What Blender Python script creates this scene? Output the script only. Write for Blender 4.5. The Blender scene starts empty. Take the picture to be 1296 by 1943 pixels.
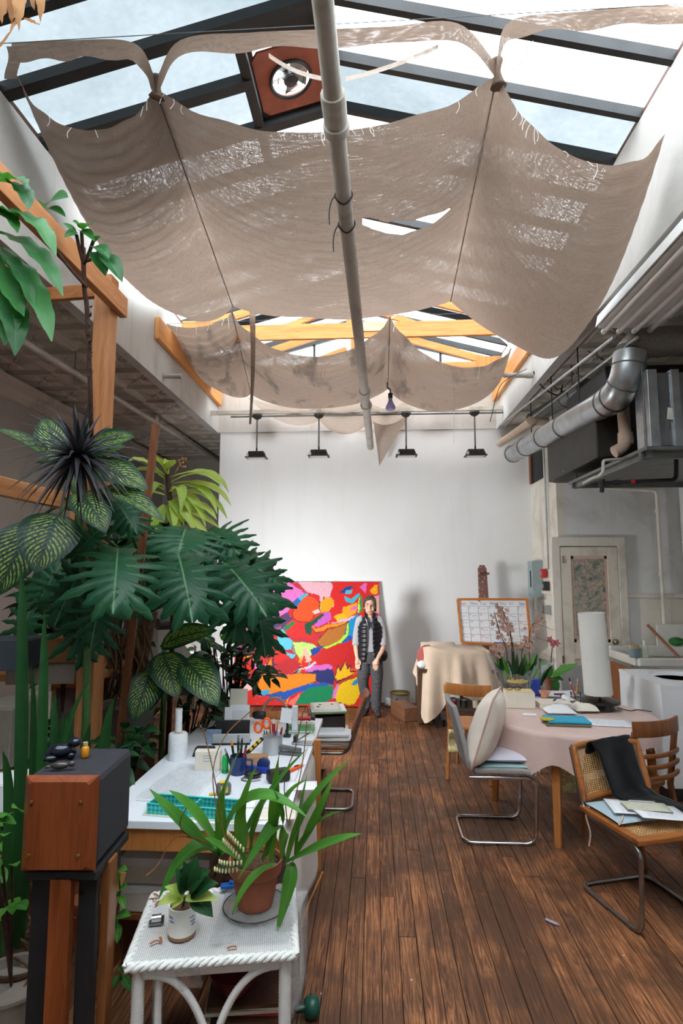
import bpy, bmesh, math, random
from mathutils import Vector, Matrix, Euler, noise as mnoise
random.seed(11)
S = bpy.context.scene
COL = S.collection
# ---------------------------------------------------------------- camera, sky, light, exposure
CAM = Vector((0.0, 0.0, 1.85)); YAW = math.radians(3.34); PITCH = math.radians(6.0); FPX = 1080.0
cd = bpy.data.cameras.new('camera'); cam = bpy.data.objects.new('camera', cd); COL.objects.link(cam)
cam.location = CAM; cam.rotation_euler = (math.pi/2 + PITCH, 0, YAW)
cd.sensor_fit = 'VERTICAL'; cd.sensor_height = 36.0; cd.lens = FPX/1943*36; cd.clip_start = .05
S.camera = cam
wd = bpy.data.worlds.new('overcast_sky'); S.world = wd; wd.use_nodes = True
wn = wd.node_tree.nodes; bg = wn['Background']
bg.inputs['Color'].default_value = (0.90, 0.95, 1.0, 1); bg.inputs['Strength'].default_value = 5.0
S.view_settings.view_transform = 'Standard'; S.view_settings.look = 'None'
S.view_settings.gamma = 1.0; S.view_settings.use_curve_mapping = False
S.view_settings.exposure = 1.12
S.cycles.use_denoising = True
S.cycles.max_bounces = 7; S.cycles.diffuse_bounces = 4; S.cycles.transparent_max_bounces = 12; S.cycles.use_adaptive_sampling = True; S.cycles.adaptive_threshold = .03
S.cycles.sample_clamp_indirect = 6.0; S.cycles.caustics_reflective = False; S.cycles.caustics_refractive = False
# room dimensions (metres); camera stands at x=0, y=0 and looks along +Y
XL, XR = -2.35, 1.80          # sides of the skylight well
ZC, ZE, ZR, XRIDGE = 3.95, 4.88, 5.48, -.28
DB = 8.35                     # white back wall
LW, RW = -4.05, 3.75          # outer side walls
DDOOR, XDOOR = 7.2, 2.27      # wall with the door, return wall
# ---------------------------------------------------------------- sight lines (pixel of the 1296x1943 photo -> room point)
RM = Euler((math.pi/2 + PITCH, 0, YAW)).to_matrix()
def ray(px, py): return RM @ Vector(((px-648)/FPX, (971.5-py)/FPX, -1.0))
def W(px, py, D): d = ray(px, py); return CAM + d*(D/d.y)
def G(px, py, z=0.0): d = ray(px, py); return CAM + d*((z-CAM.z)/d.z)
def WX(px, py, X): d = ray(px, py); return CAM + d*(X/d.x)
# ---------------------------------------------------------------- materials
def lin(c): c /= 255.0; return c/12.92 if c <= .04045 else ((c+.055)/1.055)**2.4
def C(r, g, b): return (lin(r), lin(g), lin(b), 1)
MATS = {}
class NT:
    def __init__(s, name):
        m = bpy.data.materials.new(name); m.use_nodes = True; s.m = m; s.t = m.node_tree; s.n = s.t.nodes; s.l = s.t.links
        s.p = s.n['Principled BSDF']; s.out = s.n['Material Output']; MATS[name] = m
    def add(s, typ, **kw):
        nd = s.n.new(typ)
        for k, v in kw.items():
            if k.startswith('i_'):
                key = k[2:]
                nd.inputs[int(key) if key.isdigit() else key.replace('_', ' ')].default_value = v
            else: setattr(nd, k, v)
        return nd
    def link(s, a, b): s.l.new(a, b)
    def ramp(s, fac, stops, interp='LINEAR'):
        r = s.add('ShaderNodeValToRGB'); r.color_ramp.interpolation = interp
        e = r.color_ramp.elements
        e[0].position, e[0].color = stops[0][0], stops[0][1]; e[1].position, e[1].color = stops[-1][0], stops[-1][1]
        for p, c in stops[1:-1]:
            q = e.new(p); q.color = c
        s.link(fac, r.inputs[0]); return r.outputs[0]
    def coords(s, kind='Object', scale=(1,1,1), rot=(0,0,0)):
        tc = s.add('ShaderNodeTexCoord'); mp = s.add('ShaderNodeMapping'); s.link(tc.outputs[kind], mp.inputs[0])
        mp.inputs['Scale'].default_value = scale; mp.inputs['Rotation'].default_value = rot; return mp.outputs[0]
    def world(s, scale=(1,1,1)):
        g = s.add('ShaderNodeNewGeometry'); mp = s.add('ShaderNodeMapping'); s.link(g.outputs['Position'], mp.inputs[0])
        mp.inputs['Scale'].default_value = scale; return mp.outputs[0]
    def noise(s, vec, scale, detail=4, rough=.55, dist=0.0):
        nd = s.add('ShaderNodeTexNoise', i_Scale=scale, i_Detail=detail, i_Roughness=rough, i_Distortion=dist); s.link(vec, nd.inputs['Vector']); return nd.outputs[0]
    def mix(s, fac, a, b, mode='MIX'):
        nd = s.add('ShaderNodeMix', data_type='RGBA', blend_type=mode)
        for sock, v in ((nd.inputs['Factor'], fac), (nd.inputs['A'], a), (nd.inputs['B'], b)):
            pass
        ins = [i for i in nd.inputs if i.enabled]
        for sock, v in zip(ins, (fac, a, b)):
            if hasattr(v, 'is_output'): s.link(v, sock)
            else: sock.default_value = v
        return [o for o in nd.outputs if o.enabled][0]
    def math(s, op, a, b=0.0, c=0.0):
        nd = s.add('ShaderNodeMath', operation=op)
        for k, v in enumerate((a, b, c)):
            if hasattr(v, 'is_output'): s.link(v, nd.inputs[k])
            else: nd.inputs[k].default_value = v
        return nd.outputs[0]
    def bump(s, h, strength=.3, dist=.01):
        b = s.add('ShaderNodeBump', i_Strength=strength, i_Distance=dist); s.link(h, b.inputs['Height']); s.link(b.outputs[0], s.p.inputs['Normal']); return b.outputs[0]
def plain(name, col, rough=.55, metal=0.0, var=.12, scale=14, bump=0.0, spec=.5, bscale=None, coat=0.0):
    if name in MATS: return MATS[name]
    t = NT(name); v = t.coords()
    f = t.noise(v, scale, 4)
    dark = tuple(c*(1-var) for c in col[:3])+(1,); lite = tuple(min(1, c*(1+var)) for c in col[:3])+(1,)
    t.link(t.ramp(f, [(.3, dark), (.7, lite)]), t.p.inputs['Base Color'])
    t.p.inputs['Roughness'].default_value = rough; t.p.inputs['Metallic'].default_value = metal
    t.p.inputs['Specular IOR Level'].default_value = spec; t.p.inputs['Coat Weight'].default_value = coat
    if bump: t.bump(t.noise(v, bscale or scale*6, 3), bump, .005)
    return t.m
def wood(name, c1, c2, axis='Z', scale=9, rough=.45, c3=None, spec=.4):
    if name in MATS: return MATS[name]
    t = NT(name); k = {'X': (.08,1,1), 'Y': (1,.08,1), 'Z': (1,1,.08)}[axis]
    v = t.coords(scale=tuple(scale*x for x in k)); oi = t.add('ShaderNodeObjectInfo')
    ad = t.add('ShaderNodeVectorMath', operation='ADD'); t.link(v, ad.inputs[0])
    sc = t.math('MULTIPLY', oi.outputs['Random'], 37.0); cb = t.add('ShaderNodeCombineXYZ')
    for q in range(3): t.link(sc, cb.inputs[q])
    t.link(cb.outputs[0], ad.inputs[1]); v = ad.outputs[0]
    g = t.noise(v, 2.2, 6, .6, 1.2); fine = t.noise(v, 16, 3)
    base = t.ramp(g, [(.32, c1), (.5, c3 or tuple((a+b)/2 for a, b in zip(c1, c2))), (.68, c2)])
    base = t.mix(.25, base, t.ramp(fine, [(.4, c1), (.6, c2)]))
    t.link(base, t.p.inputs['Base Color']); t.p.inputs['Roughness'].default_value = rough; t.p.inputs['Specular IOR Level'].default_value = spec
    t.bump(fine, .12, .003); return t.m
def cloth(name, col, var=.1, weave=420, rough=.9, transl=0.0, scale=6):
    if name in MATS: return MATS[name]
    t = NT(name); v = t.coords(); f = t.noise(v, scale, 4); w = t.noise(v, weave, 2)
    dark = tuple(c*(1-var) for c in col[:3])+(1,); lite = tuple(min(1, c*(1+var)) for c in col[:3])+(1,)
    base = t.ramp(f, [(.3, dark), (.7, lite)]); base = t.mix(.18, base, t.ramp(w, [(.35, tuple(c*.6 for c in col[:3])+(1,)), (.65, lite)]))
    t.link(base, t.p.inputs['Base Color']); t.p.inputs['Roughness'].default_value = rough; t.p.inputs['Specular IOR Level'].default_value = .15
    t.p.inputs['Sheen Weight'].default_value = .15
    t.bump(w, .25, .002)
    if transl:
        tr = t.add('ShaderNodeBsdfTranslucent'); t.link(base, tr.inputs[0]); mx = t.add('ShaderNodeMixShader', i_0=transl)
        t.link(t.p.outputs[0], mx.inputs[1]); t.link(tr.outputs[0], mx.inputs[2]); t.link(mx.outputs[0], t.out.inputs[0])
    return t.m
def leafmat(name, c1, c2, vein=None, transl=.3, rough=.38, tl=None):
    if name in MATS: return MATS[name]
    t = NT(name); uv = t.coords('UV'); sp = t.add('ShaderNodeSeparateXYZ'); t.link(uv, sp.inputs[0])
    oi = t.add('ShaderNodeObjectInfo'); g = t.noise(t.coords(), 9, 3)
    f = t.math('ADD', t.math('MULTIPLY', oi.outputs['Random'], .5), t.math('MULTIPLY', g, .6))
    base = t.ramp(f, [(.2, c1), (.8, c2)])
    d = t.math('ABSOLUTE', t.math('SUBTRACT', sp.outputs[0], .5))
    if vein:
        base = t.mix(t.ramp(d, [(.012, (1,1,1,1)), (.03, (0,0,0,1))]), base, vein)
        # ribs running out from the midrib
        w = t.math('SINE', t.math('MULTIPLY', t.math('SUBTRACT', sp.outputs[1], t.math('MULTIPLY', d, .6)), 70))
        base = t.mix(t.math('MULTIPLY', t.ramp(w, [(.9, (0,0,0,1)), (1, (1,1,1,1))]), .25), base, vein)
    t.link(base, t.p.inputs['Base Color']); t.p.inputs['Roughness'].default_value = rough
    t.p.inputs['Specular IOR Level'].default_value = .3
    st = t.noise(t.coords('UV', (60, 3, 1)), 2.0, 2); t.bump(st, .15, .004)
    tr = t.add('ShaderNodeBsdfTranslucent'); mx = t.add('ShaderNodeMixShader', i_0=transl)
    if tl: tr.inputs[0].default_value = tl
    else: t.link(base, tr.inputs[0])
    t.link(t.p.outputs[0], mx.inputs[1]); t.link(tr.outputs[0], mx.inputs[2]); t.link(mx.outputs[0], t.out.inputs[0])
    return t.m
# ---------------------------------------------------------------- mesh building
class MB:
    def __init__(s): s.v = []; s.f = []; s.uv = {}; s.fm = []; s.mi = 0
    def add(s, verts, faces, uvs=None):
        o = len(s.v); s.v += [Vector(p) for p in verts]
        for f in faces:
            s.f.append([o+i for i in f]); s.fm.append(s.mi)
        if uvs:
            for i, u in enumerate(uvs): s.uv[o+i] = u
        return s
    def box(s, c, d, rot=None):
        c = Vector(c); R = Euler(rot).to_matrix() if rot else None; vs = []
        for z in (-.5, .5):
            for y in (-.5, .5):
                for x in (-.5, .5):
                    p = Vector((x*d[0], y*d[1], z*d[2])); vs.append(c + (R @ p if R else p))
        return s.add(vs, [(0,2,3,1),(4,5,7,6),(0,1,5,4),(2,6,7,3),(0,4,6,2),(1,3,7,5)])
    def bar(s, a, b, w, h, up=(0,0,1)):
        a, b = Vector(a), Vector(b); t = (b-a).normalized(); up = Vector(up)
        if abs(t.dot(up)) > .98: up = Vector((0,1,0))
        x = t.cross(up).normalized(); z = x.cross(t).normalized(); vs = []
        for p in (a, b):
            for i, j in ((-1,-1),(1,-1),(1,1),(-1,1)): vs.append(p + x*(w/2*i) + z*(h/2*j))
        return s.add(vs, [(3,2,1,0),(4,5,6,7),(0,1,5,4),(1,2,6,5),(2,3,7,6),(3,0,4,7)])
    def tube(s, pts, r, seg=10, caps=True, closed=False):
        pts = [Vector(p) for p in pts]; n = len(pts); rs = r if isinstance(r, (list, tuple)) else [r]*n
        vs = []; prev = None
        for i, p in enumerate(pts):
            if closed: t = pts[(i+1) % n]-pts[i-1]
            else: t = pts[min(i+1, n-1)]-pts[max(i-1, 0)]
            t = t.normalized() if t.length > 1e-9 else Vector((0,0,1))
            if prev is None:
                x = t.orthogonal().normalized()
            else:
                x = prev - t*prev.dot(t); x = x.normalized() if x.length > 1e-6 else t.orthogonal().normalized()
            prev = x; y = t.cross(x)
            for k in range(seg):
                a = 2*math.pi*k/seg; vs.append(p + (x*math.cos(a)+y*math.sin(a))*rs[i])
        fs = []
        for i in range(n if closed else n-1):
            j = (i+1) % n
            for k in range(seg):
                l = (k+1) % seg; fs.append((i*seg+k, i*seg+l, j*seg+l, j*seg+k))
        if caps and not closed:
            fs.append(tuple(range(seg-1, -1, -1))); fs.append(tuple((n-1)*seg+k for k in range(seg)))
        return s.add(vs, fs)
    def lathe(s, prof, c=(0,0,0), seg=24, axis=None, sx=1.0, sy=1.0):
        c = Vector(c); Q = Vector((0,0,1)).rotation_difference(Vector(axis)).to_matrix() if axis else None
        vs = []; fs = []; n = len(prof)
        for r, z in prof:
            for k in range(seg):
                a = 2*math.pi*k/seg; p = Vector((r*sx*math.cos(a), r*sy*math.sin(a), z)); vs.append(c + (Q @ p if Q else p))
        for i in range(n-1):
            for k in range(seg):
                l = (k+1) % seg; fs.append((i*seg+k, i*seg+l, (i+1)*seg+l, (i+1)*seg+k))
        if prof[0][0] > 1e-5: fs.append(tuple(range(seg-1, -1, -1)))
        if prof[-1][0] > 1e-5: fs.append(tuple((n-1)*seg+k for k in range(seg)))
        return s.add(vs, fs)
    def cyl(s, a, b, r, seg=16): return s.tube([a, b], r, seg)
    def sph(s, c, r, seg=12, rings=8, sc=(1,1,1)):
        c = Vector(c); vs = [c+Vector((0,0,-r*sc[2]))]; fs = []
        for i in range(1, rings):
            a = -math.pi/2 + math.pi*i/rings
            for k in range(seg):
                b = 2*math.pi*k/seg; vs.append(c + Vector((r*sc[0]*math.cos(a)*math.cos(b), r*sc[1]*math.cos(a)*math.sin(b), r*sc[2]*math.sin(a))))
        vs.append(c+Vector((0,0,r*sc[2])))
        for k in range(seg):
            l = (k+1) % seg; fs.append((0, 1+l, 1+k)); fs.append((len(vs)-1, 1+(rings-2)*seg+k, 1+(rings-2)*seg+l))
        for i in range(rings-2):
            for k in range(seg):
                l = (k+1) % seg; fs.append((1+i*seg+k, 1+i*seg+l, 1+(i+1)*seg+l, 1+(i+1)*seg+k))
        return s.add(vs, fs)
    def grid(s, fn, nu, nv, wrap=False):
        vs = []; uv = []
        for j in range(nv+1):
            for i in range(nu+1):
                vs.append(Vector(fn(i/nu, j/nv))); uv.append((i/nu, j/nv))
        fs = [(j*(nu+1)+i, j*(nu+1)+i+1, (j+1)*(nu+1)+i+1, (j+1)*(nu+1)+i) for j in range(nv) for i in range(nu)]
        return s.add(vs, fs, uv)
    def poly(s, pts, th, nrm=(0,0,1)):
        n = len(pts); nv = Vector(nrm).normalized()*th; pts = [Vector(p) for p in pts]
        return s.add(pts + [p+nv for p in pts], [tuple(range(n-1, -1, -1)), tuple(range(n, 2*n))] + [(i, (i+1) % n, n+(i+1) % n, n+i) for i in range(n)])
    def build(s, name, mat, parent=None, smooth=None, bevel=0.0, solid=0.0, world=False, loc=None, sub=0, cols=None, offset=-1.0):
        me = bpy.data.meshes.new(name)
        o0 = Vector((0,0,0))
        if world and parent is not None: o0 = wloc(parent)
        elif loc is not None: o0 = Vector(loc)
        me.from_pydata([tuple(p-o0) for p in s.v], [], s.f)
        ms = mat if isinstance(mat, (list, tuple)) else [mat]
        for m in ms: me.materials.append(MATS[m] if isinstance(m, str) else m)
        if len(ms) > 1:
            for p, i in zip(me.polygons, s.fm): p.material_index = i
        if s.uv:
            ul = me.uv_layers.new(name='UVMap')
            for lp in me.loops: ul.data[lp.index].uv = s.uv.get(lp.vertex_index, (0, 0))
        if smooth is not None:
            me.shade_smooth()
            if smooth < 179: me.set_sharp_from_angle(angle=math.radians(smooth))
        if cols:
            ca = me.color_attributes.new('paint', 'FLOAT_COLOR', 'POINT')
            for i, c in enumerate(cols): ca.data[i].color = c
        ob = bpy.data.objects.new(name, me); COL.objects.link(ob)
        if loc is not None and not (world and parent is not None): ob.location = o0
        if parent is not None: ob.parent = parent
        if solid:
            md = ob.modifiers.new('thick', 'SOLIDIFY'); md.thickness = solid; md.offset = offset
        if bevel:
            md = ob.modifiers.new('bevel', 'BEVEL'); md.width = bevel; md.segments = 2; md.limit_method = 'ANGLE'; md.angle_limit = math.radians(40)
        if sub:
            md = ob.modifiers.new('sub', 'SUBSURF'); md.levels = sub; md.render_levels = sub
        return ob
def wloc(o):
    v = Vector((0,0,0))
    while o is not None: v = v + o.location; o = o.parent
    return v
def tag(o, label=None, cat=None, group=None, kind=None):
    if label: o['label'] = label
    if cat: o['category'] = cat
    if group: o['group'] = group
    if kind: o['kind'] = kind
    return o
def thing(name, label, cat, loc=(0,0,0), rz=0.0, group=None, kind=None):
    o = bpy.data.objects.new(name, None); COL.objects.link(o); o.empty_display_size = .05
    o.location = loc; o.rotation_euler = (0,0,rz); return tag(o, label, cat, group, kind)
def child(ob, name, parent, M=None):          # shared-mesh copy of a piece
    c = bpy.data.objects.new(name, ob.data if hasattr(ob, 'data') else ob); COL.objects.link(c); c.parent = parent
    if M is not None: c.matrix_basis = M
    return c
def copy_tree(o, parent=None):
    c = o.copy(); COL.objects.link(c); c.parent = parent
    for ch in [x for x in bpy.data.objects if x.parent == o]: copy_tree(ch, c)
    return c
def lerp(a, b, t): return a+(b-a)*t
def bez(p0, p1, p2, n):
    p0, p1, p2 = Vector(p0), Vector(p1), Vector(p2)
    return [p0*((1-t)**2)+p1*(2*t*(1-t))+p2*(t*t) for t in [i/n for i in range(n+1)]]
def spline(pts, n=6):                          # Catmull-Rom through the points
    P = [Vector(p) for p in pts]; P = [P[0]*2-P[1]]+P+[P[-1]*2-P[-2]]; out = []
    for i in range(1, len(P)-2):
        a, b, c, d = P[i-1:i+3]
        for k in range(n):
            t = k/n; out.append(.5*((2*b)+(c-a)*t+(2*a-5*b+4*c-d)*t*t+(3*b-a-3*c+d)*t**3))
    out.append(P[-2]); return out
def fillet(pts, r, n=5, closed=False):         # round the corners of a bent tube
    P = [Vector(p) for p in pts]; out = []; m = len(P)
    for i in range(m):
        if not closed and i in (0, m-1): out.append(P[i]); continue
        a, b, c = P[i-1], P[i], P[(i+1) % m]
        u = (a-b); w = (c-b); q = min(r, u.length*.49, w.length*.49); out += bez(b+u.normalized()*q, b, b+w.normalized()*q, n)
    return out
# ---------------------------------------------------------------- surface materials of the room
def floor_mat():
    t = NT('old_floorboards'); oi = t.add('ShaderNodeObjectInfo'); rnd = oi.outputs['Random']
    g = t.add('ShaderNodeNewGeometry'); cb = t.add('ShaderNodeCombineXYZ')
    t.link(t.math('MULTIPLY', rnd, 50.0), cb.inputs[0]); t.link(t.math('MULTIPLY', rnd, 91.0), cb.inputs[1])
    ad = t.add('ShaderNodeVectorMath', operation='ADD'); t.link(g.outputs['Position'], ad.inputs[0]); t.link(cb.outputs[0], ad.inputs[1])
    def mp(sc):
        m = t.add('ShaderNodeMapping'); t.link(ad.outputs[0], m.inputs[0]); m.inputs['Scale'].default_value = sc; return m.outputs[0]
    fine = t.noise(mp((95, 3.2, 20)), 1.0, 4, .62, .3); wide = t.noise(mp((24, .9, 5)), 1.0, 3, .5, 1.6); blot = t.noise(t.world(), 2.3, 5, .62, .4); blot2 = t.noise(t.world((1, .45, 1)), 9, 5, .65)
    wv = t.math('SINE', t.math('MULTIPLY', wide, 42.0))
    f = t.math('ADD', t.math('MULTIPLY', t.math('ADD', wv, 1.0), .12), t.math('MULTIPLY', fine, .76))
    base = t.ramp(f, [(.30, C(78, 48, 32)), (.5, C(138, 90, 60)), (.70, C(188, 132, 90))])
    tint = t.ramp(rnd, [(0, (.55, .52, .50, 1)), (.55, (.86, .82, .78, 1)), (1, (1.2, 1.12, 1.0, 1))])
    base = t.mix(1.0, base, tint, 'MULTIPLY')
    base = t.mix(t.ramp(blot, [(.42, (.75,.75,.75,1)), (.62, (0,0,0,1))]), base, C(72, 49, 35))
    base = t.mix(t.ramp(blot2, [(.62, (0,0,0,1)), (.74, (.55,.55,.55,1))]), base, C(160, 112, 74))
    vo = t.add('ShaderNodeTexVoronoi', i_Scale=5.5); t.link(t.world(), vo.inputs[0])
    base = t.mix(t.ramp(vo.outputs['Distance'], [(.025, (.8,.8,.8,1)), (.04, (0,0,0,1))]), base, C(190, 185, 178))
    t.link(base, t.p.inputs['Base Color'])
    t.link(t.ramp(blot2, [(.3, (.42,.42,.42,1)), (.7, (.62,.62,.62,1))]), t.p.inputs['Roughness']); t.p.inputs['Specular IOR Level'].default_value = .35
    t.bump(f, .35, .004); return t.m
floor_mat()
def plaster(name, col, dirt, amt=.5, scale=1.2, bump=.15, rough=.8):
    t = NT(name); w = t.world(); n = t.noise(w, scale, 6, .65, .5); d2 = t.noise(t.world((3, 3, .35)), 1.5, 5, .6)
    base = t.mix(t.math('MULTIPLY', t.ramp(n, [(.5, (0,0,0,1)), (.78, (1,1,1,1))]), amt), col, dirt)
    base = t.mix(t.math('MULTIPLY', t.ramp(d2, [(.56, (0,0,0,1)), (.8, (1,1,1,1))]), amt*.7), base, dirt)
    t.link(base, t.p.inputs['Base Color']); t.p.inputs['Roughness'].default_value = rough; t.p.inputs['Specular IOR Level'].default_value = .25
    t.bump(t.noise(w, 45, 4), bump, .006); return t.m
plaster('white_wall_paint', C(236, 237, 237), C(214, 208, 198), .35, .5, .05)
plaster('grey_wall_paint', C(226, 227, 226), C(150, 145, 136), .6, .9, .1)
plaster('well_plaster', C(206, 204, 199), C(150, 142, 130), .5, 1.6, .4)
plaster('tin_ceiling_paint', C(186, 178, 166), C(116, 108, 98), .75, 1.8, .15)
plaster('cream_trim_paint', C(226, 220, 207), C(140, 128, 110), .6, 2.6, .1, .5)
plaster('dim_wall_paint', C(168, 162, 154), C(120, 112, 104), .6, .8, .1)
plain('sooty_steel', C(24, 27, 29), .6, 0, .4, 8); plain('rusty_steel', C(92, 58, 42), .7, 0, .35, 12)
def pane_mat(name, lo, hi, s, d):
    t = NT(name); w = t.world((1, 1, 1)); n = t.noise(w, s, 5, .6, .3); n2 = t.noise(w, 22, 3)
    f = t.math('ADD', t.math('MULTIPLY', n, .8), t.math('MULTIPLY', n2, .2))
    tr = t.add('ShaderNodeBsdfTransparent'); t.link(t.ramp(f, [(.35, lo), (.62, hi)]), tr.inputs[0])
    df = t.add('ShaderNodeBsdfDiffuse', i_Color=(.8, .85, .9, 1)); mx = t.add('ShaderNodeMixShader', i_0=d)
    t.link(tr.outputs[0], mx.inputs[1]); t.link(df.outputs[0], mx.inputs[2]); t.link(mx.outputs[0], t.out.inputs[0]); return t.m
pane_mat('snowy_glass', (.25, .272, .28, 1), (.31, .325, .33, 1), .9, .04)
pane_mat('clear_skylight_glass', (.75, .77, .78, 1), (.95, .96, .965, 1), .9, .02)
# ---------------------------------------------------------------- floor
fl = MB().box((-.15, 4.0, -.06), (8.2, 13.4, .06)).build('floor', plain('dark_subfloor', C(30, 20, 14), .9))
tag(fl, 'worn dark brown strip floorboards of the whole studio', 'floor', kind='structure')
PW = .0885; pm = MB().box((0, 0, -.0125), (PW-.0035, 1, .025)).build('plank', 'old_floorboards', fl, bevel=0.0)
first = True; rng = random.Random(5); x = LW+PW/2; npl = 0
while x < RW:
    y = 1.55 - rng.random()*.6
    while y < DB:
        L = rng.choice((1.9, 2.4, 3.0, 3.6, 4.2)) + rng.random()*.5; e = min(y+L, DB+.3)
        if DB+.3-e < .7: e = DB+.3
        o = pm if first else child(pm, 'plank', fl)
        o.location = (x, (y+e)/2, rng.uniform(-.0012, .0012)); o.scale = (1, e-y-.004, 1); first = False; y = e; npl += 1
    x += PW
# ---------------------------------------------------------------- walls
def slab(name, a, b, mat, label, cat='wall'):
    a, b = Vector(a), Vector(b); o = MB().box((a+b)/2, b-a).build(name, mat); return tag(o, label, cat, kind='structure')
wb = slab('wall_back', (-2.33, DB, -.03), (XDOOR+.1, DB+.1, ZC+.06), 'white_wall_paint', 'tall bright white painted wall behind the red abstract painting')
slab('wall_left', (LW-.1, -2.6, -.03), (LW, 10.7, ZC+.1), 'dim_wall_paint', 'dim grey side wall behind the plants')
slab('wall_right', (RW, -2.6, -.03), (RW+.1, DDOOR+.1, ZC+.1), 'grey_wall_paint', 'pale grey side wall behind the laundry sink')
slab('wall_front', (LW-.1, -2.7, -.03), (RW+.1, -2.6, ZC+.1), 'grey_wall_paint', 'grey wall behind the viewpoint')
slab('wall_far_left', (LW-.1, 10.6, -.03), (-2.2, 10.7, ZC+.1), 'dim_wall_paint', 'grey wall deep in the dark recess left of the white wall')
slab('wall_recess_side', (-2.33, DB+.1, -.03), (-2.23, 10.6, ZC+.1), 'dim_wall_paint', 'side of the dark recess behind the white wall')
wr = slab('wall_return', (XDOOR, DDOOR, -.03), (XDOOR+.1, DB, ZC+.06), 'cream_trim_paint', 'narrow cream return wall carrying the grey electrical box')
wdoor = slab('wall_door', (XDOOR+.1, DDOOR, -.03), (RW, DDOOR+.1, ZC+.06), 'grey_wall_paint', 'grey stained wall around the cream panelled door')
b = MB().box((XDOOR+.2+(RW-XDOOR-.2)/2, DDOOR-.012, 1.56), (RW-XDOOR-.2, .03, .05)); b.build('dado_rail', 'cream_trim_paint', wdoor, bevel=.008)
MB().box(((XDOOR+.95+RW)/2, DDOOR-.004, .76), (RW-XDOOR-.95, .012, 1.52)).build('dado_panel', 'cream_trim_paint', wdoor)
MB().box((RW-.015, 6.1, 1.56), (.03, 2.2, .05)).build('dado_rail', 'cream_trim_paint', bpy.data.objects['wall_right'], bevel=.008)
for k in range(8):   # horizontal wainscot boards on the return wall
    MB().box((XDOOR-.008, (DDOOR+DB)/2, .1+k*.185), (.018, DB-DDOOR-.02, .18)).build('wainscot_board', 'cream_trim_paint', wr, bevel=.006)
MB().box((XDOOR-.012, DDOOR+.5, 1.58), (.03, DB-DDOOR-.3, .05)).build('dado_rail', 'cream_trim_paint', wr, bevel=.008)
# cornice on the left wall
cp = [(0, 0), (.16, 0), (.15, -.05), (.09, -.09), (.07, -.15), (.03, -.19), (0, -.2)]
m = MB(); n = len(cp)
m.add([(LW+p, -2.5, ZC+q) for p, q in cp]+[(LW+p, 10.55, ZC+q) for p, q in cp], [(i, (i+1) % n, n+(i+1) % n, n+i) for i in range(n)]+[tuple(range(n))]+[tuple(range(2*n-1, n-1, -1))])
tag(m.build('trim_1', 'tin_ceiling_paint', smooth=25), 'grey moulded cornice along the top of the left wall', 'cornice', kind='structure')
# ---------------------------------------------------------------- pressed tin ceilings either side of the skylight
ceil = MB()
for a, b_ in (((LW-.1, -2.7), (XL-.1, 10.7)), ((XR+.1, -2.7), (RW+.1, DB+.1)), ((XL-.1, -2.7), (XR+.1, -1.5)), ((XL-.1, DB), (XR+.1, 10.7))):
    ceil.box(((a[0]+b_[0])/2, (a[1]+b_[1])/2, ZC+.1), (b_[0]-a[0], b_[1]-a[1], .1))
ceil = ceil.build('ceiling', 'tin_ceiling_paint'); tag(ceil, 'grimy pressed tin ceiling with star pattern flanking the skylight', 'ceiling', kind='structure')
def tin_panel(s):
    m = MB(); h = s/2
    for q in range(4):   # raised border beads
        R = Matrix.Rotation(q*math.pi/2, 4, 'Z')
        for w, i, d in ((.022, .006, .016), (.01, .05, .009)):
            a = h-i; vs = [(-a, a, 0), (a, a, 0), (a-w/2, a-w/2, -d), (-a+w/2, a-w/2, -d), (a-w, a-w, 0), (-a+w, a-w, 0)]
            m.add([R @ Vector(v) for v in vs], [(0, 1, 2, 3), (3, 2, 4, 5)])
    for k in range(16):  # star rays
        a = k*math.pi/8; L = h*(.80 if k % 2 == 0 else .5); w = .02 if k % 2 == 0 else .014
        d = Vector((math.cos(a), math.sin(a), 0)); e = Vector((-d.y, d.x, 0))
        m.add([d*.015, d*L*.45+e*w, d*L, d*L*.45-e*w, d*L*.45+Vector((0, 0, -.018))], [(0, 1, 4), (1, 2, 4), (2, 3, 4), (3, 0, 4)])
    m.lathe([(.03, 0), (.02, -.014), (0, -.018)], seg=10)
    m.add([(-h, -h, 0), (h, -h, 0), (h, h, 0), (-h, h, 0)], [(3, 2, 1, 0)])
    return m
PS = .55; tp = None
def panels(x0, nx, y0, ny):
    global tp
    for i in range(nx):
        for j in range(ny):
            p = (x0+PS*(i+.5), y0+PS*(j+.5), ZC+.045)
            if tp is None: tp = tin_panel(PS-.003).build('ceiling_panel', 'tin_ceiling_paint', ceil); tp.location = p
            else: child(tp, 'ceiling_panel', ceil, Matrix.Translation(p))
panels(LW+.05, 3, .8, 17); panels(XR+.14, 3, 1.5, 12)
EDG = MB().box((XL-.05, 4.4, ZC+.02), (.1, 11.8, .06)).build('well_edge_moulding', 'tin_ceiling_paint', ceil, bevel=.012)
EDG2 = MB().box((XR+.05, 3.4, ZC+.02), (.1, 9.8, .06)).build('well_edge_moulding', 'tin_ceiling_paint', ceil, bevel=.012)
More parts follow.
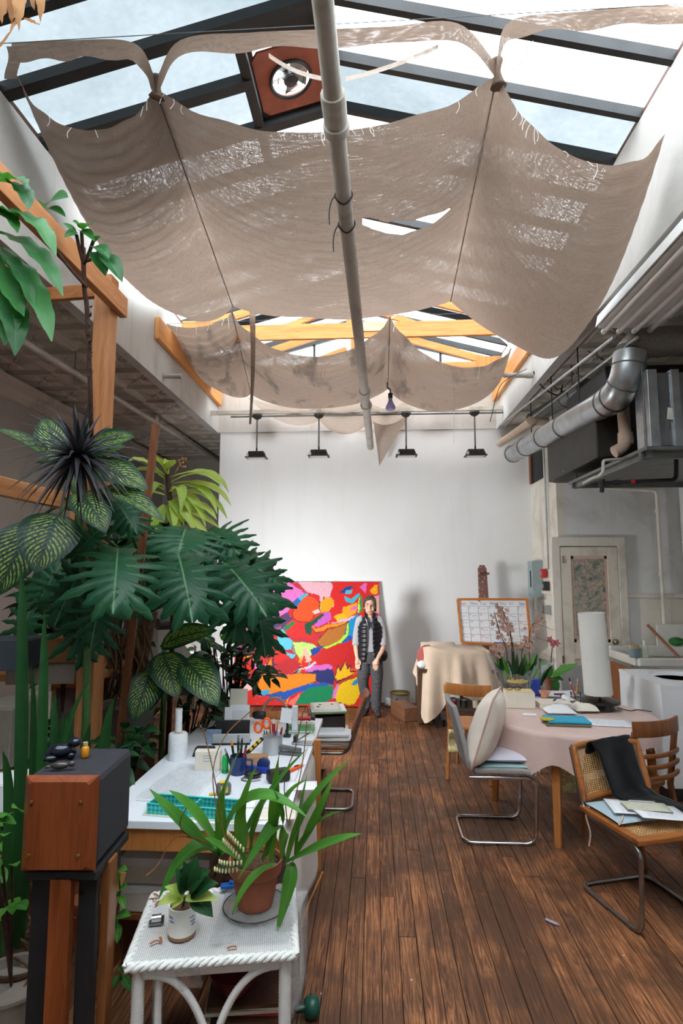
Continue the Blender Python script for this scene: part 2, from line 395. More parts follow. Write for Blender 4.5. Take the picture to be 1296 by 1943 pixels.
# ---------------------------------------------------------------- skylight well and skylight
slab('wall_well_left', (XL-.1, -1.5, ZC-.01), (XL, DB, ZE), 'well_plaster', 'white plastered left side of the skylight well')
slab('wall_well_right', (XR, -1.5, ZC-.01), (XR+.1, DB, ZE), 'well_plaster', 'white plastered right side of the skylight well')
slab('wall_well_end', (XL-.1, DB-.02, ZC+.0), (XR+.1, DB+.1, ZE), 'well_plaster', 'white far end of the skylight well above the back wall')
slab('wall_well_front', (XL-.1, -1.6, ZC+.1), (XR+.1, -1.5, ZR+.1), 'well_plaster', 'near end of the skylight well behind the viewpoint')
sky = thing('window_1', 'long gabled glass skylight with dark steel bars, snow lying on its panes', 'skylight', (XRIDGE, 3.4, ZE), kind='structure')
BAY = .43; Y0 = -1.5; NB = 23
def slope(side, u):   # u 0 at eave, 1 at ridge
    xe = XL-.06 if side < 0 else XR+.06
    return lerp(xe, XRIDGE, u), lerp(ZE+.03, ZR, u)
FANBAY = (11, 12)
for side in (-1, 1):
    for k in range(NB+1):
        y = min(Y0+k*BAY, DB-.05); (xa, za), (xb, zb) = slope(side, 0), slope(side, 1)
        w = .045 if side > 0 else (.08 if k in (12, 11, 13) else .055)
        if side < 0 and k == 12: xb, zb = slope(-1, .73)
        MB().bar((xa, y, za), (xb, y, zb), w, .075).build('glazing_bar', 'sooty_steel', sky, world=True)
        if k == NB: continue
        y2 = min(y+BAY, DB-.05)
        u0, u1 = 0, 1
        if side < 0 and k in FANBAY: u1 = .72
        (xa, za), (xb, zb) = slope(side, u0), slope(side, u1)
        g = 'snowy_glass' if (side < 0 and 9 <= k < 13) or k in (12, 19) else 'clear_skylight_glass'
        MB().poly([(xa, y, za+.045), (xb, y, zb+.045), (xb, y2, zb+.045), (xa, y2, za+.045)], .006).build('pane', g, sky, world=True)
MB().bar((XRIDGE, -1.5, ZR+.0), (XRIDGE, DB, ZR+.0), .09, .12).build('ridge_beam', 'sooty_steel', sky, world=True)
for side in (-1, 1):
    xa, za = slope(side, .01); MB().bar((xa, -1.5, za-.01), (xa, DB, za-.01), .05, .06).build('eave_angle', 'rusty_steel', sky, world=True)
    xa, za = slope(side, .58 if side < 0 else .5)
MB().poly([(XL, DB-.0, ZE), (XR, DB, ZE), (XRIDGE, DB, ZR)], .006, (0, 1, 0)).build('pane', 'clear_skylight_glass', sky, world=True)
for x in (-1.5, -.9, -.28, .4, 1.0): MB().bar((x, DB-.03, ZE), (x, DB-.03, ZE+.62*(1-abs(x-XRIDGE)/2.1)+.02), .035, .04).build('glazing_bar', 'sooty_steel', sky, world=True)
# cross bars (purlins) at mid slope near the fan
for k in (11, 12, 13):
    xa, za = slope(-1, .72); MB().bar((xa, Y0+k*BAY, za), (xa, Y0+(k+1)*BAY, za), .07, .06).build('glazing_bar', 'sooty_steel', sky, world=True)
# exhaust fan in its red board, set into the left slope
fy0, fy1 = 3.46, 3.98; (fxa, fza), (fxb, fzb) = slope(-1, .745), slope(-1, .965)
fc = Vector(((fxa+fxb)/2, (fy0+fy1)/2, (fza+fzb)/2)); fu = Vector((fxb-fxa, 0, fzb-fza)); fn = Vector((fu.z, 0, -fu.x)).normalized(); 
fan = thing('exhaust_fan', 'round exhaust fan in a brick red board set into the skylight', 'fan', fc)
ul, vl = fu.length/2, (fy1-fy0)/2; ud = fu.normalized(); vd = Vector((0, 1, 0)); R0 = min(ul, vl)*.62
m = MB(); N = 32; ring = []; outer = []
for k in range(N):
    a = 2*math.pi*(k+.5)/N; c, s_ = math.cos(a), math.sin(a); ring.append(fc+ud*(R0*c)+vd*(R0*s_))
    q = 1/max(abs(c), abs(s_)); outer.append(fc+ud*(ul*max(-1, min(1, c*q)))+vd*(vl*max(-1, min(1, s_*q))))
off = fn*.02
m.add([p for p in ring]+outer+[p+off for p in ring]+[p+off for p in outer], [f for k in range(N) for f in ((k, (k+1) % N, N+(k+1) % N, N+k), (2*N+k, 3*N+k, 3*N+(k+1) % N, 2*N+(k+1) % N), (k, 2*N+k, 2*N+(k+1) % N, (k+1) % N), (N+k, N+(k+1) % N, 3*N+(k+1) % N, 3*N+k))])
for a_, b2, c_, d_ in ((.72, .985, 3.25, 3.47), (.72, .985, 3.97, 4.07), (.715, .75, 3.47, 3.97), (.96, .99, 3.47, 3.97)):
    (qa, ra), (qb, rb) = slope(-1, a_), slope(-1, b2); MB().poly([(qa, c_, ra+.02), (qb, c_, rb+.02), (qb, d_, rb+.02), (qa, d_, ra+.02)], .01).build('mounting_strip', 'sooty_steel', fan, world=True)
m.build('board', plain('brick_red_board', C(150, 82, 62), .8, 0, .2, 7), fan, world=True)
m = MB().tube([fc+fn*.03+ud*(R0*.98*math.cos(a*math.pi/16))+vd*(R0*.98*math.sin(a*math.pi/16)) for a in range(32)], .012, 6, closed=True); m.build('shroud_ring', plain('dark_grey_metal', C(60, 62, 64), .5, .6, .2), fan, world=True, smooth=60)
for k in range(5):
    a = k*2*math.pi/5+.4; d = ud*math.cos(a)+vd*math.sin(a); e = fn.cross(d); p = fc-fn*.02
    MB().add([p+d*.04-e*.02+fn*.015, p+d*.04+e*.02-fn*.005, p+d*R0*.9+e*.07-fn*.03, p+d*R0*.88-e*.05+fn*.03], [(0, 1, 2, 3)]).build('blade', plain('fan_blade_grey', C(150, 150, 145), .5, .5, .1), fan, world=True, solid=.003)
MB().lathe([(.0, -.03), (.045, -.03), (.055, 0), (.05, .04), (0, .05)], fc, 16, axis=fn).build('motor', 'dark_grey_metal', fan, world=True, smooth=40)
for k in range(3): MB().tube([fc+fn*.03+ud*(R0*(.35+.28*k)*math.cos(a*math.pi/12))+vd*(R0*(.35+.28*k)*math.sin(a*math.pi/12)) for a in range(24)], .003, 5, closed=True).build('guard_wire', 'dark_grey_metal', fan, world=True)
# new timber trusses and ledger boards in the skylight
wood('fresh_pine_x', C(205, 128, 58), C(232, 168, 98), 'X', 7, .5); wood('fresh_pine_y', C(205, 128, 58), C(232, 168, 98), 'Y', 7, .5); wood('fresh_pine_z', C(200, 122, 56), C(228, 160, 90), 'Z', 7, .5)
def truss(D, ztie, h, label):
    t = thing('roof_truss', label, 'truss', (XRIDGE, D, ztie), group='new pine trusses under the skylight')
    MB().bar((XL+.02, D, ztie), (XR-.02, D, ztie), .045, h).build('tie_beam', 'fresh_pine_x', t, world=True, bevel=.004)
    MB().box((XRIDGE, D+.03, (ztie+ZR)/2), (.09, .04, ZR-ztie-.1)).build('king_post', 'fresh_pine_z', t, world=True, bevel=.003)
    for s_ in (-1, 1):
        xe = XL if s_ < 0 else XR
        MB().bar((xe, D+.03, ztie+.05), (XRIDGE+s_*.06, D+.03, ZR-.14), .04, .1).build('rafter', 'fresh_pine_x', t, world=True, bevel=.003)
        MB().bar((XRIDGE+s_*.95, D+.04, ztie+.02), (XRIDGE+s_*.1, D+.04, ztie+.34), .035, .07).build('brace', 'fresh_pine_x', t, world=True, bevel=.003)
        xo = xe-s_*.2
        MB().poly([(xo-.2, D-.035, ztie-.1), (xo+.2, D-.035, ztie-.1), (xo+.17, D-.035, ztie+.16), (xo-.17, D-.035, ztie+.16)], .012, (0, 1, 0)).build('gusset_plate', 'fresh_pine_z', t, world=True)
    MB().poly([(XRIDGE+.1, D-.035, ztie-.02), (XRIDGE+.55, D-.035, ztie-.02), (XRIDGE+.52, D-.035, ztie+.1), (XRIDGE+.12, D-.035, ztie+.1)], .012, (0, 1, 0)).build('gusset_plate', plain('pale_plywood', C(222, 190, 150), .6), t, world=True)
    return t
truss(6.55, 4.72, .19, 'nearer pine truss with a deep tie beam crossing the skylight')
truss(7.75, 4.66, .19, 'farther pine truss with plywood gussets crossing the skylight')
for side, lab in ((-1, 'long pine ledger board bolted to the left skylight well'), (1, 'long pine ledger board bolted to the right skylight well')):
    X = XL+.03 if side < 0 else XR-.03
    o = MB().bar((X, 5.75, 4.46), (X, DB-.06, 4.46), .05, .24).build('ledger_board', 'fresh_pine_y', bevel=.004); tag(o, lab, 'board', 'pine ledger boards on the skylight well')
    for k in range(5): pass
# ---------------------------------------------------------------- canvas swags under the skylight
def linen(name, c, dirt=None):
    t = NT(name); uv = t.coords('UV'); ob = t.coords()
    a = t.noise(t.coords(scale=(260, 9, 260)), 1.0, 3, .6); b_ = t.noise(t.coords(scale=(9, 260, 60)), 1.0, 3, .6); bl = t.noise(ob, 2.2, 4)
    w = t.math('MULTIPLY', a, b_)
    base = t.ramp(w, [(.16, tuple(x*.72 for x in c[:3])+(1,)), (.3, c)]); base = t.mix(t.ramp(bl, [(.4, (0,0,0,1)), (.7, (.35,.35,.35,1))]), base, tuple(x*.75 for x in c[:3])+(1,))
    if dirt:
        dn = t.noise(t.coords(scale=(2.2, 1.0, 1)), 1.6, 4, .6, .6); base = t.mix(t.ramp(dn, [(.53, (0,0,0,1)), (.66, (.75,.75,.75,1))]), base, dirt)
    t.link(base, t.p.inputs['Base Color']); t.p.inputs['Roughness'].default_value = .95; t.p.inputs['Specular IOR Level'].default_value = .05
    t.bump(w, .2, .003)
    tr = t.add('ShaderNodeBsdfTranslucent'); t.link(base, tr.inputs[0]); mx = t.add('ShaderNodeMixShader', i_0=.34)
    t.link(t.p.outputs[0], mx.inputs[1]); t.link(tr.outputs[0], mx.inputs[2])
    # open weave: pin holes where threads part
    thin = t.noise(ob, 1.3, 3, .5); k = t.math('ADD', w, t.math('MULTIPLY', t.math('SUBTRACT', thin, .5), .30))
    hole = t.ramp(k, [(.31, (0,0,0,1)), (.48, (.20,.20,.20,1))]); tp_ = t.add('ShaderNodeBsdfTransparent'); m2 = t.add('ShaderNodeMixShader')
    t.link(hole, m2.inputs[0]); t.link(mx.outputs[0], m2.inputs[1]); t.link(tp_.outputs[0], m2.inputs[2]); t.link(m2.outputs[0], t.out.inputs[0]); return t.m
linen('linen_canvas', C(152, 132, 117)); linen('stained_linen', C(154, 135, 120), C(92, 84, 77)); linen('pale_linen', C(214, 198, 184))
def q3(a, b, c, v): return a*(1-v)*(1-2*v)+b*4*v*(1-v)+c*v*(2*v-1)
def swag(name, seams, A, label, mat, nv=80, nu=34, ripple=.012, skip=None, bulge=None, seed=0):
    """seams: [(near Vector, far Vector, mid sag)], A: per lobe sag (near, mid, far)"""
    root = thing(name, label, 'canopy', (seams[0][0]+seams[-1][0])/2, group='linen canopies slung under the skylight'); m = MB()
    cols = []; nl = len(A)
    for l in range(nl):
        for i in range(nu+(1 if l == nl-1 else 0)): cols.append((l, i/nu))
    for j in range(nv+1):
        v0 = j/nv
        for l, t in cols:
            v = v0; h = skip(l, t) if skip else None
            if h and abs(v-h[0]) < h[1]: v = h[0]+(h[1] if v > h[0] else -h[1])
            (n0, f0, s0), (n1, f1, s1) = seams[l], seams[l+1]
            p0 = n0.lerp(f0, v)-Vector((0, 0, s0*4*v*(1-v))); p1 = n1.lerp(f1, v)-Vector((0, 0, s1*4*v*(1-v)))
            p = p0.lerp(p1, t); a = q3(*A[l], v); bell = 4*t*(1-t); bell = bell**.8
            p.z -= a*bell
            # fine horizontal ripples, folds radiating from the gathers
            ph = v*(seams[0][1].y-seams[0][0].y)*58+4*mnoise.noise(Vector((p.x*1.1, v*2, seed)))
            p.z += ripple*math.sin(ph)*(.35+.65*bell)*(.5+.5*mnoise.noise(Vector((p.x*.9, v*3.1, 4+seed))))*1.4
            for sd, tt in ((n0, t), (n1, 1-t)):
                if tt < .45: p.z += .028*math.sin(tt*34+seed)*math.exp(-tt*7)*max(0, 1-v*1.3)
            p.z += .02*mnoise.noise(Vector((p.x*2.1, p.y*1.7, 9+seed)))
            m.v.append(p); m.uv[len(m.v)-1] = ((l+t)/nl, v)
    nc = len(cols)
    for j in range(nv):
        for i in range(nc-1):
            l, t = cols[i]
            if skip:
                hs = [(skip(*cols[i+c]), (j+d)/nv) for c in (0, 1) for d in (0, 1)]
                if all(h for h, _ in hs) and len({v > h[0] for h, v in hs}) > 1: continue
            m.f.append([j*nc+i, j*nc+i+1, (j+1)*nc+i+1, (j+1)*nc+i]); m.fm.append(0)
    c = m.build('cloth', mat, root, smooth=180, world=True)
    return root, m, nc
def seam_tubes(root, seams, idx, mat):
    for k in idx:
        n0, f0, s0 = seams[k]; MB().tube([n0.lerp(f0, v/20)-Vector((0, 0, s0*4*(v/20)*(1-v/20)+.004)) for v in range(21)], .0045, 6).build('seam', mat, root, smooth=180, world=True)
def frays(root, pts, mat, n, seed, ln=.07):
    rg = random.Random(seed)
    for k in range(n):
        p = pts[rg.randrange(len(pts))]; q = p+Vector((rg.uniform(-.03, .03), rg.uniform(-.02, .02), -ln*rg.uniform(.4, 1.3)))
        MB().tube(bez(p, (p+q)/2+Vector((rg.uniform(-.03, .03), 0, 0)), q, 5), .0022, 5).build('loose_thread', mat, root, world=True)
cloth('thread_white', C(232, 226, 218))
# big near swag
s1 = [(W(30, 142, 3.15), W(330, 575, 6.0), .42), (W(295, 168, 3.22), W(442, 582, 6.0), .0), (W(943, 142, 3.2), W(855, 572, 6.0), .0), (Vector((1.72, 3.2, 4.42)), Vector((1.66, 5.8, 4.12)), .50)]
def rip(l, t):     # centre line and half width of the tear across the middle lobe
    if l != 1 or not .585 < t < .935: return None
    k = (t-.585)/.35; return .335-.12*(1-k)+.035*math.sin(k*math.pi), .026*math.sin(k*math.pi)**.8
big, bm_, nc = swag('linen_canopy', s1, [(.34, .22, .2), (.33, .52, .17), (.36, .30, .06)], 'largest near linen canopy hanging in heavy scallops from the skylight', 'linen_canvas', 220, 36, .011, rip)
seam_tubes(big, s1, (1, 2), 'linen_canvas'); frays(big, [bm_.v[i] for i in range(4, nc-4)], 'thread_white', 26, 3)
# hem band left on the wire, gathered down to the two ties
def band(name, pts, D, h, parent, mat):
    P = spline([W(x, y, d) for (x, y), d in zip(pts, D)], 8); m = MB()
    def fn(u, v):
        k = u*(len(P)-1); i = min(int(k), len(P)-2); p = P[i].lerp(P[i+1], k-i); return p+Vector((0, .012*math.sin(u*25)*v, -h*v*(.95+.12*mnoise.noise(Vector((u*9, v, 2))))))
    m.grid(fn, (len(P)-1)*2, 5); return m.build(name, mat, parent, smooth=180, world=True)
band('hem_band', [(22, 82), (135, 76), (255, 82), (296, 150)], [2.95, 2.95, 2.95, 3.2], .13, big, 'linen_canvas')
band('hem_band', [(296, 150), (342, 76), (470, 62), (600, 56), (740, 50), (868, 44), (941, 118)], [3.2, 2.95, 2.95, 2.95, 2.95, 2.95, 3.18], .12, big, 'linen_canvas')
band('hem_band', [(941, 118), (968, 40), (1095, 22), (1230, 10), (1330, 14)], [3.18, 2.95, 2.95, 2.95, 2.95], .12, big, 'linen_canvas')
MB().grid(lambda u, v: W(lerp(12, 36, u)+4*math.sin(v*5), lerp(88, 150, v), lerp(2.97, 3.15, v)), 4, 8).build('corner_tie', 'linen_canvas', big, smooth=180, world=True)
for (x0, y0), (x1, y1), (x2, y2) in (((296, 150), (300, 166), (297, 186)), ((941, 118), (944, 136), (946, 165))):
    MB().tube(bez(W(x0, y0, 3.2), W(x1, y1, 3.2), W(x2, y2, 3.22), 8), [.045, .036, .03, .024, .022, .026, .032, .04, .05], 12).build('gathered_knot', 'linen_canvas', big, smooth=180, world=True)
for pts in ([(618, 150), (560, 128), (510, 105)], [(655, 150), (740, 118), (832, 88)], [(960, 142), (985, 118), (1012, 80)]):
    P = bez(W(*pts[0], 3.0), W(pts[1][0], pts[1][1]+14, 3.0), W(*pts[2], 2.97), 10)
    MB().grid(lambda u, v: P[round(v*10)]+Vector((0, 0, (u-.5)*.03)), 2, 10).build('torn_strip', 'pale_linen', big, smooth=180, world=True)
# torn pale edge at the far right of the big swag
m = MB(); m.grid(lambda u, v: W(lerp(848, 975, v)+lerp(0, 18, u)*(1-v)+3*math.sin(v*40)*u, lerp(562, 664, v**1.05)+lerp(0, -6, u), lerp(6.0, 5.95, v)+.02*u), 3, 20); m.build('torn_edge', 'thread_white', big, smooth=180, world=True)
# second swag
s2 = [(W(250, 565, 6.1), W(330, 640, 7.7), .12), (W(440, 590, 6.1), W(476, 748, 7.7), .0), (W(740, 602, 6.15), W(736, 738, 7.65), .0), (W(972, 655, 6.2), W(938, 735, 7.6), .10)]
sec, bm2, nc2 = swag('linen_canopy', s2, [(.27, .36, .30), (.5, .50, .24), (.40, .40, .33)], 'middle linen canopy with dark stains, tied below the pine trusses', 'stained_linen', 120, 26, .009, None, seed=3)
seam_tubes(sec, s2, (1, 2), 'stained_linen'); frays(sec, [bm2.v[i] for i in range(4, nc2-4)], 'thread_white', 18, 5, .12)
MB().grid(lambda u, v: W(lerp(472, 484, u)+4*math.sin(v*3)-8*v*u, lerp(572, 805, v), 6.05), 2, 14).build('hanging_strip', 'stained_linen', sec, smooth=180, world=True)
MB().tube([W(860, 700, 6.6), W(861, 770, 6.6), W(861, 842, 6.6)], .003, 5).build('loose_thread', 'thread_white', sec, world=True)
for k in range(6): MB().tube(bez(W(742, 605, 6.15), W(765, 590-k*3, 6.3), W(785+k*4, 575-k*2, 6.45), 5), .003, 5).build('tie_cord', 'thread_white', sec, world=True)
# third, small far swag and its hanging flap
s3 = [(W(455, 745, 7.78), W(500, 778, 8.25), .0), (W(600, 768, 7.8), W(606, 798, 8.25), .0), (W(700, 758, 7.8), W(700, 800, 8.25), .0), (W(776, 752, 7.8), W(772, 792, 8.25), .02)]
thr, bm3, nc3 = swag('linen_canopy', s3, [(.10, .16, .14), (.06, .2, .2), (.14, .16, .10)], 'small pale linen canopy slung nearest the white wall', 'pale_linen', 40, 20, .004, None, seed=7)
m = MB(); m.grid(lambda u, v: W(lerp(lerp(708, 776, u), 720, v), lerp(lerp(797, 790, u), 884, v), 8.15+.03*math.sin(u*5)), 10, 14); m.build('hanging_flap', 'pale_linen', thr, smooth=180, world=True)
# support wires
for k, (a, b_) in enumerate(((W(-40, 85, 2.95), W(1340, 5, 2.95)), (Vector((XL, 6.1, 4.66)), Vector((XR, 6.1, 4.70))), )):
    o = MB().cyl(a, b_, .0025, 6).build('support_wire', plain('wire_grey', C(110, 112, 114), .4, .8, .1)); tag(o, ['thin wire stretched across the skylight above the near canopy', 'thin wire stretched across the well at the middle canopy'][k], 'wire')
# ---------------------------------------------------------------- pipes and conduits
plaster('pipe_paint', C(184, 178, 168), C(128, 118, 106), .75, 3.0, .05, .5); plain('galvanised', C(178, 182, 184), .35, .85, .18, 10); plain('dull_galvanised', C(120, 122, 120), .45, .8, .2, 8)
def pipe(name, pts, r, mat, label, cat='pipe', joints=(), seg=14, fil=0, group=None):
    t = thing(name, label, cat, pts[0], group=group); P = fillet(pts, fil) if fil else pts
    MB().tube(P, r, seg).build('pipe_run', mat, t, smooth=40, world=True)
    for p, d, L, k in joints:
        p, d = Vector(p), Vector(d).normalized(); MB().lathe([(r*1.02, -L/2), (r*k, -L/2), (r*k*1.04, -L/4), (r*k, L/2), (r*1.02, L/2)], p, seg, axis=d).build('coupling', mat, t, smooth=40, world=True)
    return t
pa, pb = W(606, -60, 2.1), W(703, 848, 8.1); pd = pb-pa
def on(t_): return pa+pd*t_
def at_y(py):   # point of the pipe axis seen at that height in view
    return min((on(i/400) for i in range(401)), key=lambda p: abs(proj(p)[1]-py))
def proj(p):
    q = RM.transposed() @ (p-CAM); return (648+FPX*q.x/-q.z, 971.5-FPX*q.y/-q.z)
pipe('ceiling_pipe', [pa, pb], .05, 'pipe_paint', 'long thick grey-white pipe running overhead down the middle of the studio', joints=[(at_y(205), pd, .16, 1.28), (at_y(240), pd, .05, 1.42), (at_y(745), pd, .1, 1.3), (at_y(770), pd, .06, 1.35)])
for k, y in enumerate((370, 425)):
    c = at_y(y); P = [c+Vector((.056*math.cos(a), .01*math.sin(3*a), .056*math.sin(a))) for a in [i*math.pi/8 for i in range(16)]]
    o = MB().tube(P, .005, 6, closed=True).tube(bez(c+Vector((-.06, 0, -.01)), c+Vector((-.1, 0, -.06)), c+Vector((-.09, .02, -.18)), 6), .004, 5).build('wire_tie', plain('black_wire', C(28, 27, 26), .6)); tag(o, ['upper black wire tie wound round the thick overhead pipe', 'lower black wire tie wound round the thick overhead pipe'][k], 'wire tie')
# sprinkler pipe under the left tin ceiling
ya = WX(30, 655, -2.9); yb = WX(404, 866, -2.9)
lp = pipe('sprinkler_pipe', [Vector((-2.9, ya.y-1.6, ya.z+.02)), Vector((-2.9, 10.5, yb.z))], .032, 'pipe_paint', 'pale pipe running under the left tin ceiling behind the plants', joints=[((-2.9, 7.2, lerp(ya.z, yb.z, .8)), (0, 1, 0), .1, 1.3)])
for y in (5.2, 7.4): MB().cyl((-2.9, y, lerp(ya.z, yb.z, (y-ya.y)/(yb.y-ya.y))-.04), (-2.9, y, ZC+.04), .006, 6).build('hanger_rod', 'dull_galvanised', lp, world=True)
# cross conduits at the end of the well
for k, (x0, x1, y, D, r, lab) in enumerate(((268, 345, 713, 6.05, .028, 'stub of white pipe crossing the left side of the skylight well'), (955, 1052, 712, 6.35, .028, 'stub of white pipe crossing the right side of the skylight well'))):
    pipe('stub_pipe', [W(x0, y, D), W(x1, y+1, D)], r, 'pipe_paint', lab, joints=[(W((x0+x1)/2, y, D), (1, 0, 0), .05, 1.25)])
rl = thing('lamp_rail', 'pale timber rail with conduit crossing the far end of the skylight well', 'rail', (0, 7.9, 4.15))
MB().bar(Vector((XL-.45, 7.9, 4.13)), Vector((XR+.5, 7.9, 4.13)), .06, .06).build('rail', 'cream_trim_paint', rl, world=True, bevel=.004)
MB().cyl((XL+.3, 7.87, 4.06), (XR+.55, 7.87, 4.06), .014, 8).build('conduit', 'dull_galvanised', rl, world=True, smooth=60)
# ---------------------------------------------------------------- flood lamps hanging in front of the white wall
plain('charcoal_metal', C(58, 57, 56), .5, .4, .2, 30); plain('black_plastic', C(26, 26, 27), .45, 0, .15, 20); plain('lamp_glass', C(200, 200, 190), .15, 0, .03)
for k, (px, py, lab) in enumerate(((487, 862, 'leftmost ribbed black flood lamp hanging before the white wall'), (605, 859, 'second ribbed black flood lamp from the left on the white wall'), (771, 858, 'third ribbed black flood lamp, just right of the hanging linen flap'), (902, 858, 'rightmost ribbed black flood lamp hanging near the silver duct'))):
    c = W(px, py, 7.87); t = thing('flood_lamp', lab, 'lamp', c, group='flood lamps before the white wall')
    m = MB(); L, Wd, H = .27, .16, .075
    m.add([(-L/2, -Wd/2, -.045), (L/2, -Wd/2, -.045), (L/2, Wd/2, -.045), (-L/2, Wd/2, -.045), (-L*.4, -Wd*.36, .035), (L*.4, -Wd*.36, .035), (L*.4, Wd*.36, .035), (-L*.4, Wd*.36, .035)], [(0, 1, 5, 4), (1, 2, 6, 5), (2, 3, 7, 6), (3, 0, 4, 7), (4, 5, 6, 7), (3, 2, 1, 0)])
    m.build('housing', 'charcoal_metal', t, bevel=.008)
    for i in range(9): MB().box((-L*.36+i*L*.09, -Wd*.44, -.005), (.008, .03, .072)).build('cooling_fin', 'charcoal_metal', t)
    MB().box((0, -.0, -.052), (L+.03, Wd+.03, .014)).build('rim', 'charcoal_metal', t, bevel=.004)
    MB().box((0, 0, -.062), (L*.9, Wd*.85, .006)).build('lens', 'lamp_glass', t)
    MB().box((-L*.42, -Wd*.5, -.03), (.03, .03, .05)).build('junction_knob', 'lamp_glass', t, bevel=.006)
    zt = 4.06-c.z
    MB().cyl((0, 0, .03), (0, 0, .09), .012, 8).build('swivel', 'black_plastic', t, smooth=60)
    MB().cyl((0, 0, .08), (0, 0, zt), .011, 8).build('stem', 'dull_galvanised', t, smooth=60)
    MB().lathe([(.012, -.05), (.05, -.03), (.075, 0), (.07, .02), (0, .025)], (0, 0, zt), 14).build('ceiling_box', 'charcoal_metal', t, smooth=40)
c = W(741, 768, 7.3); t = thing('reflector_bulb', 'bare violet tinted reflector bulb hanging beside the overhead pipe', 'light bulb', c)
MB().lathe([(0, -.075), (.055, -.07), (.066, -.045), (.06, -.02), (.035, .03), (.026, .06), (.024, .09)], seg=20).build('bulb', plain('violet_bulb', C(150, 148, 196), .12, .2, .2, 9), t, smooth=60)
MB().lathe([(.027, .085), (.03, .1), (.03, .15), (.015, .16)], seg=14).build('socket', 'charcoal_metal', t, smooth=40)
MB().tube([(0, 0, .15), (.0, 0, .2), (-.04, 0, .24), (-.04, 0, .30)], .012, 8).build('bracket', 'dull_galvanised', t, smooth=60)
# ---------------------------------------------------------------- ducts, HVAC and strip light on the right
def duct(name, pts, r, label, mat='galvanised', rings=(), elbow=None):
    t = thing(name, label, 'duct', pts[0]); MB().tube(pts, r, 24).build('duct_run', mat, t, smooth=40, world=True)
    for p, d in rings:
        d = Vector(d).normalized(); x = d.orthogonal().normalized(); y = d.cross(x); MB().tube([Vector(p)+x*(r+.003)*math.cos(a*math.pi/12)+y*(r+.003)*math.sin(a*math.pi/12) for a in range(24)], .006, 6, closed=True).build('duct_ring', 'dull_galvanised', t, smooth=60, world=True)
    return t
d0, d1 = W(972, 862, 7.9), W(1155, 762, 4.75)
e = d1+Vector((.12, -.34, .10)); e2 = W(1192, 690, 4.45); e3 = W(1230, 668, 4.5); e4 = W(1330, 640, 4.5)
dd = d1-d0
dt = duct('round_duct', [d0, d0.lerp(d1, .3), d0.lerp(d1, .6), d1], .115, 'long silver round duct slanting towards the white wall corner', rings=[(d0.lerp(d1, t_), dd) for t_ in (.02, .22, .45, .66, .99)])
el = bez(d1, W(1192, 742, 4.4), W(1195, 672, 4.45), 6); MB().tube(el, .122, 24).build('elbow', 'galvanised', dt, smooth=30, world=True)
for i in (1, 3, 5):
    d_ = el[i+1]-el[i-1] if i < 6 else el[i]-el[i-1]; d_.normalize(); x = d_.orthogonal().normalized(); y = d_.cross(x)
    MB().tube([el[i]+x*.126*math.cos(a*math.pi/12)+y*.126*math.sin(a*math.pi/12) for a in range(24)], .005, 6, closed=True).build('duct_ring', 'dull_galvanised', dt, smooth=60, world=True)
MB().tube([el[-1], el[-1]+Vector((.06, .02, .09)), el[-1]+Vector((.35, .05, .12)), el[-1]+Vector((.9, .1, .12))], .12, 20).build('flexible_hose', plain('foil_hose', C(140, 132, 122), .45, .5, .25, 60, .5), dt, smooth=60, world=True)
for t_ in (.3, .55, .8):
    p = d0.lerp(d1, t_); MB().cyl(p+Vector((0, 0, .1)), (p.x, p.y, ZC+.04), .006, 6).build('hanger_strap', 'black_wire', dt, world=True)
a, b_ = W(1010, 795, 7.6), W(1112, 735, 5.6)
duct('round_duct', [a, b_], .085, 'shorter dull silver duct above the long slanting duct', 'dull_galvanised', rings=[(a.lerp(b_, t_), b_-a) for t_ in (.7, .85, .99)])
pipe('waste_pipe', [W(948, 842, 7.9), W(1008, 800, 6.9), W(1040, 800, 6.9)], .048, plain('tan_pipe', C(196, 172, 150), .5, 0, .1), 'tan plastic pipe entering the wall above the silver duct', joints=[(W(1006, 802, 6.9), (0, -1, .3), .1, 1.2)], fil=.06)
for k, (p, q) in enumerate((((948, 808), (1165, 640)), ((1000, 800), (1210, 640)))):
    o = MB().cyl(W(*p, 7.4), W(*q, 4.2), .012, 8).build('conduit', 'galvanised', smooth=60); tag(o, ['upper thin steel conduit under the right tin ceiling', 'lower thin steel conduit above the silver duct'][k], 'conduit')
# tangle of wires at the well corner
for k, pts in enumerate(([(1012, 705), (1030, 735), (1060, 750), (1068, 730)], [(1018, 705), (1040, 722), (1062, 738), (1090, 715)], [(930, 800), (945, 742), (962, 720), (1000, 700)])):
    o = MB().tube(spline([W(x, y, 6.3) for x, y in pts], 6), .008 if k == 0 else .004, 6).build('loose_cable', 'black_wire', smooth=60); tag(o, ['thick black cable looping at the right well corner', 'thin black cable beside the looping one at the well corner', 'thin brown cable dangling below the right ledger board'][k], 'cable')
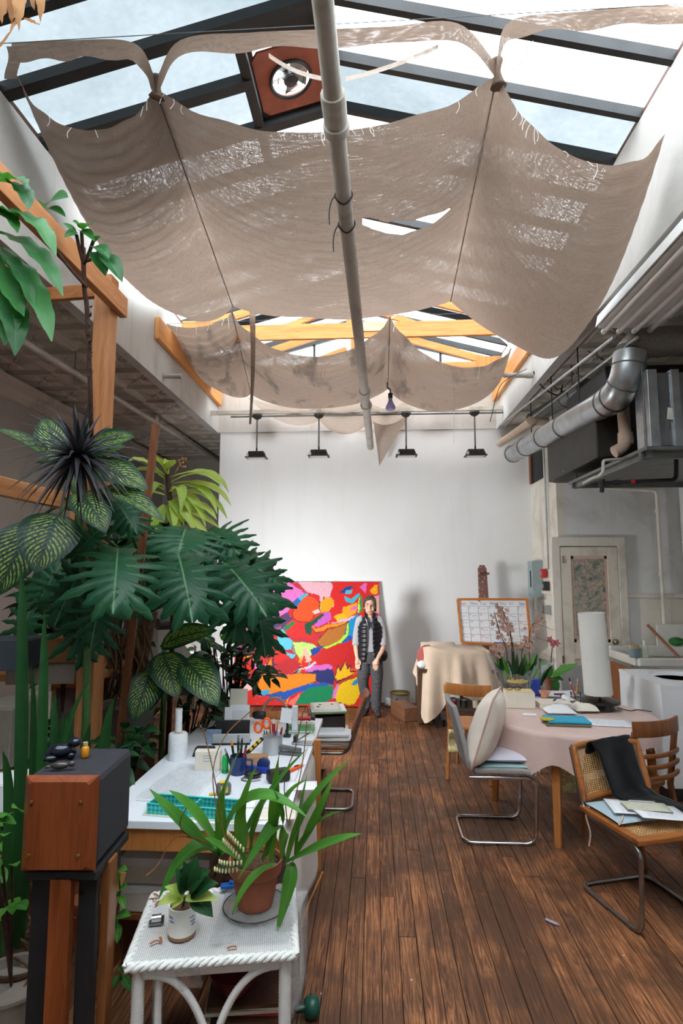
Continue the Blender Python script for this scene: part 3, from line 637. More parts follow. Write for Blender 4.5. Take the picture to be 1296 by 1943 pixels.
# strip light with four bare tubes
p0 = WX(1150, 628, 1.8); 
st = thing('strip_light', 'white fluorescent fixture with four bare tubes near the right ceiling', 'light fixture', (1.8, p0.y, p0.z))
Ls = 2.2
MB().box((.16, -Ls/2, .05), (.44, Ls, .06)).build('tray', plain('white_enamel', C(222, 222, 218), .35, 0, .05), st, bevel=.006)
MB().add([(-.07, 0, .03), (-.07, -Ls, .03), (-.05, -Ls, .12), (-.05, 0, .12), (-.08, 0, .03), (-.08, -Ls, .03), (-.06, -Ls, .12), (-.06, 0, .12)], [(0, 1, 2, 3), (7, 6, 5, 4), (0, 4, 5, 1), (1, 5, 6, 2), (2, 6, 7, 3), (3, 7, 4, 0)]).build('reflector_edge', 'white_enamel', st)
for i in range(4):
    MB().cyl((-.01+i*.115, -.03, 0), (-.01+i*.115, -Ls, 0), .019, 12).build('tube', plain('tube_white', C(235, 232, 226), .25, 0, .03), st, smooth=60)
    MB().lathe([(.022, 0), (.022, .05), (.01, .055)], (-.01+i*.115, -.03, 0), 12, axis=(0, 1, 0)).build('tube_cap', 'white_enamel', st, smooth=40)
for y in (-.3, -1.6): MB().cyl((.16, y, .08), (.16, y, ZC+.045-p0.z), .006, 6).build('hanger_rod', 'dull_galvanised', st)
# HVAC air handler on its hanging frame
hv = thing('air_handler', 'dark sheet metal air handler hanging from the right ceiling over the door', 'air handler', W(1180, 900, 5.3))
plain('dark_sheet_metal', C(58, 56, 53), .5, .6, .25, 5); plain('black_sheet', C(30, 30, 32), .6, .2, .2); plain('shiny_sheet', C(150, 156, 160), .28, .9, .3, 3)
def cab(name, x0, x1, y0, y1, D0, D1, mat, bev=.01):
    a, b_ = W(x0, y1, D0), W(x1, y0, D0); return MB().box(((a.x+b_.x)/2, (D0+D1)/2, (a.z+b_.z)/2), (abs(b_.x-a.x), D1-D0, abs(b_.z-a.z))).build(name, mat, hv, world=True, bevel=bev)
cab('louvre_box', 1072, 1100, 815, 898, 5.9, 6.3, 'black_sheet')
for i in range(5):
    a = W(1071, 850+i*11, 5.88); MB().box((a.x+.07, 5.88, a.z), (.16, .03, .018), (.5, 0, 0)).build('louvre', 'dull_galvanised', hv, world=True)
cab('end_cabinet', 1096, 1135, 790, 893, 5.7, 6.5, 'dark_sheet_metal'); cab('main_cabinet', 1133, 1240, 742, 868, 5.0, 6.4, 'dark_sheet_metal')
cab('silver_cabinet', 1243, 1335, 705, 846, 4.3, 4.55, 'shiny_sheet'); cab('flange', 1236, 1246, 700, 852, 4.28, 4.5, 'galvanised', .004); cab('flange', 1282, 1288, 700, 850, 4.28, 4.4, 'galvanised', .003)
cab('duct_plenum', 1150, 1330, 690, 735, 4.9, 5.9, 'black_sheet')
for x0, y0 in ((1121, 838), (1227, 838)):
    a = W(x0, y0, 4.99 if x0 > 1200 else 5.69); MB().box(a, (.03, .004, .08)).build('paper_sticker', plain('sticker_white', C(216, 214, 208), .6), hv, world=True)
a = W(1272, 785, 4.29); MB().box(a, (.045, .004, .09), (0, .15, 0)).build('paper_sticker', 'sticker_white', hv, world=True)
fz = W(1160, 868, 4.7).z
MB().box((2.75, 5.1, fz-.02), (1.5, 1.7, .03)).build('drip_tray', 'dull_galvanised', hv, world=True, bevel=.006)
for dx in (2.05, 3.3): MB().bar((dx, 4.3, fz-.06), (dx, 5.9, fz-.06), .04, .05).build('frame_rail', 'dull_galvanised', hv, world=True)
for y in (4.35, 5.85): MB().bar((2.0, y, fz-.06), (3.4, y, fz-.06), .04, .05).build('frame_rail', 'dull_galvanised', hv, world=True)
for x_, y in ((2.05, 4.35), (2.05, 5.85)): MB().cyl((x_, y, fz-.06), (x_, y, ZC+.04), .008, 6).build('hanger_rod', 'dull_galvanised', hv, world=True)
pipe('vent_pipe', [W(1180, 752, 4.85), W(1187, 830, 4.85), W(1184, 848, 4.8), W(1165, 858, 4.8)], .05, 'tan_pipe', 'tan vent pipe dropping behind the silver duct elbow', joints=[(W(1187, 832, 4.85), (0, 0, 1), .1, 1.2)], fil=.08)
pipe('condensate_pipe', [W(1200, 869, 4.7), W(1144, 874, 4.5), W(1145, 895, 4.5), W(1135, 905, 4.5), W(1124, 908, 4.5), W(1106, 918, 4.5)], .012, 'pipe_paint', 'thin crooked white drain pipe under the air handler', fil=.03, seg=8)
pipe('gas_pipe', [W(1142, 934, 4.6), W(1142, 917, 4.6), W(1278, 911, 4.6), W(1283, 905, 4.6), W(1283, 868, 4.6)], .017, 'black_plastic', 'black iron gas pipe with a red band under the air handler', fil=.02, seg=10, joints=[(W(1142, 917, 4.6), (0, 0, 1), .06, 1.4), (W(1170, 916, 4.6), (1, 0, 0), .05, 1.35)])
o = MB().cyl(W(1196, 914.5, 4.6), W(1204, 914, 4.6), .0185, 10).build('red_band', plain('red_tape', C(170, 40, 36), .5), bpy.data.objects['gas_pipe'], world=True)
# ---------------------------------------------------------------- door, electrics, sink corner
door = thing('door_1', 'cream panelled door with a faded patterned print in its upper panel', 'door', W(1122, 1330, DDOOR), kind='structure')
xl, xr_, zt = W(1067, 1200, DDOOR).x, W(1176, 1200, DDOOR).x, W(1120, 1037, DDOOR).z
xo0, xo1, zo = W(1050, 1200, DDOOR).x, W(1192, 1200, DDOOR).x, W(1120, 1020, DDOOR).z
yF = DDOOR-.02
MB().box(((xo0+xl)/2-.003, yF-.005, zo/2), (xl-xo0, .05, zo)).build('casing', 'cream_trim_paint', door, world=True, bevel=.01)
MB().box(((xo1+xr_)/2+.003, yF-.005, zo/2), (xo1-xr_, .05, zo)).build('casing', 'cream_trim_paint', door, world=True, bevel=.01)
MB().box(((xo0+xo1)/2, yF-.006, (zo+zt)/2+.004), (xo1-xo0, .052, zo-zt)).build('casing', 'cream_trim_paint', door, world=True, bevel=.01)
plaster('door_paint', C(222, 214, 198), C(140, 126, 106), .55, 3, .05, .45)
cx = (xl+xr_)/2; wdt = xr_-xl; y1 = DDOOR-.03
def stile(x0, x1, z0, z1, th=.035, name='door_rail'): MB().box(((x0+x1)/2, y1-th/2+.02, (z0+z1)/2), (x1-x0, th, z1-z0)).build(name, 'door_paint', door, world=True, bevel=.005)
MB().box((cx, y1+.018, zt/2), (wdt-.01, .02, zt-.01)).build('door_leaf', 'door_paint', door, world=True)
zp0, zp1 = W(1120, 1218, DDOOR).z, W(1120, 1055, DDOOR).z
sw = .125
stile(xl, xl+sw, .01, zt-.01); stile(xr_-sw, xr_, .01, zt-.01); stile(xl+sw, xr_-sw, zp1, zt-.01); stile(xl+sw, xr_-sw, zp0-.2, zp0); stile(xl+sw, xr_-sw, .01, .22); stile(cx-.05, cx+.05, .22, zp0-.2)
t = NT('faded_print'); v = t.coords(scale=(1, 1, 1)); n = t.noise(v, 9, 5, .65, .6); n2 = t.noise(v, 40, 3); sp = t.add('ShaderNodeSeparateXYZ'); t.link(t.coords(), sp.inputs[0])
base = t.ramp(n, [(.36, C(84, 104, 102)), (.46, C(150, 150, 136)), (.56, C(196, 168, 148)), (.66, C(150, 160, 152))]); base = t.mix(.35, base, t.ramp(n2, [(.4, C(70, 90, 90)), (.62, C(206, 190, 170))]))
t.link(base, t.p.inputs['Base Color']); t.p.inputs['Roughness'].default_value = .35
MB().box((cx, y1+.0, (zp0+zp1)/2), (wdt-2*sw-.06, .008, zp1-zp0-.07)).build('faded_print', 'faded_print', door, world=True)
plain('print_margin_pink', C(208, 178, 160), .6, 0, .1)
for a in ((xl+sw+.015, 'v'), (xr_-sw-.015, 'v')): MB().box((a[0], y1-.0, (zp0+zp1)/2), (.03, .012, zp1-zp0)).build('print_border', 'print_margin_pink', door, world=True)
for z_ in (zp0+.018, zp1-.018): MB().box((cx, y1-.0, z_), (wdt-2*sw, .012, .036)).build('print_border', 'print_margin_pink', door, world=True)
kx = W(1163, 1216, DDOOR); MB().lathe([(.03, 0), (.03, .01), (.012, .02), (.012, .04), (.028, .05), (.03, .065), (.02, .078), (0, .08)], (kx.x, y1-.015, kx.z), 16, axis=(0, -1, 0)).build('door_knob', plain('tarnished_brass', C(150, 140, 120), .35, .8, .2), door, smooth=50, world=True)
MB().box((kx.x, y1-.018, kx.z-.05), (.035, .006, .1)).build('lock_plate', 'tarnished_brass', door, world=True)
for py in (1062, 1250): p = W(1066, py, DDOOR); MB().cyl((p.x, y1-.02, p.z-.045), (p.x, y1-.02, p.z+.045), .011, 8).build('hinge', 'tarnished_brass', door, world=True)
# dark opening high in the return wall
op = thing('window_2', 'small dark opening with a brown frame high in the return wall', 'opening', WX(1018, 880, XDOOR), kind='structure')
a, b_ = WX(1008, 880, XDOOR), WX(1030, 880, XDOOR); zt_, zb_ = WX(1018, 852, XDOOR).z, WX(1018, 914, XDOOR).z
MB().box((XDOOR-.006, (a.y+b_.y)/2, (zt_+zb_)/2), (.012, abs(a.y-b_.y), zt_-zb_)).build('opening_shade', 'black_sheet', op, world=True)  # black slab paints the darkness of the hole onto the wall
MB().box((XDOOR-.015, a.y-.03, (zt_+zb_)/2), (.03, .10, zt_-zb_)).build('frame', wood('brown_frame', C(92, 52, 30), C(130, 78, 46)), op, world=True)
# electrics on the return wall
plain('box_grey_blue', C(160, 178, 180), .45, .2, .1, 12)
pb_ = thing('fuse_box', 'grey blue metal fuse box on the return wall beside the door', 'fuse box', (XDOOR-.06, 8.02, 1.75))
a = b_ = Vector((XDOOR, 8.02, 1.8)); z0, z1 = W(1000, 1133, 8.0).z, W(1000, 1064, 8.0).z
MB().box((XDOOR-.064, (a.y+b_.y)/2, (z0+z1)/2), (.13, .26, z1-z0)).build('case', 'box_grey_blue', pb_, world=True, bevel=.006)
MB().box((XDOOR-.135, (a.y+b_.y)/2-.01, (z0+z1)/2), (.012, .24, z1-z0-.02)).build('lid', 'box_grey_blue', pb_, world=True, bevel=.004)
MB().box((XDOOR-.145, (a.y+b_.y)/2-.05, (z0+z1)/2), (.012, .02, .22)).build('lever_slot', 'black_plastic', pb_, world=True)
def wbox(name, px, py, w, h, mat, label, cat, d=.06):
    p = WX(px, py, XDOOR-.03); t = thing(name, label, cat, p); MB().box((XDOOR-.02-d/2, p.y, p.z), (d, w, h)).build('case', mat, t, world=True, bevel=.006)
    MB().box((XDOOR-.022-d, p.y, p.z), (.008, w*.5, h*.4)).build('face_plate', 'galvanised', t, world=True); return t
wbox('fire_alarm_box', 1034, 1088, .1, .12, plain('alarm_red', C(190, 42, 46), .4), 'small red alarm box on the return wall', 'alarm box')
wbox('switch_box', 1021, 1110, .09, .12, 'charcoal_metal', 'left one of two dark switch boxes below the red alarm box', 'switch box')
wbox('switch_box', 1038, 1112, .09, .12, 'charcoal_metal', 'right one of two dark switch boxes below the red alarm box', 'switch box')
wbox('socket_box', 1028, 1154, .1, .1, 'galvanised', 'left one of two grey socket boxes low on the return wall', 'socket')
wbox('socket_box', 1042, 1157, .1, .11, 'galvanised', 'right one of two grey socket boxes low on the return wall', 'socket')
for k, (x0, lab) in enumerate(((1004, 'thin conduit rising from the fuse box'), (1040, 'thin conduit rising from the switch boxes to the ceiling'))):
    p = WX(x0, 1080, XDOOR-.04); pipe('wall_conduit', [(XDOOR-.035, p.y, p.z), (XDOOR-.035, p.y, ZC)], .013, 'galvanised', lab, 'conduit', seg=8)
p = W(1250, 1000, DDOOR-.06); pipe('wall_pipe', [(p.x, DDOOR-.06, .9), (p.x, DDOOR-.06, W(1250, 932, DDOOR).z), (p.x-.75, DDOOR-.06, W(1250, 928, DDOOR).z+.02)], .022, 'cream_trim_paint', 'cream water pipe climbing the wall above the sink', fil=.06, joints=[((p.x, DDOOR-.06, W(1250, 1090, DDOOR).z), (0, 0, 1), .05, 1.5), ((p.x, DDOOR-.06, W(1250, 970, DDOOR).z), (0, 0, 1), .05, 1.4)])
# laundry sink
sk = thing('laundry_sink', 'old white laundry sink with plywood side in the corner by the door', 'sink', (3.25, 6.75, 0))
plain('sink_white', C(214, 212, 204), .3, 0, .12, 4); wood('ply_orange', C(120, 70, 38), C(160, 100, 58), 'X', 6)
sz = W(1190, 1256, 6.35).z
x0s, x1s, y0s, y1s = 2.78, 3.72, 6.35, 7.08
MB().box(((x0s+x1s)/2, y0s+.01, sz/2-.05), (x1s-x0s, .02, sz-.1)).build('side_panel', 'ply_orange', sk, world=True)
MB().box((x0s+.01, (y0s+y1s)/2, sz/2-.05), (.02, y1s-y0s, sz-.1)).build('side_panel', 'ply_orange', sk, world=True)
for c_, d_ in ((((x0s+x1s)/2, y0s, sz), (x1s-x0s, .06, .09)), (((x0s+x1s)/2, y1s, sz+.02), (x1s-x0s, .06, .13)), ((x0s, (y0s+y1s)/2, sz), (.06, y1s-y0s, .09)), ((x1s-.03, (y0s+y1s)/2, sz), (.06, y1s-y0s, .09))): MB().box(c_, d_).build('rim', 'sink_white', sk, world=True, bevel=.015)
MB().box(((x0s+x1s)/2, (y0s+y1s)/2, sz-.22), (x1s-x0s-.06, y1s-y0s-.06, .02)).build('basin_floor', 'sink_white', sk, world=True)
MB().box((3.52, y1s+.02, sz+.18), (.36, .03, .30)).build('splash_back', 'sink_white', sk, world=True, bevel=.01)
def bottle(px, py, D, z, h, r, mat, cap, label):
    p = W(px, py, D); t = thing('bottle', label, 'bottle', (p.x, D, z)); MB().lathe([(r, 0), (r, h*.62), (r*.8, h*.75), (r*.3, h*.85), (r*.3, h*.9)], seg=14).build('body', mat, t, smooth=50)
    MB().lathe([(r*.4, h*.88), (r*.4, h), (r*.2, h*1.04)], seg=10).build('cap', cap, t, smooth=50)
bottle(1222, 1220, 6.37, sz+.045, .17, .035, plain('soap_clear', C(206, 214, 190), .15), 'sticker_white', 'soap bottle standing on the sink rim')
p = W(1203, 1225, 6.37); t = thing('plastic_tub', 'small blue grey tub on the corner of the sink', 'tub', (p.x, 6.37, sz+.045)); MB().lathe([(.05, 0), (.062, .09), (.066, .09), (.066, .1), (.055, .1), (.05, .02)], seg=18).build('tub', plain('tub_blue', C(120, 140, 150), .4), t, smooth=50); MB().lathe([(.056, .09), (.05, .13), (.0, .14)], seg=14).build('contents', plain('sponge_tan', C(170, 150, 110), .9, 0, .3, 40), t, smooth=50)
o = MB().tube([Vector((3.45, 6.5, sz-.15)), Vector((3.2, 7.0, sz+.33))], .016, 8).build('wooden_stick', wood('stick_red', C(130, 70, 50), C(170, 100, 70)), smooth=60); tag(o, 'reddish wooden stick leaning in the laundry sink', 'stick')
o = MB().sph((0, 0, .05), .09, 12, 8, (1, .8, .55)).build('green_scrubber', plain('scrub_green', C(50, 110, 50), .9, 0, .3, 30), smooth=180); o.location = (3.55, 7.06, sz+.085); tag(o, 'green scrubber lying on the back rim of the sink', 'scrubber')
# washing machine
wm = thing('washing_machine', 'white top loading washing machine with its lid raised', 'washing machine', (2.72, 5.36, 0), math.radians(-90))
plain('appliance_white', C(232, 234, 236), .3, 0, .03, 3); hx, hy, hz = .40, .38, .93
MB().box((0, 0, .5), (2*hx, 2*hy, .8)).build('cabinet', 'appliance_white', wm, bevel=.012)
MB().box((0, 0, .05), (2*hx-.04, 2*hy-.04, .1)).build('plinth', 'black_plastic', wm)
N = 28; m = MB(); ring = []; outer = []; 
for k in range(N):
    a = 2*math.pi*(k+.5)/N; c_, s_ = math.cos(a), math.sin(a); e_ = (abs(c_)**2.6+abs(s_)**2.6)**(-1/2.6); ring.append(Vector((.24*c_*e_, -.03+.22*s_*e_, hz))); q = 1/max(abs(c_), abs(s_)); outer.append(Vector((hx*max(-1, min(1, c_*q)), hy*max(-1, min(1, s_*q)), hz-.01)))
dn = Vector((0, 0, -.05)); m.add(ring+outer+[p*1+dn for p in ring]+[p+Vector((0, 0, -.03)) for p in outer], [f for k in range(N) for f in ((k, N+k, N+(k+1) % N, (k+1) % N), (k, (k+1) % N, 2*N+(k+1) % N, 2*N+k), (N+k, 3*N+k, 3*N+(k+1) % N, N+(k+1) % N))])
m.build('top', 'appliance_white', wm, smooth=40); 
MB().lathe([(.18, .6), (.2, .87), (.235, .885), (.245, .9)], (0, -.03, 0), 28).build('drum', plain('drum_dark', C(70, 72, 74), .35, .5), wm, smooth=60)
MB().lathe([(.245, .885), (.25, .905), (.2, .91), (.195, .9)], (0, -.03, 0), 28).build('drum_ring', 'appliance_white', wm, smooth=60)
MB().box((-.0, hy-.06, hz+.22), (.5, .03, .46), (-.18, 0, 0)).build('lid', 'appliance_white', wm, bevel=.02)
MB().box((0, hy-.03, hz+.08), (2*hx, .07, .18)).build('control_panel', 'appliance_white', wm, bevel=.02)
for x in (-.2, 0, .2): MB().lathe([(.03, 0), (.028, .02), (0, .022)], (x, hy-.068, hz+.1), 14, axis=(0, -1, 0)).build('dial', 'dull_galvanised', wm, smooth=50)
# ---------------------------------------------------------------- easel, calendar board, covered trolley
es = thing('easel', 'paint spattered brown studio easel behind the calendar board', 'easel', G(925, 1330, 0))
wood('easel_brown', C(88, 48, 40), C(120, 72, 60)); a0 = W(915, 1072, 8.1)
t = NT('spattered_brown'); vo = t.add('ShaderNodeTexVoronoi', i_Scale=38.0); t.link(t.coords(), vo.inputs[0]); base = t.mix(t.ramp(vo.outputs['Distance'], [(.22, (1,1,1,1)), (.27, (0,0,0,1))]), C(112, 66, 56), vo.outputs['Color']); base = t.mix(.35, base, C(150, 110, 100)); t.link(base, t.p.inputs['Base Color'])
MB().poly([(a0.x-.05, 8.06, .02), (a0.x+.13, 8.06, .02), (a0.x+.06, 8.1, a0.z-.05), (a0.x+.03, 8.1, a0.z), (a0.x-.03, 8.1, a0.z), (a0.x-.06, 8.1, a0.z-.05)], .03, (0, 1, 0)).build('mast', 'spattered_brown', es, world=True, bevel=.004)
MB().box((a0.x+.01, 8.03, a0.z-.12), (.13, .08, .03)).build('canvas_clamp', 'easel_brown', es, world=True, bevel=.004)
for s_ in (-1, 1): MB().bar((a0.x+s_*.38, 8.0, .0), (a0.x+s_*.08, 8.1, 1.2), .05, .03).build('leg', 'easel_brown', es, world=True, bevel=.004)
MB().bar((a0.x-.45, 8.0, .55), (a0.x+.45, 8.0, .55), .05, .06).build('crossbar', 'easel_brown', es, world=True)
Dw = 7.72; bw = thing('calendar_whiteboard', 'white dry erase calendar board in an orange wood frame on the easel', 'whiteboard', W(937, 1225, Dw))
q = [W(868, 1137, Dw), W(999, 1137, Dw+.0), W(1007, 1226, Dw-.1), W(876, 1219, Dw-.1)]
wood('orange_frame', C(176, 104, 46), C(206, 134, 70), 'X', 8)
MB().poly(q, .015, (0, 1, .1)).build('board', plain('dry_erase', C(236, 237, 240), .25, 0, .02), bw, world=True)
for i in range(4): MB().bar(q[i]+Vector((0, -.005, 0)), q[(i+1) % 4]+Vector((0, -.005, 0)), .03, .03).build('frame', 'orange_frame', bw, world=True, bevel=.003)
def bp(u, v): return q[0].lerp(q[1], u).lerp(q[3].lerp(q[2], u), v)+Vector((0, -.003, 0))
plain('ink_grey', C(150, 156, 164), .6); plain('ink_red', C(206, 90, 96), .6); plain('ink_blue', C(70, 100, 170), .6); plain('ink_black', C(50, 52, 58), .6)
for i in range(1, 7): MB().bar(bp(i/7, .16), bp(i/7, .98), .004, .002, (0, 1, 0)).build('grid_line', 'ink_grey', bw, world=True)
for j in range(6): MB().bar(bp(.02, .16+j*.16), bp(.98, .16+j*.16), .004, .002, (0, 1, 0)).build('grid_line', 'ink_grey', bw, world=True)
def text_on(txt, P, ux, uz, size, mat, parent, name='lettering'):
    cu = bpy.data.curves.new(name, 'FONT'); cu.body = txt; cu.size = size; cu.align_x = 'LEFT'; cu.resolution_u = 2; tmp = bpy.data.objects.new(name, cu); COL.objects.link(tmp)
    me = bpy.data.meshes.new_from_object(tmp.evaluated_get(bpy.context.evaluated_depsgraph_get())); COL.objects.unlink(tmp); bpy.data.objects.remove(tmp)
    me.materials.clear(); me.materials.append(MATS[mat]); o = bpy.data.objects.new(name, me); COL.objects.link(o); o.parent = parent
    ux = Vector(ux).normalized(); uz = Vector(uz).normalized(); n_ = ux.cross(uz).normalized(); uz = n_.cross(ux)
    M = Matrix((ux, uz, n_)).transposed().to_4x4(); M.translation = Vector(P)-wloc(parent); o.matrix_basis = M; o['kind'] = 'stuff'; return o
ux, uz = q[1]-q[0], q[0]-q[3]
for i, d_ in enumerate(('Sun', 'Mon', 'Tue', 'Wed', 'Thu', 'Fri', 'Sat')): text_on(d_, bp(.03+i/7, .13), ux, uz, .055, 'ink_red' if i == 0 else 'ink_blue' if i in (3, 6) else 'ink_grey', bw)
day = 1; rg = random.Random(2)
for j in range(5):
    for i in range(7):
        if day <= 31: text_on(str(day), bp(.012+i/7, .215+j*.16), ux, uz, .034, 'ink_red', bw); day += 1
        if rg.random() < .6: MB().tube([bp(.05+i/7+k*.011, .225+j*.16+rg.uniform(-.012, .012)) for k in range(7)], .0022, 4).build('scribble', rg.choice(('ink_red', 'ink_red', 'ink_blue', 'ink_grey')), bw, world=True)
text_on('January', bp(.70, .955), ux, uz, .05, 'ink_grey', bw)
for k, (u, mt, lab) in enumerate(((.47, 'ink_blue', 'short blue marker on the calendar board ledge'), (.54, 'ink_blue', 'longer blue marker on the calendar board ledge'), (.65, plain('marker_green', C(40, 140, 90), .4), 'green marker on the calendar board ledge'))):
    a = bp(u, .965)+Vector((0, -.012, 0)); mk = thing('marker_pen', lab, 'marker', a); MB().cyl(a, a+Vector((.06, 0, 0)), .009, 8).build('barrel', mt, mk, world=True, smooth=50); MB().cyl(a+Vector((.06, 0, 0)), a+Vector((.09, 0, 0)), .0095, 8).build('cap', mt, mk, world=True, smooth=50)
a = bp(.31, .03); o = MB().lathe([(.012, 0), (.012, .008), (0, .01)], a, 12, axis=(0, -1, 0)).build('magnet', 'alarm_red', smooth=50); tag(o, 'small red magnet at the top of the calendar board', 'magnet')
# trolley under a canvas drop cloth
DT = 7.25; tr = thing('paint_trolley', 'dark wooden trolley under the draped drop cloth', 'trolley', G(850, 1340, 0))
wood('dark_board', C(70, 50, 38), C(98, 74, 56)); xa, xb = W(792, 1290, 7.3).x, W(936, 1290, 7.3).x
MB().box((xa+.1, 7.45, .33), (.2, .5, .64)).build('side_cabinet', 'dark_board', tr, world=True, bevel=.006)
MB().box(((xa+xb)/2, 7.4, .66), (xb-xa, .62, .04)).build('top_shelf', 'dark_board', tr, world=True); MB().box(((xa+xb)/2+.1, 7.4, .2), (xb-xa-.2, .58, .03)).build('lower_shelf', 'dark_board', tr, world=True)
for x in (xb-.04,):
    for y in (7.14, 7.66): MB().box((x, y, .33), (.04, .04, .64)).build('leg', 'dark_board', tr, world=True)
for x in (xa+.3, xb-.05):
    for y in (7.14, 7.66): MB().lathe([(.03, -.015), (.04, 0), (.03, .015)], (x, y, .04), 12, axis=(1, 0, 0)).build('caster', 'black_plastic', tr, world=True, smooth=50)
cc = Vector(((xa+xb)/2+.02, 7.4, 0))
cloth('canvas_drop', C(222, 200, 176), .08, 300, .9); t = thing('drop_cloth', 'cream canvas drop cloth draped in folds over the trolley', 'cloth', (cc.x, cc.y, .7))
def drop(u, v):
    th = u*2*math.pi; r = v; ex, ey = .42, .33; top = .93-.06*math.cos(th)*.5
    hang = max(0, r-.5)/.5; e_ = (abs(math.cos(th))**5+abs(math.sin(th))**5)**(-.2)
    rr = min(r, .5)/.5; x = ex*rr*math.cos(th)*e_; y = ey*rr*math.sin(th)*e_
    fold = .05*math.sin(th*8+1.3)*hang + .022*math.sin(th*19)*hang
    x += math.cos(th)*fold*1.2+ .05*hang*math.cos(th); y += math.sin(th)*fold*1.2 + .04*hang*math.sin(th)
    L = .26+.30*max(0, math.cos(th-3.95))**10+.13*abs(math.sin(th*2+.2))+.10*max(0, math.cos(th-4.9))**6
    z = top - .03*rr*rr + .05*mnoise.noise(Vector((x*5, y*5, 1)))*(1-hang) - hang*L*1.25
    return cc+Vector((x, y, z))
m = MB(); m.grid(drop, 96, 26); m.build('drape', 'canvas_drop', t, smooth=180, world=True)
o = MB().sph((xa+.13, 7.3, .80), .17, 16, 10, (.8, .9, .85)).build('cloth_bundle', cloth('faded_red_cloth', C(176, 92, 86)), smooth=180, loc=(xa+.13, 7.3, .68)); tag(o, 'faded red cloth bundle poking out beside the drop cloth', 'cloth')
o = MB().sph((xa+.06, 7.18, .72), .07, 14, 8, (1, 1, .75)).build('plastic_bag', plain('crumple_white', C(230, 232, 234), .3, 0, .1, 30, .6, bscale=40), smooth=180, loc=(xa+.06, 7.18, .67)); tag(o, 'crumpled white plastic bag on the end of the trolley', 'bag')
for k, (dx, mt, lab) in enumerate(((.42, 'alarm_red', 'reddish paint jar on the trolley lower shelf'), (.55, 'charcoal_metal', 'dark paint jar on the trolley lower shelf'), (.7, 'tan_pipe', 'tan paint jar on the trolley lower shelf'))):
    t = thing('paint_jar', lab, 'jar', (xa+dx, 7.2, .216)); MB().lathe([(.045, 0), (.048, .08), (.04, .09)], seg=14).build('jar', mt, t, smooth=50); MB().lathe([(.046, .085), (.046, .105), (0, .106)], seg=14).build('lid', 'sticker_white', t, smooth=50)
# bucket, white box, timber block
p = G(757, 1328, 0); t = thing('paint_bucket', 'white paint bucket with a gold rim beside the timber block', 'bucket', (p.x, 8.12, 0))
MB().lathe([(.12, 0), (.135, .18), (.138, .185), (.13, .185), (.118, .02), (0, .015)], seg=28).build('body', plain('bucket_white', C(208, 212, 214), .35, .1, .06), t, smooth=50)
MB().lathe([(.137, .175), (.142, .19), (.137, .2), (.126, .2), (.128, .178)], seg=28).build('rim', plain('old_gold', C(176, 150, 92), .4, .6, .15), t, smooth=50); MB().lathe([(.127, .15), (0, .15)], seg=24).build('paint_surface', 'old_gold', t)
MB().lathe([(.016, 0), (.012, .01)], (-.05, -.125, .12), 10, axis=(0, -1, 0)).build('handle_lug', 'charcoal_metal', t)
p = G(734, 1328, 0); t = thing('small_white_box', 'small white box with a cable on the floor against the wall', 'box', (p.x+.03, 8.2, 0)); MB().box((0, 0, .05), (.13, .1, .1)).build('case', 'appliance_white', t, bevel=.008); MB().tube(spline([(-.02, -.05, .03), (-.06, -.12, .008), (.02, -.16, .008), (.1, -.12, .008)], 5), .005, 6).build('cable', 'black_plastic', t)
a, b_ = G(748, 1363, 0), G(791, 1362, 0); t = MB().box((0, 0, .085), (.2, .46, .17)).build('timber_block', wood('block_brown', C(104, 70, 50), C(140, 98, 72), 'Y', 8), bevel=.006); t.location = (W(767, 1345, 7.6).x, 7.55, 0); t.rotation_euler = (0, 0, .35); tag(t, 'rough brown timber block lying on the floor near the wall', 'timber block')
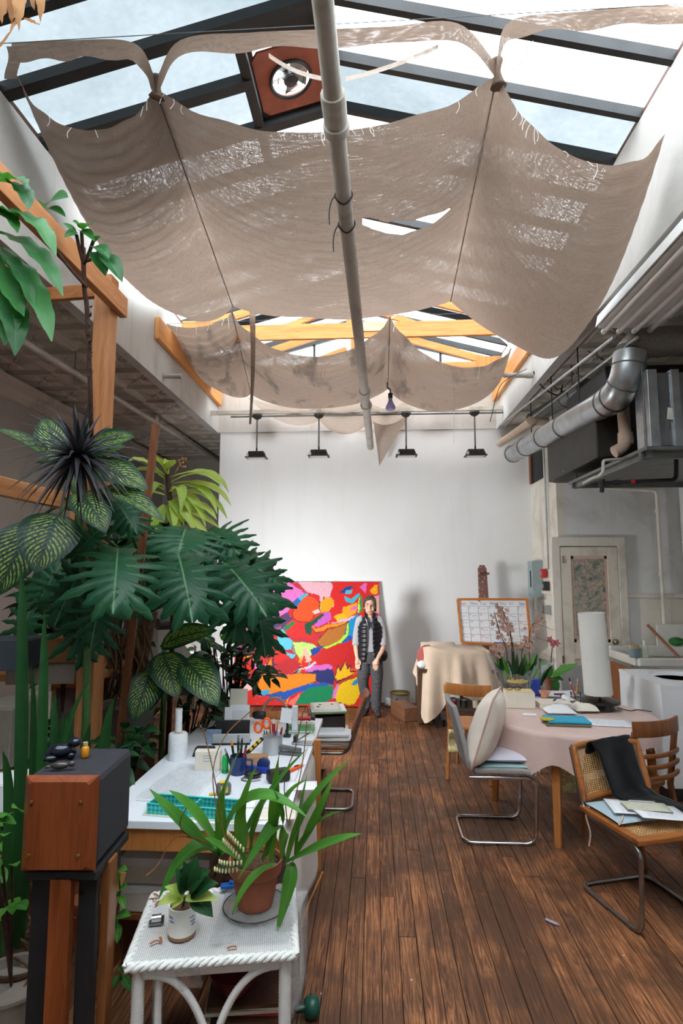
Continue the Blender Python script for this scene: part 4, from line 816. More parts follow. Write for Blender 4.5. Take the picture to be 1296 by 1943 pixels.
# ---------------------------------------------------------------- painting
PX0, PX1, PY0, PY1 = 72, 1082, 88, 905
LAY = [((170,80,130),[(72,88),(415,88),(395,250),(440,340),(370,430),(250,540),(72,560)]),((90,60,110),[(350,330),(440,300),(470,350),(400,390),(300,420),(250,400)]),((232,120,200),[(300,88),(500,88),(560,150),(540,180),(470,230),(440,290),(380,330),(340,240)]),
((240,182,196),[(500,88),(745,88),(750,180),(720,200),(690,190),(660,290),(640,180),(560,150)]),((250,205,40),[(600,88),(630,88),(622,100)]),((200,50,60),[(430,88),(500,95),(560,150),(545,168),(470,110)]),((244,84,30),[(470,300),(500,220),(560,180),(640,190),(662,230),(650,290),(620,320),(590,362),(520,352),(475,345)]),
((215,40,40),[(540,150),(662,180),(662,232),(600,185)]),((40,105,180),[(462,240),(510,190),(560,180),(515,232),(488,275)]),((80,185,212),[(500,195),(560,162),(585,172),(520,218)]),((250,165,20),[(665,240),(700,195),(750,200),(765,240),(720,290),(665,300)]),((244,205,200),[(612,290),(650,272),(662,300),(625,312)]),
((225,38,36),[(750,88),(1082,88),(1082,200),(1000,250),(930,300),(840,350),(760,362),(738,310),(770,230),(740,190)]),((28,70,140),[(800,160),(850,125),(905,118),(870,150),(820,168)]),((90,190,212),[(840,150),(895,145),(890,165),(840,172)]),((250,180,20),[(1020,150),(1050,110),(1076,110),(1066,168),(1030,182)]),
((232,110,190),[(940,120),(985,95),(1000,100),(985,168)]),((60,190,210),[(830,185),(880,205),(940,170),(952,185),(890,238),(850,225)]),((250,170,30),[(830,262),(930,228),(936,260),(920,300),(860,335),(820,305)]),((230,110,190),[(878,265),(932,250),(932,276),(880,280)]),((250,190,30),[(760,330),(820,300),(860,340),(790,360)]),
((206,96,200),[(690,300),(735,288),(748,345),(690,380),(620,398),(650,340)]),((222,40,36),[(430,400),(480,360),(570,365),(600,400),(600,460),(560,478),(480,470),(440,440)]),((20,80,60),[(560,375),(600,360),(680,305),(692,315),(612,392),(602,452),(565,442)]),((40,130,80),[(420,395),(470,360),(490,370),(440,420)]),((100,200,226),[(360,430),(410,408),(440,450),(480,490),(470,540),(505,580),(480,602),(420,572),(385,530)]),
((200,40,60),[(440,440),(480,470),(600,470),(690,430),(690,450),(600,500),(480,495),(430,460)]),((250,150,30),[(608,398),(640,408),(720,380),(850,358),(852,374),(720,402),(640,432)]),((222,192,230),[(720,372),(850,342),(930,308),(930,322),(850,358)]),((190,116,42),[(650,490),(720,415),(800,390),(856,370),(850,440),(790,490),(690,532)]),
((20,150,212),[(860,370),(930,310),(938,290),(932,440),(900,462),(860,482),(840,440)]),((20,90,190),[(800,492),(860,440),(902,455),(880,492),(830,502)]),((180,240,60),[(690,532),(790,492),(848,440),(858,370),(868,370),(864,452),(802,508),(715,546)]),((210,35,32),[(640,600),(690,545),(800,505),(900,482),(940,620),(900,650),(800,652),(720,652),(640,642)]),
((200,40,42),[(408,550),(470,545),(502,577),(440,572)]),((200,236,122),[(480,500),(560,495),(640,520),(652,560),(600,590),(622,622),(560,572),(530,602),(500,560)]),((245,190,170),[(540,612),(555,540),(572,528),(612,612),(580,628)]),((225,60,30),[(545,617),(560,580),(577,622)]),((25,70,160),[(600,550),(650,528),(692,520),(660,562),(620,592)]),((215,45,50),[(250,540),(330,490),(385,540),(345,600),(320,642),(262,632)]),
((90,40,70),[(340,600),(352,600),(350,670),(400,712),(470,712),(545,650),(552,655),(480,728),(395,728),(335,680)]),((195,40,45),[(362,650),(420,610),(480,600),(548,640),(500,692),(430,712),(380,702)]),((230,110,205),[(180,610),(260,640),(310,640),(332,680),(300,702),(230,690)]),((250,140,20),[(230,800),(335,600),(345,690),(400,722),(500,702),(640,700),(652,747),(560,772),(470,822),(400,817),(330,832)]),
((225,110,200),[(560,682),(600,650),(720,638),(762,650),(750,672),(640,682)]),((244,215,220),[(490,690),(600,650),(640,620),(650,628),(600,662)]),((42,50,110),[(555,692),(640,682),(760,668),(772,772),(700,762),(650,752),(640,700)]),((30,90,182),[(220,862),(330,832),(420,822),(480,800),(560,772),(700,755),(772,772),(640,792),(520,822),(440,872),(370,886),(415,850)]),((60,170,215),[(220,820),(330,800),(322,832),(240,842)]),((220,50,40),[(220,850),(330,846),(340,885),(210,897)]),
((240,120,110),[(455,892),(540,820),(532,860),(500,902)]),((15,135,86),[(508,902),(540,832),(600,790),(700,780),(772,780),(772,852),(700,882),(620,892)]),((240,196,20),[(790,775),(860,740),(932,718),(962,790),(952,862),(900,892),(790,884),(778,850)]),((230,120,200),[(758,852),(788,770),(802,758),(797,812),(776,857)]),((90,30,60),[(762,725),(798,640),(812,668),(850,608),(862,655),(890,640),(880,680),(930,678),(862,730),(785,757)]),((250,190,20),[(772,720),(800,655),(814,684),(848,625),(856,674),(878,658),(870,692),(918,687),(860,720),(790,745)]),((40,140,202),[(885,765),(945,712),(952,747),(910,772)]),
((220,40,30),[(915,885),(955,825),(992,838),(1000,905),(930,902)]),((240,150,192),[(1040,190),(1082,180),(1082,310),(1046,295)]),((190,230,70),[(1045,260),(1078,200),(1082,210),(1052,272)]),((190,230,70),[(1055,285),(1082,240),(1082,255),(1062,292)]),((40,150,80),[(945,180),(962,185),(958,290),(942,300)]),((200,240,80),[(930,300),(942,300),(950,200),(944,195)])]
rs_ = random.Random(31); PALS = ((244,84,30),(180,30,40),(232,120,200),(250,165,20),(60,170,215),(42,50,110),(150,40,70),(244,205,200),(200,40,60),(20,120,90))
for k in range(90):
    x, y, a, L_, w_ = rs_.uniform(72, 1082), rs_.uniform(88, 905), rs_.uniform(0, 3.14), rs_.uniform(25, 90), rs_.uniform(8, 26); dx, dy = math.cos(a), math.sin(a); LAY.insert(0, (PALS[k % 10], [(x-dx*L_, y-dy*L_), (x-dy*w_, y+dx*w_), (x+dx*L_, y+dy*L_), (x+dy*w_, y-dx*w_)]))
for c_, P_ in list(LAY[90:]):
    if len(P_) > 6 and sum(c_) > 330: gx, gy = sum(x for x, y in P_)/len(P_), sum(y for x, y in P_)/len(P_); LAY.insert(LAY.index((c_, P_)), (tuple(int(v*.45) for v in c_), [(gx+(x-gx)*1.07, gy+(y-gy)*1.07) for x, y in P_]))
LAYB = [(c, P, min(x for x, y in P), max(x for x, y in P), min(y for x, y in P), max(y for x, y in P)) for c, P in LAY]
def inside(P, x, y):
    r = False; j = len(P)-1
    for i in range(len(P)):
        xi, yi = P[i]; xj, yj = P[j]
        if (yi > y) != (yj > y) and x < (xj-xi)*(y-yi)/(yj-yi)+xi: r = not r
        j = i
    return r
DB0, DB1 = 8.02, 8.29
bl, br = W(440, 1331, DB0), W(721, 1333, DB0); ztop = W(715, 1104, DB1).z
art = thing('abstract_painting', 'large unframed canvas of bold red, orange, pink and blue shapes leaning on the wall', 'painting', ((bl.x+br.x)/2, DB0, 0))
NX, NY = 250, 210; m = MB(); cols = []
def canv(u, v, o=0): return Vector((lerp(bl.x, br.x, u), lerp(DB0, DB1, v)-o, lerp(.015, ztop, v)))
for j in range(NY+1):
    for i in range(NX+1):
        u, v = i/NX, j/NY; x, y = lerp(PX0, PX1, u), lerp(PY1, PY0, v)
        nz = Vector((x*.02, y*.02, 0)); xw = x+9*mnoise.noise(nz)+5*mnoise.noise(nz*4); yw = y+9*mnoise.noise(nz+Vector((7, 3, 1)))+5*mnoise.noise(nz*4+Vector((2, 9, 4)))
        c = (222, 40, 34)
        for cc_, P, x0, x1, y0, y1 in LAYB:
            if x0 <= xw <= x1 and y0 <= yw <= y1 and inside(P, xw, yw): c = cc_
        b_ = 1+.14*mnoise.noise(Vector((x*.05, y*.16, 3)))+.07*mnoise.noise(Vector((x*.4, y*.3, 8)))
        cols.append(tuple(min(1, lin(k)*b_*.85) for k in c)+(1,)); m.v.append(canv(u, v))
m.f = [[j*(NX+1)+i, j*(NX+1)+i+1, (j+1)*(NX+1)+i+1, (j+1)*(NX+1)+i] for j in range(NY) for i in range(NX)]; m.fm = [0]*len(m.f)
t = NT('oil_paint'); at = t.add('ShaderNodeAttribute', attribute_name='paint'); t.link(at.outputs['Color'], t.p.inputs['Base Color']); t.p.inputs['Roughness'].default_value = .6; t.p.inputs['Specular IOR Level'].default_value = .2; t.bump(t.noise(t.coords(scale=(1, 1, 1)), 60, 4), .3, .004)
m.build('painted_face', 'oil_paint', art, smooth=180, world=True, cols=cols)
pts = [canv(0, 0, -.002), canv(1, 0, -.002), canv(1, 1, -.002), canv(0, 1, -.002)]; MB().poly(pts, .035, (0, 1, -.15)).build('stretched_canvas', plain('raw_canvas', C(206, 198, 186), .9), art, world=True)
# ---------------------------------------------------------------- the person
pl = W(703, 1345, 7.62); per = thing('person', 'person in black quilted vest, grey shirt and grey trousers standing before the painting', 'person', (pl.x, 7.62, 0), rz=-.05)
def limb(m, pts, rs, seg=12): m.tube(spline(pts, 4), [lerp(rs[min(int(k), len(rs)-2)], rs[min(int(k), len(rs)-2)+1], k-min(int(k), len(rs)-2)) for k in [i/4 for i in range((len(pts)-1)*4+1)]], seg)
def skin(m, name, mat, parent, vox, sm=2):
    o = m.build(name, mat, parent, smooth=180); r = o.modifiers.new('remesh', 'REMESH'); r.mode = 'VOXEL'; r.voxel_size = vox; r.use_smooth_shade = True
    q = o.modifiers.new('smooth', 'SMOOTH'); q.iterations = sm; q.factor = .5; return o
t = NT('skin'); n = t.noise(t.coords(), 18, 3); t.link(t.ramp(n, [(.3, C(208, 160, 136)), (.7, C(230, 188, 162))]), t.p.inputs['Base Color']); t.p.inputs['Roughness'].default_value = .5; t.p.inputs['Subsurface Weight'].default_value = .08; t.p.inputs['Subsurface Radius'].default_value = (.01, .004, .002)
HZ = 1.40     # centre of the head
b = MB()
b.sph((0, .012, HZ+.035), .088, 20, 14, (.86, 1.02, 1.05)); b.sph((0, -.022, HZ-.04), .066, 18, 12, (.92, .9, 1.12)); b.sph((0, -.03, HZ-.088), .034, 12, 8, (1.1, .9, .8))
b.sph((.036, -.055, HZ-.03), .026, 10, 8); b.sph((-.036, -.055, HZ-.03), .026, 10, 8)           # cheeks
b.tube([(0, -.078, HZ+.02), (0, -.094, HZ-.018), (0, -.096, HZ-.03)], [.009, .013, .014], 8); b.sph((0, -.086, HZ-.034), .018, 8, 6, (1.15, .7, .6))
b.sph((0, -.084, HZ-.066), .02, 10, 6, (1.3, .5, .5)); b.sph((.03, -.072, HZ+.032), .018, 8, 6, (1.3, .6, .5)); b.sph((-.03, -.072, HZ+.032), .018, 8, 6, (1.3, .6, .5))
for s_ in (-1, 1): b.sph((s_*.078, .01, HZ-.012), .024, 8, 8, (.45, .8, 1.25))
limb(b, [(0, .02, HZ-.05), (0, .02, HZ-.12), (0, .025, HZ-.18)], [.05, .047, .06])
tb_ = MB(); limb(tb_, [(0, .02, HZ-.17), (0, .02, 1.12), (0, .02, .98), (0, .02, .80)], [.065, .105, .10, .105]); b.add([Vector((p.x, .02+(p.y-.02)*.55, p.z)) for p in tb_.v], tb_.f)
AR = {1: [(.135, .02, 1.205), (.175, .03, 1.02), (.165, -.03, .86), (.10, -.13, .735)], -1: [(-.135, .02, 1.205), (-.175, .03, 1.02), (-.185, -.02, .86), (-.165, -.06, .735)]}
for s_, P in AR.items():
    limb(b, P, [.048, .042, .033, .024]); w = Vector(P[-1]); d = (w-Vector(P[-2])).normalized()*.4+Vector((-.12*s_ if s_ > 0 else .02, -.05, -.8)); d.normalize(); x = Vector((1, .25*s_, 0)); x = (x-d*x.dot(d)).normalized(); nn = x.cross(d)
    limb(b, [w-d*.01, w+d*.03, w+d*.075], [.024, .03, .03]); b.sph(w+d*.045-x*.012, .024, 10, 8); b.sph(w+d*.05+x*.014, .024, 10, 8)
    for k, L in enumerate((.062, .07, .066, .052)):
        f0 = w+d*.078+x*(.027-k*.018); cv = nn*(.012 if s_ > 0 else .012)
        limb(b, [f0-d*.02, f0+d*L*.5-cv*.2, f0+d*L-cv], [.0095, .0085, .0068], 8)
    th = x*(-1 if s_ > 0 else 1); limb(b, [w+d*.02+th*.02, w+d*.055+th*.042, w+d*.085+th*.04], [.013, .011, .008], 8)
LG = {1: [(.075, .02, .80), (.085, .0, .42), (.075, .02, .09)], -1: [(-.075, .02, .80), (-.095, .02, .42), (-.06, .07, .09)]}
for s_, P in LG.items(): limb(b, P, [.08, .055, .036]); limb(b, [Vector(P[-1]), Vector(P[-1])+Vector((s_*.02, -.06, -.05)), Vector(P[-1])+Vector((s_*.03, -.13, -.06))], [.036, .034, .026])
skin(b, 'body', 'skin', per, .0055, 2)
# face details
plain('eye_dark', C(36, 28, 26), .25); plain('lip', C(168, 104, 92), .5)
for s_ in (-1, 1): MB().sph((s_*.031, -.0815, HZ+.012), .0085, 10, 6, (1.5, .5, .55)).build('eye', 'eye_dark', per, smooth=180); MB().tube(bez((s_*.014, -.087, HZ+.031), (s_*.033, -.09, HZ+.042), (s_*.052, -.074, HZ+.03), 5), .003, 6).build('eyebrow', 'eye_dark', per)
MB().tube(bez((-.025, -.085, HZ-.068), (0, -.098, HZ-.064), (.025, -.085, HZ-.068), 6), .0045, 6).build('lips', 'lip', per, smooth=180)
# hair: short, grey brown, swept across the forehead
h = MB(); h.sph((0, .034, HZ+.05), .088, 20, 14, (.95, 1.0, 1.02)); h.sph((0, .07, HZ-.03), .07, 14, 10, (1.05, .7, 1.1))
for s_ in (-1, 1): h.sph((s_*.068, .02, HZ+.025), .036, 10, 8, (.55, 1.3, 1.3)); h.sph((s_*.072, .045, HZ-.03), .03, 10, 8, (.5, 1.1, 1.7))
for k in range(9): u = k/8; limb(h, [(.03, -.03, HZ+.135), (lerp(-.07, .07, u), -.058+.03*abs(u-.5), HZ+.105-.05*abs(u-.6)), (lerp(-.085, .082, u), -.062+.09*abs(u-.6), HZ+.085-.17*abs(u-.62))], [.017, .015, .007], 7)
skin(h, 'hair', plain('hair_brown', C(70, 56, 48), .55, 0, .4, 70, .6), per, .006, 1)
# shirt
s_m = MB(); limb(s_m, [(0, .02, 1.25), (0, .02, 1.15), (0, .015, .98), (0, .01, .80), (0, .01, .69)], [.085, .14, .135, .14, .15], 18)
s_m.v = [Vector((p.x, .015+(p.y-.015)*.68, p.z)) for p in s_m.v]
for k, P in AR.items(): limb(s_m, [(k*.10, .02, 1.22), P[0], P[1], Vector(P[1]).lerp(Vector(P[2]), .85)], [.055, .06, .056, .054], 14)
cloth('grey_shirt', C(168, 166, 170), .12); skin(s_m, 'shirt', 'grey_shirt', per, .008, 2)
for k in (-1, 1): MB().poly([(k*.02, -.105, 1.13), (k*.058, -.075, 1.255), (k*.035, -.10, 1.23)], .008, (0, -1, 0)).build('shirt_collar', 'grey_shirt', per, solid=0)
MB().poly([(-.024, -.098, 1.20), (.024, -.098, 1.20), (.004, -.112, 1.10), (-.004, -.112, 1.10)], .006, (0, -1, 0)).build('undershirt', plain('navy_knit', C(26, 32, 50), .9), per)
# quilted vest, open down the front
def vest(u, v):
    a = lerp(-math.pi/2+.24+.16*(1-v)**3+.10*v**3, 1.5*math.pi-.24-.16*(1-v)**3-.10*v**3, u); z = lerp(.69, 1.265, v); puff = .011*abs(math.sin((z-.69)/.058*math.pi))
    rx = lerp(.172, .168, v) if v < .75 else lerp(.168, .075, ((v-.75)/.25)**1.5); ry = .122 if v < .8 else lerp(.122, .07, (v-.8)/.2)
    rx -= .012*math.sin(v*math.pi); return Vector(((rx+puff)*math.cos(a), .015+(ry+puff)*math.sin(a), z))
m = MB(); m.grid(vest, 64, 60); m.build('vest', plain('black_nylon', C(22, 24, 30), .38, 0, .15, 30), per, smooth=180, solid=.008)
m = MB(); m.grid(lambda u, v: Vector(((.07+.012*v)*math.cos(lerp(-math.pi/2+.55, 1.5*math.pi-.55, u)), .018+(.068+.012*v)*math.sin(lerp(-math.pi/2+.55, 1.5*math.pi-.55, u)), 1.255+.055*v)), 40, 4); m.build('vest_collar', 'black_nylon', per, smooth=180, solid=.012)
for k in (-1, 1):
    MB().tube([vest(0 if k > 0 else 1, j/20)+Vector((0, -.004, 0)) for j in range(20)], .005, 6).build('zip_edge', 'black_nylon', per)
# black pouch at the hip
MB().sph((.172, .0, .765), .075, 14, 10, (.75, .7, 1.0)).build('hip_pouch', 'black_nylon', per, smooth=180)
# trousers and shoes
tm = MB(); limb(tm, [(0, .015, .82), (0, .015, .72), (0, .015, .66)], [.135, .145, .13], 18); tm.v = [Vector((p.x, .015+(p.y-.015)*.75, p.z)) for p in tm.v]
for k, P in LG.items(): limb(tm, [(k*.07, .015, .72), (k*.085, .01, .55), Vector(P[1])+Vector((0, 0, -.02)), (P[2][0]+.0, P[2][1]-.005, .2), (P[2][0], P[2][1]-.012, .07)], [.088, .085, .07, .068, .06], 14)
t = NT('grey_trousers'); n = t.noise(t.coords(scale=(1, 1, 2.2)), 22, 3, .6, .8); fn_ = t.noise(t.coords(), 300, 2); t.link(t.mix(.3, t.ramp(n, [(.3, C(62, 62, 66)), (.7, C(98, 98, 102))]), t.ramp(fn_, [(.4, C(50, 50, 54)), (.6, C(110, 110, 114))])), t.p.inputs['Base Color']); t.p.inputs['Roughness'].default_value = .95; t.bump(n, .8, .03)
skin(tm, 'trousers', 'grey_trousers', per, .008, 2)
for k, P in LG.items():
    f = Vector(P[2]); sh = MB(); sh.sph((f.x, f.y, .055), .05, 14, 10, (.85, 1, 1.05)); sh.sph((f.x+k*.02, f.y-.07, .04), .05, 14, 10, (.9, 1.5, .8)); sh.sph((f.x+k*.03, f.y-.125, .034), .04, 14, 10, (1, 1.1, .8)); sh.v = [Vector((p.x, p.y, max(p.z, .004))) for p in sh.v]
    skin(sh, 'shoe', plain('shoe_dark', C(48, 47, 50), .8, 0, .2), per, .006, 2)
# ---------------------------------------------------------------- softbox on its stand, among the plants
sb = W(372, 1182, 5.7); tgt = Vector((-.1, 7.7, 1.25)); ax = (tgt-sb).normalized()
box = thing('softbox_lamp', 'white softbox lamp on a thin stand behind the dark leaves', 'softbox', (sb.x, sb.y, 0))
sx = ax.cross(Vector((0, 0, 1))).normalized(); sy = sx.cross(ax)
def rq(c, w, h): return [c-sx*w-sy*h, c+sx*w-sy*h, c+sx*w+sy*h, c-sx*w+sy*h]
bk, fr = rq(sb-ax*.22, .06, .06), rq(sb+ax*.16, .30, .34)
MB().add(bk+fr, [(0, 1, 5, 4), (1, 2, 6, 5), (2, 3, 7, 6), (3, 0, 4, 7), (3, 2, 1, 0)]).build('fabric_shell', cloth('softbox_white', C(238, 238, 238), .02, 300, .8, .25), box, world=True, solid=.003)
MB().cyl((sb.x, sb.y, 0.02), (sb.x, sb.y, sb.z-.1), .014, 10).build('stand', 'galvanised', box, world=True, smooth=60)
for k in range(3): a = k*2.1+.3; MB().cyl((sb.x, sb.y, .35), (sb.x+.35*math.cos(a), sb.y+.35*math.sin(a), .015), .01, 8).build('leg', 'galvanised', box, world=True)
MB().cyl(sb-ax*.42, sb-ax*.2, .055, 14).build('lamp_head', 'black_plastic', box, world=True, smooth=40)
ld = bpy.data.lights.new('softbox_light', 'AREA'); ld.shape = 'RECTANGLE'; ld.size = .56; ld.size_y = .64; ld.energy = 36; ld.color = (.96, .985, 1)
lo = bpy.data.objects.new('softbox_light', ld); COL.objects.link(lo); lo.parent = box; M = Matrix((sx, sy, -ax)).transposed().to_4x4(); M.translation = sb+ax*.14-Vector((sb.x, sb.y, 0)); lo.matrix_basis = M
t = NT('softbox_diffuser'); t.p.inputs['Base Color'].default_value = (.9, .9, .9, 1); t.p.inputs['Emission Color'].default_value = (1, .97, .93, 1); t.p.inputs['Emission Strength'].default_value = 3.0
MB().add(rq(sb+ax*.135, .29, .33), [(0, 1, 2, 3)]).build('diffuser', 'softbox_diffuser', box, world=True)
# ---------------------------------------------------------------- chairs
plain('chrome', C(196, 198, 200), .14, 1.0, .04, 6); plain('worn_chrome', C(150, 148, 144), .28, .95, .2, 14)
wood('honey_wood', C(160, 96, 46), C(198, 132, 72), 'Z', 9, .35); wood('mid_brown_wood', C(110, 64, 34), C(150, 94, 54), 'Z', 9, .35); cloth('grey_wool', C(150, 148, 146), .15, 260); wood('chair_brown', C(96, 54, 28), C(142, 88, 48), 'Z', 9, .3)
def cantilever(name, label, loc, rz, w, group=None, tube='chrome', r=.0125, hs=.44, back=True, d=.24, db=.26, rake=.10, zt=.80):
    t = thing(name, label, 'chair', loc, rz, group); h = w/2
    L = ([(h, d+rake, zt)] if back else []) + [(h, d-.02, hs), (h, -d, hs), (h, -d+.02, r), (h, db, r)]
    P = L + [(-x, y, z) for x, y, z in L[::-1]]
    MB().tube(fillet(P, .075, 6), r, 12).build('tube_frame', tube, t, smooth=60); return t
def grey_chair(label, loc, rz):
    t = cantilever('grey_chair', label, loc, rz, .43, 'grey upholstered tube chairs at the round table', back=False)
    def shell(u, v):
        x = (u-.5)*.46; s = v*1.0
        if s < .46: y = -.24+s*1.02; z = .455+.012*math.cos(u*6.28)-.01*(s < .05)
        else: k = (s-.46)/.54; y = .225+.10*k**1.2+.02*math.cos((u-.5)*3); z = .46+.45*k; x *= 1-.06*k
        if .40 < s < .52: z += .012; y -= .015
        return Vector((x, y, z))
    m = MB(); m.grid(lambda u, v: shell(u, v*.44), 14, 10); m.build('seat', 'grey_wool', t, smooth=180, solid=.035, bevel=.008, offset=1)
    m = MB(); m.grid(lambda u, v: shell(u, .44+v*.56), 14, 14); m.build('backrest', 'grey_wool', t, smooth=180, solid=.035, bevel=.008, offset=1)
    return t
gc = grey_chair('grey upholstered tube chair with cream pillow, left of the round table', (.86, 4.36, 0), math.radians(90))
gc2 = grey_chair('grey upholstered chair behind the lamp at the back of the round table', (W(1128, 1320, 5.75).x, 5.72, 0), math.radians(8))
# pillow and seat cushions on the first grey chair
cloth('cream_pillow', C(242, 230, 214), .06, 350); cloth('lilac_cushion', C(214, 210, 222), .05, 350); cloth('aqua_cushion', C(160, 190, 190), .08)
def cushion(name, c, w, d, th, mat, label, rot=(0, 0, 0), piping=None, cat='cushion'):
    t = thing(name, label, cat, c); R = Euler(rot).to_matrix(); m = MB()
    for sgn in (-1, 1):
        def f(u, v):
            a, b_ = 2*u-1, 2*v-1; e = (1-abs(a)**3.0)*(1-abs(b_)**3.0); e = max(0, e)**.55; pin = 1-.06*(1-abs(a))*(abs(b_))-.0
            x = a*w/2*(1-.07*(1-b_*b_)*.6); y = b_*d/2*(1-.07*(1-a*a)*.6)
            return R @ Vector((x, y, sgn*th/2*e*(1+.12*mnoise.noise(Vector((a*2, b_*2, sgn))))))
        m.grid(f, 18, 18)
        if sgn < 0:
            m.f = [q[::-1] for q in m.f]
    m.build('cover', mat, t, smooth=180)
    if piping:
        P = []
        for a, b_ in [(-1+2*k/12, -1) for k in range(12)]+[(1, -1+2*k/12) for k in range(12)]+[(1-2*k/12, 1) for k in range(12)]+[(-1, 1-2*k/12) for k in range(12)]:
            P.append(R @ Vector((a*w/2*(1-.042*(1-b_*b_)), b_*d/2*(1-.042*(1-a*a)), 0)))
        MB().tube(P, .006, 6, closed=True).build('piping', piping, t, smooth=60)
    return t
cushion('seat_cushion', (.93, 4.36, .505), .42, .42, .03, 'aqua_cushion', 'thin aqua seat pad under the white cushion on the grey chair')
cushion('seat_cushion', (.95, 4.37, .55), .42, .42, .07, 'lilac_cushion', 'pale lilac seat cushion on the grey chair')
cushion('pillow', (.80, 4.30, .745), .50, .50, .21, 'cream_pillow', 'large cream pillow with pink piping leaning on the grey chair back', (math.radians(-4), math.radians(-72), math.radians(-14)), plain('pink_piping', C(206, 168, 160), .9), 'pillow')
# wooden chair at the far left of the table
def slat_chair(name, label, loc, rz, wd, rails, top_h=.8):
    t = thing(name, label, 'chair', loc, rz, 'bentwood chairs at the round table')
    for sx_ in (-1, 1):
        MB().tube([(sx_*.19, -.19, .44), (sx_*.2, -.21, 0)], [.018, .013], 8).build('leg', wd, t, smooth=60)
        MB().bar((sx_*.18, .2, .44), (sx_*.19, .27, 0), .03, .035, (0, 1, 0)).build('leg', wd, t, bevel=.006)
        MB().bar((sx_*.18, .2, .43), (sx_*.19, .25, top_h-.02), .028, .035, (0, 1, 0)).build('back_post', wd, t, bevel=.006)
    m = MB(); N = 24
    MB().poly([(.21*math.copysign(abs(math.cos(a))**.6, math.cos(a)), .21*math.copysign(abs(math.sin(a))**.6, math.sin(a)), .43) for a in [2*math.pi*k/N for k in range(N)]], .028).build('seat', wd, t, bevel=.006)
    def rail(z, h, nm):
        m = MB(); m.grid(lambda u, v: Vector(((u-.5)*.42, .245+.055*(1-(2*u-1)**2)+.03*(z-.6), z+(v-.5)*h)), 12, 2); m.build(nm, wd, t, smooth=60, solid=.02, bevel=.004, offset=0)
    rail(top_h, .10, 'top_rail')
    for z in rails: rail(z, .026, 'back_slat')
    return t
slat_chair('wooden_chair', 'honey wooden chair at the far left of the round table', (W(895, 1330, 5.62).x, 5.55, 0), math.radians(160), 'honey_wood', (), .80)
slat_chair('wooden_chair', 'brown bentwood chair with curved back slats at the right of the round table', (1.72, 4.21, 0), math.radians(207), 'chair_brown', (.53, .60, .67), .84)
# cane cantilever chair in front
cn = cantilever('cane_chair', 'cane and bent wood tube chair with black garment at the near right', (1.50, 3.45, 0), .285, .45, None, 'worn_chrome', .0125, .44, True, .235, .28, .09, .78)
t = NT('cane_weave'); uvn = t.coords('UV', (26, 26, 1)); sp = t.add('ShaderNodeSeparateXYZ'); t.link(uvn, sp.inputs[0])
fx = t.math('ABSOLUTE', t.math('SUBTRACT', t.math('FRACT', sp.outputs[0]), .5)); fy = t.math('ABSOLUTE', t.math('SUBTRACT', t.math('FRACT', sp.outputs[1]), .5))
hole = t.math('LESS_THAN', t.math('ADD', t.math('POWER', fx, 2.0), t.math('POWER', fy, 2.0)), .085)
n = t.noise(t.coords(), 60, 3); t.link(t.ramp(n, [(.3, C(186, 138, 84)), (.7, C(220, 178, 124))]), t.p.inputs['Base Color']); tp_ = t.add('ShaderNodeBsdfTransparent'); mx = t.add('ShaderNodeMixShader'); t.link(hole, mx.inputs[0]); t.link(t.p.outputs[0], mx.inputs[1]); t.link(tp_.outputs[0], mx.inputs[2]); t.link(mx.outputs[0], t.out.inputs[0])
wood('cesca_wood', C(140, 82, 40), C(178, 112, 60), 'X', 9, .3)
def frame4(nm, P, w, h, mat, parent):
    for i in range(4): MB().bar(P[i], P[(i+1) % 4], w, h).build(nm, mat, parent, bevel=.006)
sq = [Vector((-.22, -.22, .47)), Vector((.22, -.22, .47)), Vector((.22, .21, .465)), Vector((-.22, .21, .465))]
for i in range(4): MB().bar(sq[i]+(sq[i]-sq[(i+1) % 4]).normalized()*.025, sq[(i+1) % 4]+(sq[(i+1) % 4]-sq[i]).normalized()*.025, .05, .03).build('seat_rail', 'cesca_wood', cn, bevel=.006)
m = MB(); m.grid(lambda u, v: sq[0].lerp(sq[1], u).lerp(sq[3].lerp(sq[2], u), v)+Vector((0, 0, .008)), 8, 8); m.build('cane_seat', 'cane_weave', cn)
bq = lambda u, v: Vector(((u-.5)*.45, .21+.09*v+.045*(1-(2*u-1)**2), .52+.27*v))
m = MB(); m.grid(bq, 12, 6); m.build('cane_back', 'cane_weave', cn, smooth=180)
P = [bq(k/10, 0) for k in range(11)]+[bq(1, k/6) for k in range(1, 6)]+[bq(1-k/10, 1) for k in range(11)]+[bq(0, 1-k/6) for k in range(1, 6)]
MB().tube(P, .019, 10, closed=True).build('back_frame', 'cesca_wood', cn, smooth=60)
# black garment over the cane back, running on to the seat
RC = Matrix.Rotation(.285, 4, 'Z'); RC.translation = Vector((1.50, 3.45, 0))
gp = [(.02, .40, .60), (.03, .375, .72), (.03, .35, .80), (.035, .31, .815), (.04, .27, .76), (.05, .235, .65), (.07, .20, .545), (.10, .14, .515), (.15, .06, .508), (.20, -.01, .506), (.245, -.07, .495)]
gw = [.24, .26, .27, .27, .25, .24, .24, .22, .18, .12, .06]
def garm(u, v):
    k = v*(len(gp)-1); i = min(int(k), len(gp)-2); p = Vector(gp[i]).lerp(Vector(gp[i+1]), k-i); w = lerp(gw[i], gw[i+1], k-i)
    return RC @ (p+Vector((u-.5, (u-.5)*.25, 0))*w*1.25+Vector((0, -.006*math.sin(u*7+v*4)-.012+.006*mnoise.noise(Vector((u*4, v*9, 1))), .010+.008*mnoise.noise(Vector((u*5, v*8, 7))))))
